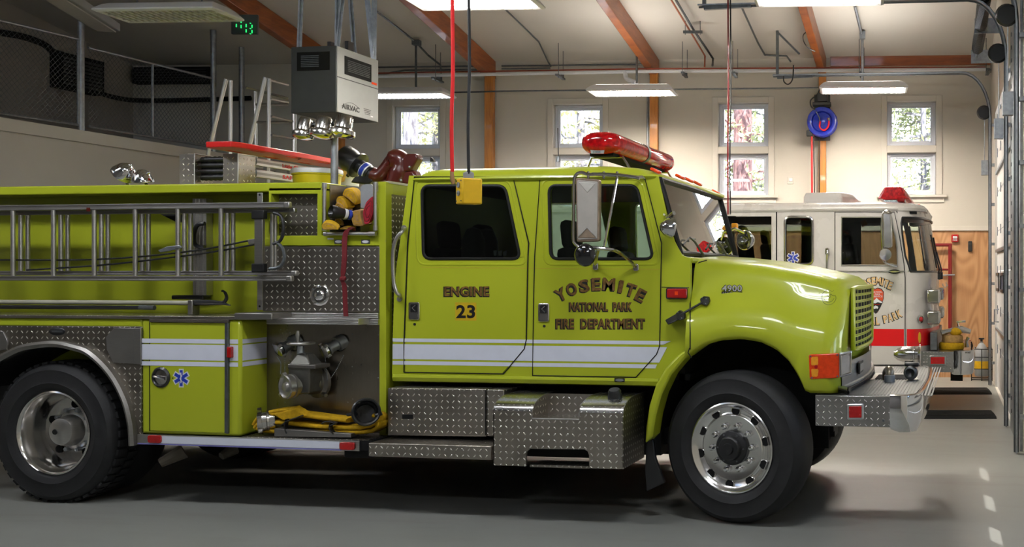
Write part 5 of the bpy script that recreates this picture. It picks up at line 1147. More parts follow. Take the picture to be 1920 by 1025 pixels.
obj('tool_rest', MB().box(SX(326, 555, .06), SX(386, 555, .06), .03, .12, S(350, 561, .06).z, S(350, 553, .06).z), BLACK, bevel=.01, label='flat black tool bar behind the end of the cream pike pole', cat='tool')
# hose bundle on the running board
def strip(mb, path, w, t, up=(0, 0, 1)):
    """a flat hose: path of its middle, w across, t thick"""
    P_ = [V(p) for p in path]; rings = []
    for i, p in enumerate(P_):
        T = (P_[min(i+1, len(P_)-1)]-P_[max(i-1, 0)]).normalized(); W_ = V((0, 1, 0)); W_ = (W_ - T*W_.dot(T)).normalized(); n_ = T.cross(W_)
        rings.append([p+W_*(w/2*math.copysign(abs(math.cos(a))**.5, math.cos(a)))+n_*(t/2*math.copysign(abs(math.sin(a))**.7, math.sin(a))) for a in [2*math.pi*k/14 for k in range(14)]])
    return mb.loft(rings)
Yh = -.11
hb = thing('fire_hose', 'folded yellow fire hose with metal couplings on the running board of the yellow engine', 'hose', S(600, 818, Yh))
def bez(L): return [p for p in spline([S(u, v, Yh) for u, v in L], 5)]
m = MB(); w_ = .15
for L in (((492, 801), (520, 806), (600, 807), (660, 808), (700, 806), (716, 797), (714, 789), (700, 796), (660, 800)), ((488, 800), (500, 790), (540, 790), (600, 797), (660, 800), (690, 798), (712, 790), (716, 782), (708, 776)), ((486, 794), (496, 780), (520, 774), (560, 774), (620, 782), (660, 786)), ((496, 782), (513, 772), (545, 767), (560, 771), (570, 778))):
    m.join(strip(MB(), bez(L), w_, .036))
obj('hose_fold', m, YELHOSE, hb, ang=60)
fl = MB(); fl.slab([S(u, v, Yh-.085) for u, v in ((512, 777), (552, 765.5), (575, 780), (531, 789))], (0, .06, .02)); obj('top_fold', fl, YELHOSE, hb, .008)
obj('hose_cradle', slabpx([(514, 803), (658, 813), (658, 820), (514, 818)], Yh-.12, .10), ALUDK, hb, .003)
for L in (((530, 797), (540, 789), (556, 783), (566, 779)), ((539, 785), (536, 800), (540, 812)), ((606, 793), (616, 789), (630, 793), (622, 797)), ((622, 792), (620, 803), (628, 813))): m = MB(); strip(m, [S(u, v, Yh-.105) for u, v in spl2(L, 3)], .045, .01); obj('tie_strap', m, BLACK, hb)
c = S(497, 789, Yh-.06); ax = (-.80, -.55, -.06)
cl_ = obj('metal_coupling', MB().lathe([(.050, -.07), (.062, -.065), (.064, -.03), (.075, -.028), (.078, -.015), (.072, -.01), (.072, .018), (.082, .02), (.084, .045), (.078, .05), (.070, .045), (.066, .03), (0, .03)], c, ax, 28), CHROMED, hb)
A = V(ax).normalized(); f1 = A.orthogonal().normalized(); f2 = A.cross(f1)
for k in range(5): obj('coupling_lug', MB().obox(c+A*.032+(f1*math.cos(1.257*k)+f2*math.sin(1.257*k))*.086, A, f1, f2, .028, .022, .022), CHROMED, cl_)
c = S(686, 773, Yh-.11); ax = (.52, -.80, .20)
bc = obj('black_coupling', MB().lathe([(.060, -.14), (.066, -.135), (.066, -.06), (.072, -.06), (.078, .0), (.094, .01), (.098, .03), (.098, .055), (.09, .062), (.080, .055), (.076, .0), (.066, -.01), (.062, -.10), (0, -.105)], c, ax, 32), BLACK, hb)
A = V(ax).normalized(); obj('metal_ring', MB().lathe([(.068, -.14), (.074, -.135), (.074, -.075), (.068, -.07)], c, ax, 30), CHROMED, bc); obj('handle_peg', MB().tube([S(703, 779, Yh-.09), S(716, 774, Yh-.06)], [.016, .014], 8), BLACK, bc); obj('handle_peg', MB().tube([S(668, 776, Yh-.12), S(652, 777, Yh-.1)], [.014, .013], 8), BLACK, bc)
# hoses in the tray
Yt = .12
ht = thing('fire_hose', 'yellow and tan hose bundle with black nozzle in the tray above the pump panel', 'hose', S(640, 436, Yt)); 
def fold(L, mat, y0, d, nm='hose_fold', par=None):
    m = MB(); a_ = pq(rpoly(L, 5, 4), y0); m.slab(a_, V((-.02, d, .02))); f_ = obj(nm, m, mat, par or ht, .012, ang=50)
    cx, cy = sum(q[0] for q in L)/len(L), sum(q[1] for q in L)/len(L); m = MB()
    for k in (.45, .75): m.tube(pq([(cx+(u-cx)*k, cy+(v-cy)*k) for u, v in rpoly(L, 5, 3)], y0-.0005), .0022, 5, True)
    obj('fold_line', m, TANHOSE if mat is YELHOSE else REDDK if mat is REDJACK else YELHOSE, f_); return f_
fold([(640, 366), (647, 352), (662, 356), (670, 376), (666, 386), (652, 372)], YELHOSE, .16, .12); fold([(628, 375), (634, 366.5), (646, 374), (652, 391), (640, 394), (632, 384)], YELHOSE, .12, .14)
fold([(627, 386), (630, 378), (640, 383), (645, 396), (638, 400), (628, 396)], TANHOSE, .10, .16); fold([(602, 424), (607, 416), (620, 416.5), (632, 424), (636, 431), (606, 431)], YELHOSE, -.13, .055); fold([(627, 415), (629, 407), (634, 409), (642, 416), (642, 424), (628, 419)], TANHOSE, .11, .16)
fold([(656, 402), (663, 394), (675, 392.5), (677, 412), (683, 424), (662, 424)], TANHOSE, .09, .16); fold([(636, 429), (646, 423), (658, 426), (657, 430), (640, 430)], YELHOSE, .09, .14)
obj('dark_fold', MB().lathe([(0, -.08), (.05, -.07), (.07, 0), (.05, .07), (0, .08)], S(655, 414, .20), (1, .1, 0), 14), BLACKM, ht)
c = S(625, 397, .0); nz = obj('nozzle', MB().lathe([(.046, .02), (.050, .0), (.046, -.03), (.04, -.06), (.036, -.12), (.03, -.16), (0, -.16)], c, (-.55, -.8, .15), 22), BLACK, ht)
obj('nozzle_mouth', MB().lathe([(.044, .02), (.03, -.01), (.02, -.02), (0, -.015)], c, (-.55, -.8, .15), 20), BLACK, nz); obj('nozzle_band', MB().lathe([(.039, -.075), (.041, -.08), (.040, -.095), (.037, -.1)], c, (-.55, -.8, .15), 20), WHITEPL, nz); obj('nozzle_band', MB().lathe([(.039, -.105), (.039, -.125)], c, (-.55, -.8, .15), 20), BLUEPL, nz)
rj = thing('fire_hose', 'red hose loop at the right of the hose tray', 'hose', S(690, 430, .1)); fold([(679.5, 399), (686, 379), (698.5, 367), (698.5, 402), (691, 420), (683, 421)], REDJACK, .02, .085, par=rj)
path = spl2(((655, 429), (649, 434), (645.5, 450), (645.5, 480), (643, 510), (641.5, 526), (645, 535), (646.5, 560), (648, 593)), 4); wd = lambda v: 4.6 if v < 515 else (3.6 if v < 530 else 4.2)
L_ = [(u-wd(v), v) for u, v in path] + [(u+wd(v), v) for u, v in reversed(path)]
st = thing('tie_down_strap', 'dark red webbing strap hanging from the hose tray over the tread plate', 'strap', S(648, 592, -.07))
obj('webbing', MB().slab(pq(L_, -.075), (0, .008, 0)), REDWEB, st, .002); m = MB(); m.obox(S(643, 522, -.078), (1, 0, 0), (0, 1, 0), (.1, 0, 1), .045, .025, .03); obj('knot', m, REDWEB, st, .008); obj('tray_loop', MB().tube([S(655, 429, -.07), S(660, 427, -.02), S(664, 430, .04)], .012, 8), REDWEB, st)
# on top of the body
ztop = zt+.006
bb = thing('rescue_backboard', 'long red backboard lying across the top of the yellow engine', 'backboard', S(420, 280, .9))
a, b = S(381, 277.5, .22), S(443, 275.5, .22)
pts = [(a.x, .26), (a.x+.04, .20), (b.x-.03, .20), (b.x, .26), (b.x+.02, 1.0), (b.x-.01, 1.95), (b.x-.06, 2.02), (a.x+.08, 2.02), (a.x+.02, 1.95), (a.x-.01, 1.0)]
hol = [[(a.x+.03, y-.09), (a.x+.03, y+.09), (a.x+.07, y+.09), (a.x+.07, y-.09)] for y in (.5, .95, 1.4)] + [[(b.x-.06, y-.09), (b.x-.06, y+.09), (b.x-.02, y+.09), (b.x-.02, y-.09)] for y in (.5, .95, 1.4)]
obj('board', MB().slab([(x, y, a.z+.004) for x, y in pts], (0, 0, .042), [[(x, y, a.z+.004) for x, y in h] for h in hol]), REDB, bb, .006)
m = MB(); y_ = 1.62; strip(m, [V((b.x-.30, y_, a.z+.055)), V((b.x-.02, y_, a.z+.055)), V((b.x+.03, y_, a.z)), V((b.x+.0, y_+.02, a.z-.08)), V((b.x-.04, y_+.05, a.z-.14))], .06, .012); obj('buckle_strap', m, TANHOSE, bb)
lg = thing('folding_ladder', 'silver folding ladder with red lettering lying under the red backboard', 'ladder', S(500, 330, .9))
for v0, v1, vv in ((294.5, 309, 0), (316, 331, 1)):
    a = S(474, v0, .62); b = S(474, v1, .62); x = a.x
    r_ = obj('rail', MB().box(x-.028, x, .62, 2.1, b.z, a.z), ALU, lg, .004); obj('rail_groove', MB().box(x, x+.002, .66, 2.1, b.z+(a.z-b.z)*.35, b.z+(a.z-b.z)*.65), ALUD, r_)
    m = MB(); m.tube([V((x+.01, .63, b.z+.01)), V((x+.035, .60, b.z+.03)), V((x+.035, .60, a.z-.02)), V((x+.0, .63, a.z-.0))], .014, 8); obj('end_foot', m, STEELD, lg)
    p0, p1 = XP(530, v0+8, x+.003), XP(553 if not vv else 553, v0+8, x+.003); m = MB(); word(m, 'Little Giant' if not vv else 'SAFETY', V((x+.001, p0.y, b.z+(a.z-b.z)*.25)), V((0, p1.y-p0.y+.12, 0)), V((0, 0, (a.z-b.z)*.5)), .0025, .03); obj('lettering', m, REDHOSE, r_)
for y in (.8, 1.1, 1.4, 1.7): obj('rung', MB().box(x-.035, x-.005, y, y+.03, S(474, 329, .62).z, S(474, 297, .62).z), ALUD, lg)
def bucket(u0, u1, vt, Y, lab, colr):
    c = S((u0+u1)/2, vt, Y); r = (S(u1, vt, Y).x-S(u0, vt, Y).x)/2; t = thing('lidded_bucket', lab, 'bucket', (c.x, Y, ztop))
    obj('pail', MB().lathe([(0, ztop-c.z), (r*.88, ztop-c.z), (r*.93, -.055), (r*.98, -.05), (r*.98, -.042), (r*.93, -.04)], c, UP, 32), colr, t); obj('lid', MB().lathe([(r*.94, -.042), (r*1.0, -.04), (r*1.0, -.012), (r*.97, -.002), (r*.9, .0), (r*.88, -.008), (0, -.008)], c, UP, 32), WHITEPL, t); return t
bucket(553, 636, 317.5, .95, 'yellow bucket with a white lid by the light tower', plain('yellow_pail', (.72, .58, .012), .4)); bucket(640, 672, 324, 1.8, 'white lidded bucket behind the light tower pole', WHITEPL)
wc = thing('water_cannon', 'dark red water cannon with black nozzle on the yellow engine behind its cab', 'water cannon', (S(735, 340, .9).x, .9, ztop))
Yc = .9; p = lambda u, v: S(u, v, Yc)
obj('base_pipe', MB().lathe([(.10, 0), (.10, .02), (.07, .03), (.065, .16), (0, .16)], V((p(742, 330).x, Yc, ztop)), UP, 24), REDDK, wc)
obj('elbow', MB().tube(spline([p(742, 345), p(752, 318), p(752, 300), p(740, 298), p(725, 318), p(712, 330), p(700, 327)], 5), [.085]*6+[.075]*10+[.062]*15, 18), REDDK, wc, ang=60)
obj('gear_housing', MB().ball(p(745, 302), .075, (1, 1, 1.2), 20, 12), REDDK, wc); m = MB(); m.slab([S(u, v, Yc-.06) for u, v in ((762, 288), (781, 288), (783, 297), (770, 320), (756, 322), (752, 300))], (0, .1, 0)); obj('bracket_wing', m, REDDK, wc, .012)
m = MB(); m.slab([S(u, v, Yc-.05) for u, v in ((726, 322), (775, 318), (782, 336), (770, 346), (730, 346))], (0, .12, 0)); obj('lower_housing', m, REDDK, wc, .02)
for u, v in ((768, 313), (777, 330), (752, 338)): obj('bolt', MB().ball(S(u, v, Yc-.065), .012, n=10, m=6), STEEL, wc)
A = (p(652, 297)-p(704, 332)).normalized(); q0 = p(704, 332)
def bl(prof, mat, nm, par=None): return obj(nm, MB().lathe(prof, q0, A, 26), mat, par or wc)
bl([(.04, -.02), (.055, .0), (.055, .05), (.062, .055), (.062, .09)], BLACK, 'barrel'); bl([(.064, .075), (.066, .08), (.066, .125), (.06, .13)], WHITEPL, 'white_band'); bl([(.0665, .085), (.068, .09), (.068, .115), (.0665, .12)], BLUEPL, 'blue_band')
nz = bl([(.05, .12), (.058, .13), (.058, .17), (.11, .175), (.112, .19), (.085, .20), (.09, .22), (.098, .26), (.098, .33), (.09, .345), (.06, .33), (0, .33)], BLACK, 'nozzle_head'); obj('nozzle_handle', MB().tube([p(672, 305), p(676, 296), p(680, 288)], [.018, .016, .014], 10), BLACK, nz); obj('nozzle_handle', MB().tube([p(660, 322), p(655, 327), p(651, 330)], [.018, .016, .014], 10), BLACK, nz)
m = MB(); m.slab([S(u, v, Yc-.05) for u, v in ((656, 342), (664, 331), (690, 326), (700, 338), (690, 346))], (0, .1, 0)); obj('cradle', m, BLACK, wc, .012)
obj('dark_hook', MB().ball(S(609, 272, 1.4), .016, n=10, m=6), BLACK) if False else None
# access ladder with handrails behind the engine
pl = thing('platform_ladder', 'silver platform ladder with handrails standing behind the yellow engine', 'ladder', D(480, 300, 11.6)); pl.location.z = 0
zz = 11.6; q = lambda u, v, d=0: D(u, v, zz+d)
def leg(u0, v0, u1, v1, d=0, r=.021, nm='handrail'):
    a, b = q(u0, v0, d), q(u1, v1, d); t_ = (b.z-0)/(a.z-b.z) if a.z > b.z else 0
    c = b + (b-a)*min(t_, 9); c.z = max(c.z, .0); c = b + (b-a)*((b.z)/(a.z-b.z)); obj(nm, MB().tube([a, c], r, 10), ALU, pl)
for (ul, vl, ub, ur) in ((424, 148, 397, 433), (497, 145, 471, 505)):
    a0_, a1_ = q(ul, vl), q(ur-.5, vl+3); b0_ = q(ub, 259); b1_ = q(ur-1.5, 259)
    bot = lambda a, b: b + (b-a)*((b.z-.02)/(a.z-b.z))
    f0 = q(ub-17, 330); f1 = q(ur-3, 330)
    obj('handrail', MB().tube([f0, b0_, a0_, a1_, b1_, f1], .021, 10), ALU, pl)
    for f in (f0, f1): obj('leg', MB().tube([f, V((f.x, f.y, .0))], .021, 10), ALUD, pl)
m = MB(); obj('rear_post', MB().tube([q(478, 166, .5), q(480, 300, .5)], .018, 8), ALU, pl); obj('rear_post', MB().tube([q(551, 210, .3), q(552, 300, .3)], .024, 8), ALU, pl)
for (u0, v0, u1, v1) in ((506, 150, 540, 159), (507, 185, 540, 192), (461, 164, 540, 184), (509, 218, 551, 228), (480, 229, 549, 229), (509, 253, 552, 260), (480, 196, 540, 196)): obj('tread_rung', MB().tube([q(u0, v0, .0), q(u1, v1, .3)], .014, 8), ALUD, pl)
# ---------------------------------------------------------------- the white engine parked behind
WE = thing('fire_engine', 'white fire engine with a red stripe parked behind the yellow one', 'fire engine', (-2.5, 7.1, 0))
Yw, Yw2 = 5.9, 8.3
def Q(name, mb, mat, parent=None, bevel=0.0, **k): return obj(name, mb, mat, parent or WE, bevel, **k)
def zW(v, u=1500): return S(u, v, Yw).z
zb, zbelt, zg, zr = zW(690), zW(509), zW(394.5), zW(379)
xd = S(1697, 600, Yw).x; xfb, xft = 1.13, 1.02; X0 = -7.5
w1 = [(1300, 405), (1447, 405), (1447, 520), (1300, 520)]; w2 = rpoly([(1471.5, 406), (1524, 406), (1524, 496), (1471.5, 496)], 12); w3 = [(1578, 407), (1672, 407), (1682, 462), (1682.5, 497), (1578, 497)]
door = [(1565.5, 397.5), (1677, 397.5), (1686, 440), (1695, 494), (1697, 520), (1697, 685), (1565.5, 685)]
side = [S(1300, 394.5, Yw), S(1680, 394.5, Yw), S(1689, 440, Yw), S(1699, 494, Yw), S(1700, 520, Yw), S(1700, 690, Yw), S(1300, 690, Yw)]
side[0].x = side[-1].x = X0
m = MB().slab(side, (0, .05, 0), [pq(w1, Yw), pq(w2, Yw), pq(door, Yw)]); Q('cab_side', m, WHITEP, bevel=.006)
mw = lambda L: [V((p.x, Yw+Yw2-p.y, p.z)) for p in L]
Q('far_cab_side', MB().slab(mw(side), (0, -.05, 0), [mw(pq(w, Yw)) for w in (w1, w2, w3)]), WHITEP)
dr = Q('cab_door', slabpx(door, Yw-.002, .045, [w3]), WHITEP, bevel=.008); Q('door_seal', MB().tube(pq(door, Yw-.003), .006, 6, True), GASKET, dr)
Q('window_frame', MB().tube(pq(w3, Yw-.004), .011, 6, True), ALU, dr); Q('window_pane', slabpx(w3, Yw+.02, .003), GLASSD, dr)
Q('window_pane', slabpx(w1, Yw+.02, .003), GLASSD); Q('window_pane', slabpx(w2, Yw+.012, .003), GLASSD); Q('window_ring', MB().tube(pq(w2, Yw-.004), .016, 8, True), CHROMED); Q('window_gasket', MB().tube(pq(rpoly([(1473.5, 408), (1522, 408), (1522, 494), (1473.5, 494)], 10), Yw-.003), .010, 6, True), GASKET)
Q('window_frame', MB().tube(pq([(1456, 397), (1456, 520)], Yw-.003), .008, 6), GASKET); Q('window_frame', MB().tube(pq([(1447.5, 520), (1447.5, 405), (1380, 405)], Yw-.002), .009, 6), WHITEP)
Q('lower_line', MB().tube(pq([(1566, 508.5), (1697, 508.5)], Yw-.006), .010, 6), CHROMED, dr)
def plan(z, n=10, i=0.0):
    t = min(max((z-zbelt)/(zg-zbelt), 0), 1.0); xf = xfb+(xft-xfb)*t-i; xs = S(1700, 600, Yw).x + (S(1682, 400, Yw).x-S(1700, 600, Yw).x)*t
    near = [(xs, Yw+i)] + [(xs+(xf-xs)*math.sin(a), Yw+i+.50*(1-math.cos(a))) for a in [math.pi/2*k/n for k in range(1, n+1)]]
    nr = near + [(xf+.05, 6.75), (xf+.06, 7.1)]
    return [V((x, y, z)) for x, y in nr] + [V((x, Yw+Yw2-y, z)) for x, y in reversed(nr[:-1])]
Q('front_shell', MB().loft([plan(z) for z in (zb, zW(650), zW(560), zbelt)], closed=False, cap=(False, False)), WHITEP, ang=50)
Q('front_shell', MB().loft([plan(z) for z in (zW(409), zg)], closed=False, cap=(False, False)), WHITEP, ang=50)
Q('windscreen', MB().loft([plan(z, i=.012) for z in (zbelt, zW(480), zW(440), zW(409))], closed=False, cap=(False, False)), GLASSG, ang=60)
wsn = [S(u, v, Yw-.0) for u, v in ((1702, 503), (1697, 480), (1691, 440), (1690, 416), (1694, 408))]
edge = [plan(zW(409))[k] for k in range(1, 25)]; edge2 = [plan(zbelt)[k] for k in range(1, 25)]
Q('windscreen_gasket', MB().tube([edge2[0], S(1697.5, 480, Yw), S(1692, 440, Yw), S(1690, 418, Yw), edge[0]] + edge + [V((p.x, p.y, p.z)) for p in reversed(edge2)], .012, 8, True), BLACK)
Q('corner_post', MB().slab([S(1679, 396, Yw), S(1692, 409, Yw), S(1691, 420, Yw), S(1693, 440, Yw), S(1699, 482, Yw), S(1704, 506, Yw), S(1700, 512, Yw), S(1697.5, 494, Yw), S(1688, 440, Yw)], (0, .04, 0)), WHITEP)
Q('gutter', MB().tube([V((X0, Yw-.01, zg+.01)), V((S(1684, 394, Yw).x, Yw-.01, zg+.01))], .016, 6), WHITEP)
def wr(x1, y0, y1, z, r): return [V((a, b, z)) for a, b in rrect(X0, y0, x1, y1, r, 7)]
Q('roof', MB().loft([wr(1.06, Yw-.01, Yw2+.01, zg-.015, .35), wr(1.07, Yw-.02, Yw2+.02, zg+.02, .36), wr(1.03, Yw, Yw2, zg+.06, .36), wr(.96, Yw+.04, Yw2-.04, zr-.02, .36), wr(.84, Yw+.13, Yw2-.13, zr, .36), wr(.6, Yw+.4, Yw2-.4, zr+.01, .3)]), WHITEP, ang=50)
Q('cab_floor', MB().box(X0, 1.0, Yw+.05, Yw2-.05, zb, zb+.06), BLACKM); Q('headliner', MB().box(X0, .95, Yw+.06, Yw2-.06, zg-.05, zg-.02), BLACKM); Q('dashboard', MB().box(.55, 1.05, Yw+.15, Yw2-.15, 1.3, 1.68), BLACK, bevel=.04); Q('engine_cover', MB().box(-1.0, .5, 6.7, 7.5, zb, 1.72), BLACKM, bevel=.05)
for x, y in ((.0, 6.15), (.0, 7.6), (-1.2, 6.1), (-1.2, 7.6)):
    s_ = Q('seat', MB().box(x-.02, x+.45, y, y+.48, 1.35, 1.5), SEAT, bevel=.05); m = MB(); m.obox((x-.04, y+.24, 1.80), (1, 0, 0), (0, 1, 0), (-.12, 0, 1), .14, .44, .65); Q('backrest', m, SEAT, s_, bevel=.05); m = MB(); m.obox((x-.1, y+.24, 2.22), (1, 0, 0), (0, 1, 0), (-.1, 0, 1), .1, .26, .2); Q('headrest', m, SEAT, s_, bevel=.04)
Q('rear_partition', MB().box(-2.3, -2.25, Yw+.06, Yw2-.06, zb, zg), BLACKM)
Q('visor_tag', slabpx([(1613, 415), (1622, 411), (1627, 420), (1617, 426)], Yw+.25, .01), plain('orange_tag', (.6, .2, .06), .6))
c_ = S(1487, 483, Yw+.008); star(c_, .068, (1, 0, 0), (0, 0, 1), (WHITEPL, BLUEPL), dr, .002)
# stripe
za, zb2 = zW(646.5), zW(615); Q('red_stripe', MB().box(X0, S(1695, 630, Yw).x, Yw-.004, Yw-.0025, za, zb2), REDP, dr)
Q('red_stripe', MB().loft([[p+V((p.x-.6, p.y-7.1, 0)).normalized()*.004 for p in plan(z)[0:24]] for z in (za, zb2)], closed=False, cap=(False, False)), REDP)
Q('bottom_line', MB().tube(pq([(1400, 684), (1697, 684)], Yw-.003), .006, 6), GASKET)
pc = plan(zW(631))[3]; m = MB(); e_ = (plan(zW(631))[4]-pc).normalized(); nn = V((e_.y, -e_.x, 0)); 
m.slab([pc+e_*(.022*math.cos(a)+.02)+UP*.068*math.sin(a)+nn*.005 for a in [2*math.pi*k/20 for k in range(20)]], nn*.004); Q('yellow_oval', m, plain('yellow_reflector', (.85, .5, .02), .4))
pc = plan(zW(597))[3]; mk = Q('corner_marker_light', MB().lathe([(.05, .0), (.05, .012), (.036, .02), (.034, .012), (0, .012)], pc+e_*.03+nn*.004, nn, 24), CHROMED); Q('lens', MB().ball(pc+e_*.03+nn*.016, .032, (1, .8, 1), 16, 8), REDREFL, mk)
# lettering and shield on the door
def duo(letters, bold=.045):
    a = MB(); arc_px(a, [(c, u-.5, v+.4, w+2.6, h+2.6, r) for c, u, v, w, h, r in letters], Yw-.003, .001, bold); Q('lettering_shadow', a, INK, dr)
    b = MB(); arc_px(b, letters, Yw-.0045, .001, .035); Q('lettering', b, GOLDL, dr)
duo([('Y', 1613.5, 536, 8, 14, -24), ('O', 1621.5, 531.5, 8, 14, -17), ('S', 1629.7, 528.3, 8, 14, -10), ('E', 1638, 526.6, 7, 14, -3), ('M', 1647, 526.6, 9.5, 14, 4), ('I', 1654.7, 528.3, 3, 14, 10), ('T', 1661.3, 531, 7.5, 14, 16), ('E', 1669, 535, 7, 14, 22)])
duo([('N', 1591, 591, 7, 14, 20), ('A', 1599, 594.5, 7.5, 14, 16), ('T', 1606.5, 597, 6.5, 14, 13), ('I', 1612, 598.7, 3, 14, 10), ('O', 1619, 600.4, 7, 14, 7), ('N', 1628, 601.7, 7, 14, 4), ('A', 1637, 602, 7.5, 14, 0), ('L', 1645.5, 601.5, 6, 14, -4), ('P', 1660, 598, 7, 14, -12), ('A', 1668.5, 595.5, 7.5, 14, -16), ('R', 1677.5, 592, 7, 14, -20), ('K', 1686, 588, 7.5, 14, -24)])
def em(L, o, mat, nm, par=None): return Q(nm, slabpx(L, Yw-.003-o, .0012), mat, par or dr)
ah = [(1625, 548), (1629, 541.5), (1636, 539.5), (1641, 541), (1646, 539), (1653, 541), (1657.5, 547), (1657, 560), (1652, 574), (1646, 585), (1642, 588), (1637, 584), (1630, 573), (1625.5, 560)]
sh = em(ah, .0, INK, 'shield'); cx, cy = 1641, 562
em([(cx+(a-cx)*.93, cy+(b-cy)*.94) for a, b in ah], .0015, plain('shield_orange', (.72, .085, .02), .5), 'shield_field', sh)
em([(1630, 567), (1636, 567.5), (1642, 563), (1648, 561), (1656, 566), (1653, 571), (1647, 582), (1642, 586.5), (1637, 582), (1631, 573)], .003, INK, 'shield_ground', sh)
em([(1634, 567), (1641, 561), (1643.5, 558), (1647, 561.5), (1655, 566.5), (1652, 568), (1646, 566), (1641, 568.5)], .0045, WHITEPL, 'shield_mountain', sh); em([(1627, 569), (1629, 556), (1632, 549), (1635, 556), (1636, 569)], .0045, plain('shield_green', (.012, .03, .012), .6), 'shield_trees', sh)
em([(1638, 575), (1641, 572.5), (1645, 573.5), (1647, 576), (1645, 579), (1643, 577.5), (1640, 579), (1637.5, 578)], .0045, WHITEPL, 'shield_bison', sh); em([(1636, 570), (1650, 570), (1649, 571.2), (1637, 571.2)], .0045, REDREFL, 'shield_line', sh)
for s_, v in (('NATIONAL', 545.5), ('PARK', 549.8), ('SERVICE', 554)): w = 9 if len(s_) > 4 else 5; m = MB(); word_px(m, s_, 1645.5-w, v, 1645.5+w, v+3.2, Yw-.0065, .001, .01); Q('shield_lettering', m, WHITEPL, sh)
# fittings
gh = Q('grab_rail', MB().tube(spline([S(1551.5, 466, Yw), S(1551.5, 470, Yw-.06), S(1550.5, 490, Yw-.06), S(1550.5, 530, Yw-.06), S(1550, 535, Yw)], 4), .016, 10), CHROMED); Q('rail_foot', slabpx(rpoly([(1547, 465), (1554.5, 465), (1554.5, 477), (1547, 477)], 2), Yw-.06, .06), CHROMED, gh, bevel=.006)
dh = Q('door_handle', slabpx(ell(1677, 509, 12, 4), Yw-.014, .012), BLACK, dr); Q('handle_bar', slabpx(ell(1677, 509, 8, 1.6), Yw-.018, .006), CHROMED, dh)
mr = Q('mirror', slabpx(rpoly([(1653.5, 397), (1671, 399), (1673, 464), (1655, 466)], 5), Yw-.34, .10), CHROMED, bevel=.02); Q('mirror_bracket', MB().tube(spline(pq([(1672, 400), (1664, 395), (1657, 398), (1653, 420), (1655, 470), (1658, 490), (1672, 497), (1682, 500)], Yw-.30), 4), .014, 8), CHROMED, mr)
Q('convex_mirror', MB().lathe([(0, .05), (.05, .04), (.075, 0), (.07, -.012), (0, -.018)], S(1660, 477, Yw-.34), (-.3, 1, 0), 22), CHROMED, mr); Q('bracket_arm', MB().tube([S(1682, 499, Yw), S(1670, 495, Yw-.3)], .014, 8), CHROMED, mr)
for y in (6.5, 7.5):
    p_ = plan(zW(505)); m = MB(); m.tube([V((xfb+.07, y, zbelt-.02)), V((xfb+.085, y-.12, zbelt+.03)), V((xfb+.03, y-.40, zbelt+.26))], [.014, .011, .008], 8); w_ = Q('wiper', m, BLACK); Q('blade', MB().tube([V((xfb+.055, y-.30, zbelt+.05)), V((xfb-.01, y-.48, zbelt+.45))], .010, 6), BLACK, w_); Q('wiper_motor', MB().box(xfb+.06, xfb+.10, y-.04, y+.04, zbelt-.10, zbelt-.0), BLACK, w_, bevel=.01)
for y0 in (6.02, 7.86):
    for v0, v1 in ((542, 568), (582, 607)):
        hb_ = Q('headlamp', MB().box(xfb-.06, xfb+.10, y0, y0+.32, zW(v1), zW(v0)), CHROMED, bevel=.02); Q('lens', MB().box(xfb+.10, xfb+.106, y0+.03, y0+.29, zW(v1)+.03, zW(v0)-.03), REDREFL if (v0 < 560 and y0 > 7) else WHITEPL, hb_)
Q('front_box', MB().box(xfb-.02, xfb+.07, 6.05, 8.1, zW(655), zW(622)), STEELD, bevel=.01)
# bumper
zq0, zq1 = zW(694), zW(656); xq0, xq1 = S(1731, 670, 5.95).x, S(1789, 670, 5.95).x
Q('bumper_side', MB().box(xq0-.7, xq1, 5.93, 5.96, zq0, zq1), DPLATEB); Q('bumper_top', MB().box(xq0-.7, xq1+.2, 5.95, 8.25, zq1-.02, zq1), DPLATEB)
pl_ = [(xq1, 5.925), (xq1+.10, 5.93), (xq1+.17, 5.98), (xq1+.215, 6.08), (xq1+.235, 6.3), (xq1+.25, 7.1), (xq1+.235, 7.9), (xq1+.17, 8.22), (xq1, 8.27)]
Q('chrome_bumper', MB().loft([[V((x-.02, y+(.02 if y < 7 else -.02), zq1)), V((x, y, zq1+.01)), V((x+.008, y-(.008 if y < 7 else 0), (zq0+zq1)/2)), V((x, y, zq0-.03)), V((x-.03, y+(.02 if y < 7 else -.02), zq0-.02))] for x, y in pl_]), CHROME, ang=50)
bl_ = Q('bumper_marker_light', slabpx(rpoly([(1742.5, 666.5), (1773, 666.5), (1773, 684.5), (1742.5, 684.5)], 2), 5.905, .026), CHROMED, bevel=.004); Q('lens', slabpx([(1745, 669), (1771, 669), (1771, 682), (1745, 682)], 5.90, .008), REDREFL, bl_, bevel=.002)
for x in (-.45, -4.6):
    for y in (5.98, 7.92):
        t_ = Q('tyre', MB().lathe([(.30, .0), (.44, -.02), (.50, .03), (.52, .1), (.52, .22), (.5, .29), (.3, .28)], (x, y, .52), (0, 1, 0), 40), RUBBER); Q('rim', MB().lathe([(.3, .02), (.28, .04), (.2, .06), (0, .05)], (x, y, .52), (0, 1, 0), 30), CHROMED, t_)
Q('underbody', MB().box(X0, .75, 6.3, 7.9, .35, zb), CHASSIS); Q('tow_eye', MB().box(xq1-.05, xq1+.1, 6.3, 6.5, zq0-.14, zq0-.02), CHASSIS)
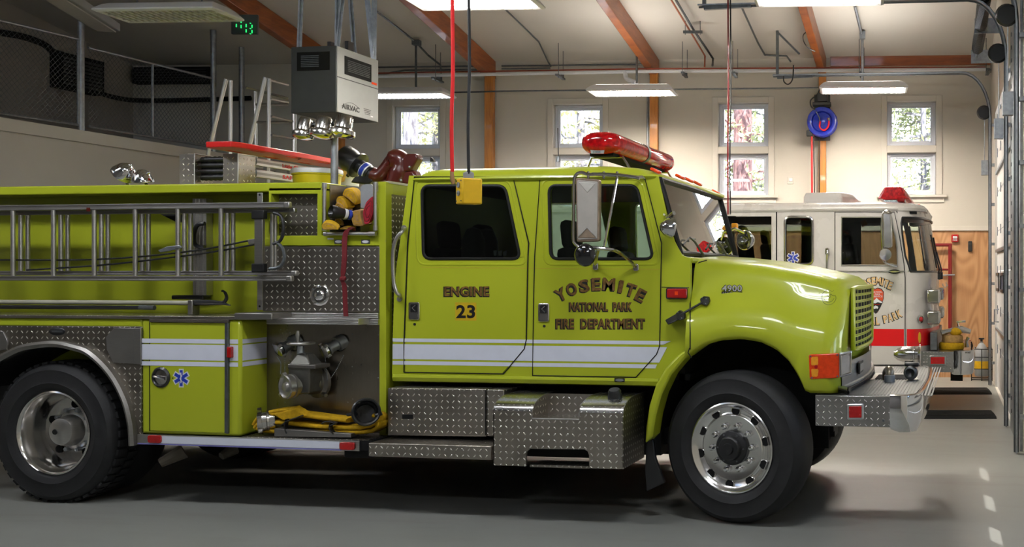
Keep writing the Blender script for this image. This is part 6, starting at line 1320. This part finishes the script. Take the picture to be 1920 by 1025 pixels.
# roof gear
ac = Q('roof_air_conditioner', MB().loft([[V((S(u, 0, 6.7).x, y, z)) for u, y in ((1511+i, 6.5+i*.004), (1582-i*.3, 6.5+i*.004), (1604-i*2.2, 6.75+i*.004), (1604-i*2.2, 7.4), (1582, 7.7), (1511+i, 7.7))] for z, i in ((zr, 0), (zr+.11, 0), (zr+.165, 4))]), WHITEP, bevel=.015)
Q('vent_row', MB().box(S(1520, 380, 6.5).x, S(1580, 380, 6.5).x, 6.46, 6.5, zr-.0, zr+.012), BLACKM, ac)
lx = S(1676, 365, 6.3).x; tr = lambda y, s: [V((lx+a*s, y, zr+b)) for a, b in ((-.20, .06), (-.115, .20), (.115, .20), (.20, .06), (.12, .045), (-.12, .045))]
lb2 = Q('light_bar', MB().loft([tr(6.2, .8), tr(6.26, 1), tr(7.9, 1), tr(7.96, .8)]), LENSRED, bevel=.01); Q('base', MB().box(lx-.13, lx+.15, 6.25, 7.9, zr-.005, zr+.05), CHROMED, lb2, bevel=.01)
for y in (6.4, 7.75): Q('rotator', MB().lathe([(0, -.05), (.05, -.04), (.05, .05), (0, .06)], (lx, y, zr+.12), (0, 0, 1), 14), CHROME, lb2)
p_ = S(1692, 374, 6.2); Q('small_beacon', MB().box(p_.x-.06, p_.x+.03, 6.12, 6.22, p_.z-.03, p_.z+.035), LENSRED, bevel=.012)
for u, v, y in ((1719, 386.5, 6.35), (1690, 389, Yw+.1)): p_ = S(u, v, y); Q('roof_marker_light', MB().box(p_.x-.045, p_.x+.045, y-.04, y+.04, p_.z-.025, p_.z+.025), ORANGE, bevel=.012) if u > 1700 else None
# hoses on its bumper
def roll(u0, u1, v0, v1, Y, lab, mat):
    a, b = S(u0, v1, Y), S(u1, v0, Y); r = (b.x-a.x)/2; c = V((a.x+r, Y+.05, max(a.z, zq1+.004))); h = b.z-c.z
    t = thing('hose_roll', lab, 'hose', c, 'rolled hoses on the white engine bumper'); m = MB(); m.lathe([(0, .002), (r*.95, .002), (r, h*.2), (r, h*.8), (r*.95, h), (0, h)], c, UP, 30); obj('coil', m, mat, t)
    m = MB(); pts = [c+UP*(h+.002)+V((math.cos(a_), math.sin(a_), 0))*r*.95*(1-a_/40) for a_ in [k*.5 for k in range(70)]]; m.tube(pts, .006, 5); obj('spiral_edge', m, mat, t); return c, r, h
roll(1760, 1808, 643, 655.5, 6.25, 'mustard yellow hose roll on the white engine bumper', YELHOSE); c, r, h = roll(1766, 1806, 629.5, 642, 6.25, 'tan hose roll stacked on the yellow hose roll', TANHOSE)
sn = thing('hose_nozzle', 'chrome hose nozzle lying on top of the hose rolls', 'nozzle', c+UP*h); q = c+UP*(h+.05)+V((.06, 0, 0))
obj('body', MB().tube([q+V((-.2, -.05, -.02)), q+V((-.1, -.03, .01)), q+V((.05, 0, .03)), q+V((.16, .02, .0))], [.04, .03, .045, .03], 14), CHROMED, sn); obj('handle', MB().tube([q+V((.02, 0, .03)), q+V((.0, 0, .12)), q+V((.10, 0, .13))], .016, 8), CHROME, sn); obj('yellow_cap', MB().ball(q+V((-.02, -.02, .0)), .06, (1.3, 1, .9), 16, 10), YELHOSE, sn)
tn = thing('tow_hitch_lever', 'chrome lever standing on the white engine bumper right of the hose rolls', 'lever', S(1813, 655, 6.3)); obj('arm', MB().tube([S(1813, 655, 6.3)+V((0, 0, .03)), S(1812, 640, 6.3), S(1816, 632, 6.3)], [.03, .018, .024], 10), CHROMED, tn)
# ---------------------------------------------------------------- lamps, pipes and hanging gear
LAMP = glow('lit_fluorescent_diffuser', (1.0, .93, .84, 1), 60.0)
LAMPC = glow('cool_daylight_fill', (.93, .96, 1.0, 1), 62.0)  # cool tint of the unseen tubes stands in for daylight
LAMPN = glow('wall_fluorescent_diffuser', (1.0, .91, .80, 1), 105.0)
LAMPW = glow('weak_fluorescent_diffuser', (.9, .95, 1.0, 1), 5.0)
LAMPDIM = plain('unlit_louvre', (.42, .40, .37), .5)
UPS = {}
def fixture(P, lab, on=True, name='ceiling_light', up=0.0, yaw=0.0, rods=True):
    """P: middle of the bottom"""
    f = thing(name, lab, 'ceiling light', P, 'long fluorescent lights under the ceiling')
    L, Wd = .61, .25; Hh = .12
    ex, ey = (RGT*math.cos(yaw)+FWD*math.sin(yaw)), None
    ex = BD if not yaw else V((-RN.y, RN.x, 0)); ey = V((-ex.y, ex.x, 0))
    q = lambda a, b, z: V(P) + ex*a + ey*b + UP*z
    rg = lambda a, b, z: [q(-a, -b, z), q(a, -b, z), q(a, b, z), q(-a, b, z)]
    m = MB(); m.loft([rg(L, Wd, .0), rg(L+.03, Wd+.03, .015), rg(L+.03, Wd+.03, .03), rg(L-.02, Wd-.05, .09), rg(L-.06, Wd-.12, .12)], cap=(False, True)); 
    m.loft([rg(L-.03, Wd-.03, .012), rg(L, Wd, 0)], cap=(False, False)); obj('housing', m, WHITEPL, f, ang=25)
    m = MB(); m.loft([rg(L-.03, Wd-.03, .012), rg(L-.03, Wd-.03, .02)]); dif = obj('diffuser', m, on if on is not True and on else (LAMP if on else LAMPDIM), f)
    if up:
        if up not in UPS: UPS[up] = glow('uplight_%d' % up, (1, .95, .88, 1), up)
        m = MB(); m.loft([rg(L-.08, Wd-.14, .121), rg(L-.08, Wd-.14, .124)]); obj('uplight_slot', m, UPS[up], f)  # glowing strip added on top of the housing to brighten the ceiling
    if on is LAMPC:
        dif.data.materials[0] = WHITEPL; m = None
        for b in (-.15, 0, .15): obj('tube', MB().tube([q(-L+.04, b, -.02), q(L-.04, b, -.02)], .021, 12), LAMPC, f)
    m = MB()
    for k in range(1, 17): a = -L+.03+(2*L-.06)*k/17; m.obox(q(a, 0, .006), ex, ey, UP, .005, 2*Wd-.06, .012)
    for k in range(1, 4): b = -Wd+.03+(2*Wd-.06)*k/4; m.obox(q(0, b, .006), ex, ey, UP, 2*L-.06, .005, .012)
    obj('louvre', m, WHITEPL, f)
    for s_ in ((-.35, .35) if rods else ()):
        a = q(s_, 0, .12); cz = ceilZ(a)
        obj('hanger_rod', MB().tube([a, (a.x, a.y, cz)], .008, 6), STEELD, f)
    return f
FZ = 4.38
def fx(uc, vfar): p = H(uc, vfar, FZ); return p - V((-BD.y, BD.x, 0))*.25
fixture(fx(1193, 181), 'lit ceiling light in front of the post with the red light bar', LAMPN, up=13, rods=False)
fixture(fx(1619, 176), 'lit ceiling light over the white engine, beside the blue hose reel', LAMPN, up=16, rods=False)
fixture(fx(778, 186), 'dim ceiling light just right of the hanging air filter', LAMPW, rods=False)
fixture(fx(905, 19), 'lit ceiling light cut by the top edge above the yellow cab', up=5)
fixture(fx(1537, 12), 'lit ceiling light cut by the top edge near the garage door track', up=14)
fixture(fx(346, 42), 'unlit louvred ceiling light at the top left over the mezzanine fence', False)
# the next row, above and before the yellow engine, and one behind the photographer
for x, y in ((-5.7, -2.3), (-2.6, -2.2), (.5, -2.1), (-1.0, -7.2)):
    fixture((x, y, FZ), 'ceiling light above the near side of the yellow engine, outside the photo', LAMPC)
# strip light over the mezzanine and the green clock
a, b = D(90, -20, 11.5), D(200, 50, 13.6)
sl = thing('strip_light', 'unlit grey strip light above the far left fence post', 'ceiling light', (a+b)/2)
m = MB(); m.bar(a, b, .30, .10); obj('housing', m, GREYPL, sl, .01)
m = MB(); m.bar(a-UP*.056, b-UP*.056, .2, .02); obj('diffuser', m, LAMPDIM, sl)
ck = D(457, 45, 12.0); cl = thing('digital_clock', 'black wall clock with green digits 17 13 under the beam', 'clock', ck)
ey = V((0, 0, 1)); ex = RGT
m = MB(); m.obox(ck+FWD*.03+UP*.0, ex, FWD, UP, .30, .04, .22); obj('case', m, GREYD, cl, .008)
G = glow('green_digits', (.02, .75, .15, 1), 1.0)
def seg(m, o, ch, w, h, t, sk=.0):
    SEG = {'1': 'bc', '7': 'abc', '3': 'abgcd', '0': 'abcdef'}[ch]
    Q = {'a': ((0, h), (w, h)), 'b': ((w, h), (w, h/2)), 'c': ((w, h/2), (w, 0)), 'd': ((0, 0), (w, 0)), 'e': ((0, 0), (0, h/2)), 'f': ((0, h/2), (0, h)), 'g': ((0, h/2), (w, h/2))}
    for c in SEG:
        (x0, y0), (x1, y1) = Q[c]
        p0 = o + ex*(x0) - UP*(.28*x0) + UP*y0; p1 = o + ex*(x1) - UP*.28*x1 + UP*y1
        d = (p1-p0).normalized()*.012; m.bar(p0+d, p1-d, t, t, up=FWD)
z_ = ck - FWD*.006
for ch, (u, v) in zip('1713', ((437, 51), (446, 53), (455.5, 61), (466.5, 62.5))):
    o = D(u, v, 11.98)
    m = MB(); seg(m, o, ch, .036, .118, .009); obj('digit', m, G, cl)
# air filter unit hung on steel struts
zA = 11.0; c = D(632, 85, zA); e = D(540, 87, zA+.08)
x1, y0_, zt = c.x, c.y, c.z; x0 = x1-.52; zb = D(632, 210, zA).z; y1_ = y0_+.78
af = thing('air_filter_unit', 'dark grey air filter box with a pale side panel hanging on steel struts', 'air filter', ((x0+x1)/2, (y0_+y1_)/2, zb))
obj('body', MB().box(x0, x1-.012, y0_, y1_, zb, zt), GREYD, af, .006)
obj('side_panel', MB().box(x1-.011, x1, y0_+.005, y1_-.005, zb+.004, zt-.004), GREYP, af, .003)
zs = XP(660, 152, x1).z; obj('panel_seam', MB().box(x1-.004, x1+.0015, y0_+.005, y1_-.005, zs-.004, zs+.004), INK, af)
def grille(x, y, ax, w, h, z0, mat):
    g = MB(); l = MB()
    if ax == 'x':
        g.box(x+.0005, x+.006, y, y+w, z0, z0+h)
        for k in range(7): l.box(x+.006, x+.014, y+.04, y+w-.04, z0+.04+(h-.08)*k/6-.004, z0+.04+(h-.08)*k/6+.004)
    else:
        g.box(x, x+w, y-.006, y-.0005, z0, z0+h)
        for k in range(7): l.box(x+.05, x+w-.12, y-.014, y-.006, z0+.04+(h-.08)*k/6-.004, z0+.04+(h-.08)*k/6+.004)
    gg = obj('grille', g, BLACKM, af); obj('louvre', l, STEELD, gg)
grille(x1, y0_+.13, 'x', .50, .19, zt-.27, None); grille(x0+.07, y0_, 'y', .37, .19, zt-.25, None)
pa = lambda u, v: XP(u, v, x1+.001)
def side_word(s, u0, vm, u1, h, bold=.03, mat=INK):
    m = MB(); a = pa(u0, vm); b = pa(u1, vm); zc = a.z
    word(m, s, V((x1, a.y, zc-h/2)), V((0, b.y-a.y, 0)), V((0, 0, h)), .002, bold); return obj('lettering', m, mat, af)
side_word('AIRVAC', 641, 198, 674, .055); side_word('911', 652, 204, 662, .022, .02)
m = MB(); pp = [pa(640+34*k/12, 199-9*math.sin(math.pi*k/12)+5*k/12) for k in range(13)]; m.tube(pp, .002, 5); obj('emblem_arc', m, INK, af)
for k in range(4): m = MB(); q = pa(682+k*.8, 203.5+k*3.2); m.box(x1, x1+.001, q.y, q.y+.14-.015*k, q.z-.003, q.z+.003); obj('small_print', m, INK, af)
q = pa(697, 155); obj('warning_label', MB().box(x1, x1+.0015, q.y, q.y+.1, q.z-.015, q.z+.01), ORANGE, af)
q = pa(695, 218); obj('white_label', MB().box(x1, x1+.0015, q.y, q.y+.045, q.z-.006, q.z+.006), WHITEPL, af)
def strut(p, q, w=.05):
    m = MB(); m.bar(p, q, w, .012); m.bar(p, q, .012, w); return obj('hanger_strut', m, STEEL, af)
for (a, b) in (((x0+.06, y0_+.05), (.10, 0)), ((x1-.03, y0_+.05), (.28, .02)), ((x1-.03, y0_+.05), (.02, .0)), ((x1-.03, y1_-.05), (.03, .02)), ((x1-.03, y1_-.05), (-.22, -.1)), ((x0+.3, y1_-.1), (-.2, 0)), ((x0+.06, y1_-.05), (0, 0))):
    p = V((a[0], a[1], zt)); q = V((a[0]+b[0], a[1]+b[1], 0)); q.z = ceilZ(q); strut(p, q, .055)
for dx in (.30, .5): obj('hanger_clip', MB().box(x0+dx-.02, x0+dx+.02, y0_+.2, y0_+.3, zt, zt+.09), BLACK, af)
# pipes along the far wall
def pipe(name, lab, pts, r, mat, cat='pipe', grp=None, n=8): return obj(name, MB().tube(pts, r, n), mat, label=lab, cat=cat, group=grp)
pipe('drain_pipe', 'pale pipe running the length of the far wall above the windows', [B(560, 150, .55), B(711, 143, .55), B(1200, 134, .55), B(1848, 130, .55)], .028, WHITEPL)
pipe('copper_pipe', 'red brown copper pipe lying just over the pale long pipe', [B(560, 143, .53), B(711, 137, .53), B(1200, 129, .53), B(1480, 127.5, .53), B(1848, 126, .53)], .012, plain('copper', (.30, .06, .03), .4, .6), 'pipe')
m = MB().tube(spline([B(1172, 134, .55), B(1174, 146, .6), B(1180, 150, .75), B(1193, 155, .95)], 5), .035, 10)
obj('pipe_elbow', m, WHITEPL, label='white pipe elbow dropping to the lit ceiling light by the red light bar', cat='pipe')
for u, v0, v1, lb in ((1047, 83, 140, 'pipe hanger between the second and third wall post'), (1279.5, 77, 136, 'pipe hanger right of the post with the red light bar'), (1374, 80, 136, 'pipe hanger over the third window'), (1611, 75, 135, 'pipe hanger over the ceiling light beside the hose reel'), (1849, 74, 131, 'pipe hanger at the garage door end of the pipe'), (817, 88, 146, 'pipe hanger left of the red hanging hose')):
    hg = thing('pipe_hanger', lb, 'pipe hanger', B(u, v1, .5), 'threaded rod hangers of the long pipe')
    for o, du in ((.72, 0), (.40, 9)):
        t = Bt(u+du, o); z = Bz(v1, u, o); pz = BW(t, o, 0)
        obj('rod', MB().tube([BW(t, o, z-.05), BW(t, o, ceilZ(pz))], .006, 6), STEELD, hg)
    t = Bt(u+4, .56); z = Bz(v1+1, u, .56); m = MB(); m.bar(BW(t, .36, z-.03), BW(t, .78, z-.03), .05, .03); obj('strut', m, STEELD, hg)
    m = MB(); m.bar(BW(t-.03, .5, z), BW(t+.03, .5, z), .1, .08); obj('clamp', m, STEELD, hg)
def conduit(lab, pts, r=.013, mat=STEELD): return pipe('conduit', lab, pts, r, mat, 'conduit', 'steel conduits on the far wall and ceiling')
conduit('steel conduit high on the wall left of the post behind the yellow cab', [BW(Bt(662), .04, 5.19), BW(Bt(898), .04, 5.19)])
conduit('steel conduit high on the wall right of the post behind the yellow cab', [BW(Bt(942), .04, 5.19), BW(Bt(1208), .04, 5.19)])
conduit('lower steel conduit of the pair left of the third post', [BW(Bt(942), .04, 5.14), BW(Bt(1033), .04, 5.14)], .013)
ce = lambda u, v, dz=.06: onplane(u, v, BO+UP*(ZT-dz), BN*(-PITCH)+UP)
conduit('steel conduit bending down the ceiling above the yellow cab', [ce(945, 15), ce(1010, 78), BW(Bt(1034), .2, 5.22), BW(Bt(1036), .1, 5.16)])
conduit('steel conduit along the wall over the window tops', [B(851, 173, .03), B(905, 172, .22), B(935, 171, .22), B(1215, 168, .22), B(1245, 168, .22), B(1535, 164.5, .22)])
conduit('steel conduit falling toward the pipe left of the red hanging hose', [ce(706, 21), ce(781, 80), B(802, 103, .5), B(826, 122, .45), B(827, 140, .5)], .016)
conduit('dark steel conduit over the first window', [BW(Bt(711), .04, 5.06), BW(Bt(760), .04, 5.13), BW(Bt(898), .04, 5.13)], .016)
conduit('steel conduit with a bend left of the hanging perforated bracket', [ce(1388, 8), ce(1421, 80), B(1434, 103, .3), B(1450, 104, .3), B(1475, 105, .3), B(1483, 116, .3)], .016)
conduit('vertical conduit beside the third timber post', [B(1214, 158, .03), B(1214, 300, .03)], .016, STEEL)
conduit('upright conduit down to the ceiling light beside the blue hose reel', [ce(1603, 12), ce(1615, 62), B(1617, 72, 1.0), B(1617, 152, 1.0)], .022, STEEL)
conduit('steel conduit between the reel post and the ceiling light drop', [B(1592, 98, .10), B(1612, 98, .10)], .013, STEEL)
conduit('upright conduit down to the dim ceiling light', [ce(780, 80), B(780, 163, 1.1)], .018)
conduit('upright conduit down to the ceiling light by the red light bar', [ce(1194, 84), B(1194, 155, 1.1)], .018)
obj('junction_box', MB().obox(ce(1617, 66, .08), BD, BN, UP, .09, .09, .12), STEEL, label='steel junction box on the conduit over the white engine', cat='junction box')
obj('junction_box', MB().obox(ce(781, 80, .08), BD, BN, UP, .12, .1, .08), STEELD, label='dark junction box on the ceiling conduit over the first window', cat='junction box')
pipe('copper_pipe', 'orange brown pipe of the pair slanting down the ceiling', [ce(1255, -6, .12), ce(1292, 55, .12), ce(1322, 105, .12), B(1321, 125, .6)], .014, plain('copper_b', (.36, .10, .04), .4, .6))
pipe('black_pipe', 'black pipe of the pair slanting down the ceiling', [ce(1264, -6, .12), ce(1300, 55, .12), ce(1337, 110, .12), B(1336, 123, .6)], .018, BLACK)
hg = thing('pipe_strut', 'perforated strut carrying the two slanting ceiling pipes', 'pipe hanger', ce(1299, 60, .2))
m = MB(); m.bar(ce(1281, 60, .17), ce(1317, 60, .17), .04, .04); obj('strut', m, STEELD, hg)
for u in (1285, 1313): a = ce(u, 60, .17); obj('rod', MB().tube([a-UP*.04, (a.x, a.y, ceilZ(a))], .006, 6), STEELD, hg)
pipe('loose_cable', 'black cable looped beside the beam above the hose reel', spline([ce(1512, 60, .1), ce(1506, 66, .2), D(1507, 78, 15.5), D(1516, 90, 15.5), D(1528, 96, 15.6)], 5), .008, BLACK, 'cable')
pipe('cable_hook', 'black cable loop hanging from the far door track', spline([D(1488, 122, 15.4), D(1486, 148, 15.4), D(1478, 158, 15.4), D(1470, 153, 15.4), D(1469, 143, 15.4)], 5), .010, BLACK, 'cable')
# cords that hang from the ceiling
def drop(name, lab, u, v0, v1, z, r, mat, sway=2.0, cat='cable', bottom=None):
    p = D(u, v1, z); t = D(u, v0, z); top = V((t.x, t.y, ceilZ(t)))
    pts = [top] + spline([t, D(u+sway, v0*.6+v1*.4, z), D(u-sway, v0*.3+v1*.7, z), p], 6)
    return pipe(name, lab, pts, r, mat, cat)
drop('air_hose', 'red air hose hanging in front of the yellow cab', 848, 0, 322, 6.25, .0115, REDHOSE, 1.2, 'hose')
m = MB().tube([D(847, 320, 6.25), D(848, 335, 6.25), D(850.5, 345, 6.25)], [.010, .014, .012], 10)
obj('hose_coupling', m, plain('brass_coupling', (.45, .27, .14), .35, .8), label='brass coupling on the end of the red hanging hose', cat='coupling')
drop('power_cord', 'black power cord hanging down to the yellow socket box', 879, 0, 326, 6.2, .0095, BLACK, 1.2)
bx = thing('socket_box', 'yellow socket box hanging on the black cord before the cab window', 'socket box', D(876, 383, 6.2))
ctr = D(867, 333, 6.16); e1 = (RGT*.86+FWD*.5).normalized(); e2 = (FWD*.88-RGT*.5).normalized(); hz = .150
o = ctr - UP*hz
el = (-RGT*.70+FWD*.71).normalized(); er = (RGT*.86+FWD*.5).normalized()
m = MB(); pl = [o, o+er*.115, o+er*.115+el*.085, o+el*.085]; m.slab(pl, UP*hz); body = obj('case', m, YELBOX, bx, .008)
m = MB(); m.slab([o+er*.05-er.cross(UP).normalized()*0, o+er*.118, o+er*.118+UP*.16, o+er*.05+UP*.155], er.cross(UP).normalized()*-.012)
nl = V((-el.y, el.x, 0)); nl = nl if nl.dot(FWD) < 0 else -nl
for zf in (.42, .74):
    m = MB(); q = o + el*.045 + UP*hz*zf; m.lathe([(.016, 0), (.016, .006), (.0, .006)], q-nl*-.0005, nl, 18); oo = obj('socket', m, GREYPL, bx)
    m = MB(); m.obox(q+nl*.007-el*.006, el, nl, UP, .003, .002, .012); m.obox(q+nl*.007+el*.006, el, nl, UP, .003, .002, .010); obj('slot', m, BLACK, oo)
m = MB()
for a, b in ((.015, .12), (.07, .12), (.015, .9), (.07, .9)): m.lathe([(.004, 0), (.004, .003), (0, .003)], o+el*a+UP*hz*b, nl, 8)
obj('screw', m, STEELD, bx)
gp = D(878.5, 334, 6.22); m = MB().lathe([(.0, -.012), (.030, -.012), (.030, .03), (.026, .034), (.012, .04), (0, .04)], gp, UP, 18); obj('cord_grip', m, GREYPL, bx)
drop('air_hose', 'thin red hose hanging past the third window down behind the windscreen', 1365, 0, 402, 11.6, .0095, PIPERED, .4, 'hose')
drop('power_cord', 'thin black cord hanging beside the red hose at the third window', 1369.5, 0, 402, 11.6, .008, BLACK, 1.0)
# blue hose reel on the last post
rc = B(1541, 228, .42); rl = thing('hose_reel', 'blue enamelled hose reel fixed to the timber post over the white engine', 'hose reel', rc)
ax = (-FWD*.86-RGT*.12).normalized()
obj('disc', MB().lathe([(.0, -.04), (.19, -.05), (.235, -.02), (.245, .0), (.235, .025), (.20, .03), (.17, .02), (.15, -.01), (0, -.01)], rc, ax, 40), BLUEREEL, rl)
obj('hub', MB().lathe([(.055, -.01), (.055, .02), (.03, .03), (0, .03)], rc, ax, 20), BLUEREEL, rl)
obj('back_disc', MB().lathe([(0, -.12), (.22, -.13), (.245, -.11), (.22, -.09), (0, -.09)], rc, ax, 36), BLUEREEL, rl)
e1 = ax.cross(UP).normalized()*-1; e1 = e1 if e1.dot(RGT) > 0 else -e1; e2 = UP
q = lambda a, b, d=.05: rc + e1*a + e2*b + ax*d
obj('hose_loop', MB().tube(spline([q(-.02, 0), q(-.03, -.08), q(.0, -.13), (q(.06, -.14)), q(.11, -.08), q(.12, -.01), q(.10, .05, .03)], 6), .014, 10), REDHOSE, rl)
obj('swivel', MB().tube([q(-.09, .16, .04), q(-.03, .05, .05), q(-.02, -.02, .05)], .010, 8), CHROME, rl); obj('coupling', MB().tube([q(.12, .0, .05), q(.115, .05, .04)], .02, 10), CHROME, rl)
tt = Bt(1541, .35)
m = MB(); bz = lambda v: Bz(v, 1541, .3); bbox(tt-.13, tt+.13, .172, .19, bz(262), bz(175), m); obj('back_plate', m, GREYD, rl, .004)
m = MB(); bbox(tt-.15, tt+.15, .19, .46, bz(199)-.0, bz(194), m); bbox(tt-.07, tt+.09, .26, .44, bz(193), bz(176), m); obj('motor_bracket', m, GREYD, rl, .01)
m = MB(); bbox(tt-.25, tt-.15, .3, .4, bz(256), bz(245), m); obj('hose_guide', m, BLACK, rl, .01)
zt_ = bz(256)
t2 = Bt(1522, .35); pipe('reel_hose', 'red hose hanging from the blue reel behind the white engine roof', [BW(t2, .35, zt_), BW(t2+.01, .35, 2.0)], .016, REDHOSE, 'hose')
t2 = Bt(1525.5, .35); pipe('hanging_cable', 'black cord hanging next to the red reel hose', [BW(t2, .32, zt_), BW(t2+.03, .32, 2.0)], .009, BLACK, 'cable')
t2 = Bt(1537, .3); pipe('hanging_cable', 'black cord hanging down the timber post under the reel', [BW(t2, .26, zt_), BW(t2-.01, .26, 2.0)], .009, BLACK, 'cable')
pipe('reel_feed_cable', 'black cable curling from the conduit into the blue reel', spline([B(1538, 162, .3), B(1533, 176, .4), B(1520, 188, .45), B(1521, 200, .45), B(1528, 206, .45)], 5), .011, BLACK, 'cable')
# ---------------------------------------------------------------- outside the windows
obj('ground_outside', MB().box(-60, 60, 11.6, 90, -.4, -.15), SNOW, kind='structure', label='bright ground outside the windows')
def tree(u, z, r, lab, bark, leaf, hi=12.0, nb=26, seed=1, spread=2.2, dens=60, lo=1.6):
    rd = random.Random(seed); b = D(u, 500, z); b.z = -.2
    t = thing('pine_tree', lab, 'tree', b, 'pine trees outside the windows')
    obj('trunk', MB().tube([b, b+V((.05, 0, hi*.4)), b+V((.0, .1, hi*.7)), b+V((0, 0, hi))], [r*1.15, r, r*.8, r*.3], 14), bark, t)
    mb = MB(); ml = MB()
    for k in range(nb):
        h = lo + (hi-lo)*.75*rd.random(); a = rd.random()*6.283; L = spread*(.5+rd.random()*.7)
        p0 = b+V((0, 0, h)); pts = [p0]; d = V((math.cos(a), math.sin(a), .15-.3*rd.random()))
        for q in range(1, 5): pts.append(p0 + d*L*q/4 + V((rd.uniform(-.1, .1), rd.uniform(-.1, .1), rd.uniform(-.12, .12))))
        mb.tube(pts, [.035, .028, .02, .013, .006], 5)
        for q in range(dens):
            s = .2+.8*rd.random(); i = min(3, int(s*4)); c = pts[i].lerp(pts[i+1], s*4-i) + V((rd.gauss(0, .2), rd.gauss(0, .2), rd.gauss(0, .16)))
            w = .05+.07*rd.random(); e1 = V((rd.gauss(0, 1), rd.gauss(0, 1), rd.gauss(0, 1))).normalized(); e2 = e1.orthogonal().normalized()*.45
            ml.add([c-e1*w, c+e2*w*.7, c+e1*w, c-e2*w*.7], [(0, 1, 2, 3)])
    obj('branch_work', mb, bark, t); obj('foliage', ml, leaf, t)
    return t
tree(1389, 23.5, .21, 'thick red barked pine outside the third window', BARK, LEAF, seed=3, nb=40, dens=90)
tree(766, 24.5, .17, 'grey trunked pine outside the first window', BARKG, LEAF, seed=5, nb=44, dens=90)
tree(1085, 25.5, .10, 'yellow green tree outside the second window', BARKG, LEAFY, seed=8, nb=60, dens=130)
tree(1728, 25.0, .07, 'leafy green tree outside the fourth window', BARKG, LEAF, seed=11, nb=80, dens=150)
tree(1775, 27.0, .10, 'slim tree farther off, to the right outside the fourth window', BARKG, LEAFY, seed=13, nb=50, dens=100)
tree(1440, 28.0, .10, 'slim tree behind the thick red pine', BARKG, LEAF, seed=17, nb=60, dens=110)
tree(815, 28.0, .12, 'bushy tree behind the grey trunked pine', BARKG, LEAFY, seed=19, nb=60, dens=110)
obj('ground_outside', MB().box(2.9, 40, -30, 11.5, -.4, -.15), SNOW, kind='structure', label='bright ground outside the garage doors')
# ---------------------------------------------------------------- camera, lamps, sky
cam = bpy.data.cameras.new('camera'); co_ = bpy.data.objects.new('camera', cam); COL.objects.link(co_)
co_.location = CAM; co_.rotation_euler = (math.radians(90), 0, TH); cam.sensor_width = 36; cam.lens = 36*FPX/1920
cam.shift_x = (960-U0)/1920; cam.shift_y = (V0-512.5)/1920; cam.clip_start = .05; cam.clip_end = 200
SC.camera = co_
W = bpy.data.worlds.new('sky'); SC.world = W; W.use_nodes = True
nt = W.node_tree; bg = nt.nodes['Background']; sk = nt.nodes.new('ShaderNodeTexSky'); sk.sky_type = 'NISHITA'; sk.sun_elevation = math.radians(38); sk.sun_rotation = math.radians(20); sk.sun_disc = False
nt.links.new(sk.outputs[0], bg.inputs[0]); bg.inputs[1].default_value = .9
sd = bpy.data.lights.new('sun', 'SUN'); sd.energy = 16.0; sd.angle = .009; sd.color = (1, .97, .93); so = bpy.data.objects.new('sun', sd); COL.objects.link(so)
so.rotation_euler = V((-.32, .50, -1)).to_track_quat('-Z', 'Y').to_euler(); so.location = (6, 0, 12)
SC.view_settings.view_transform = 'Standard'; SC.view_settings.look = 'None'; SC.view_settings.gamma = 1; SC.view_settings.exposure = 0.74
SC.cycles.max_bounces = 8; SC.cycles.diffuse_bounces = 2; SC.cycles.transparent_max_bounces = 16; SC.cycles.caustics_reflective = False; SC.cycles.caustics_refractive = False
SC.cycles.sample_clamp_indirect = 4.0
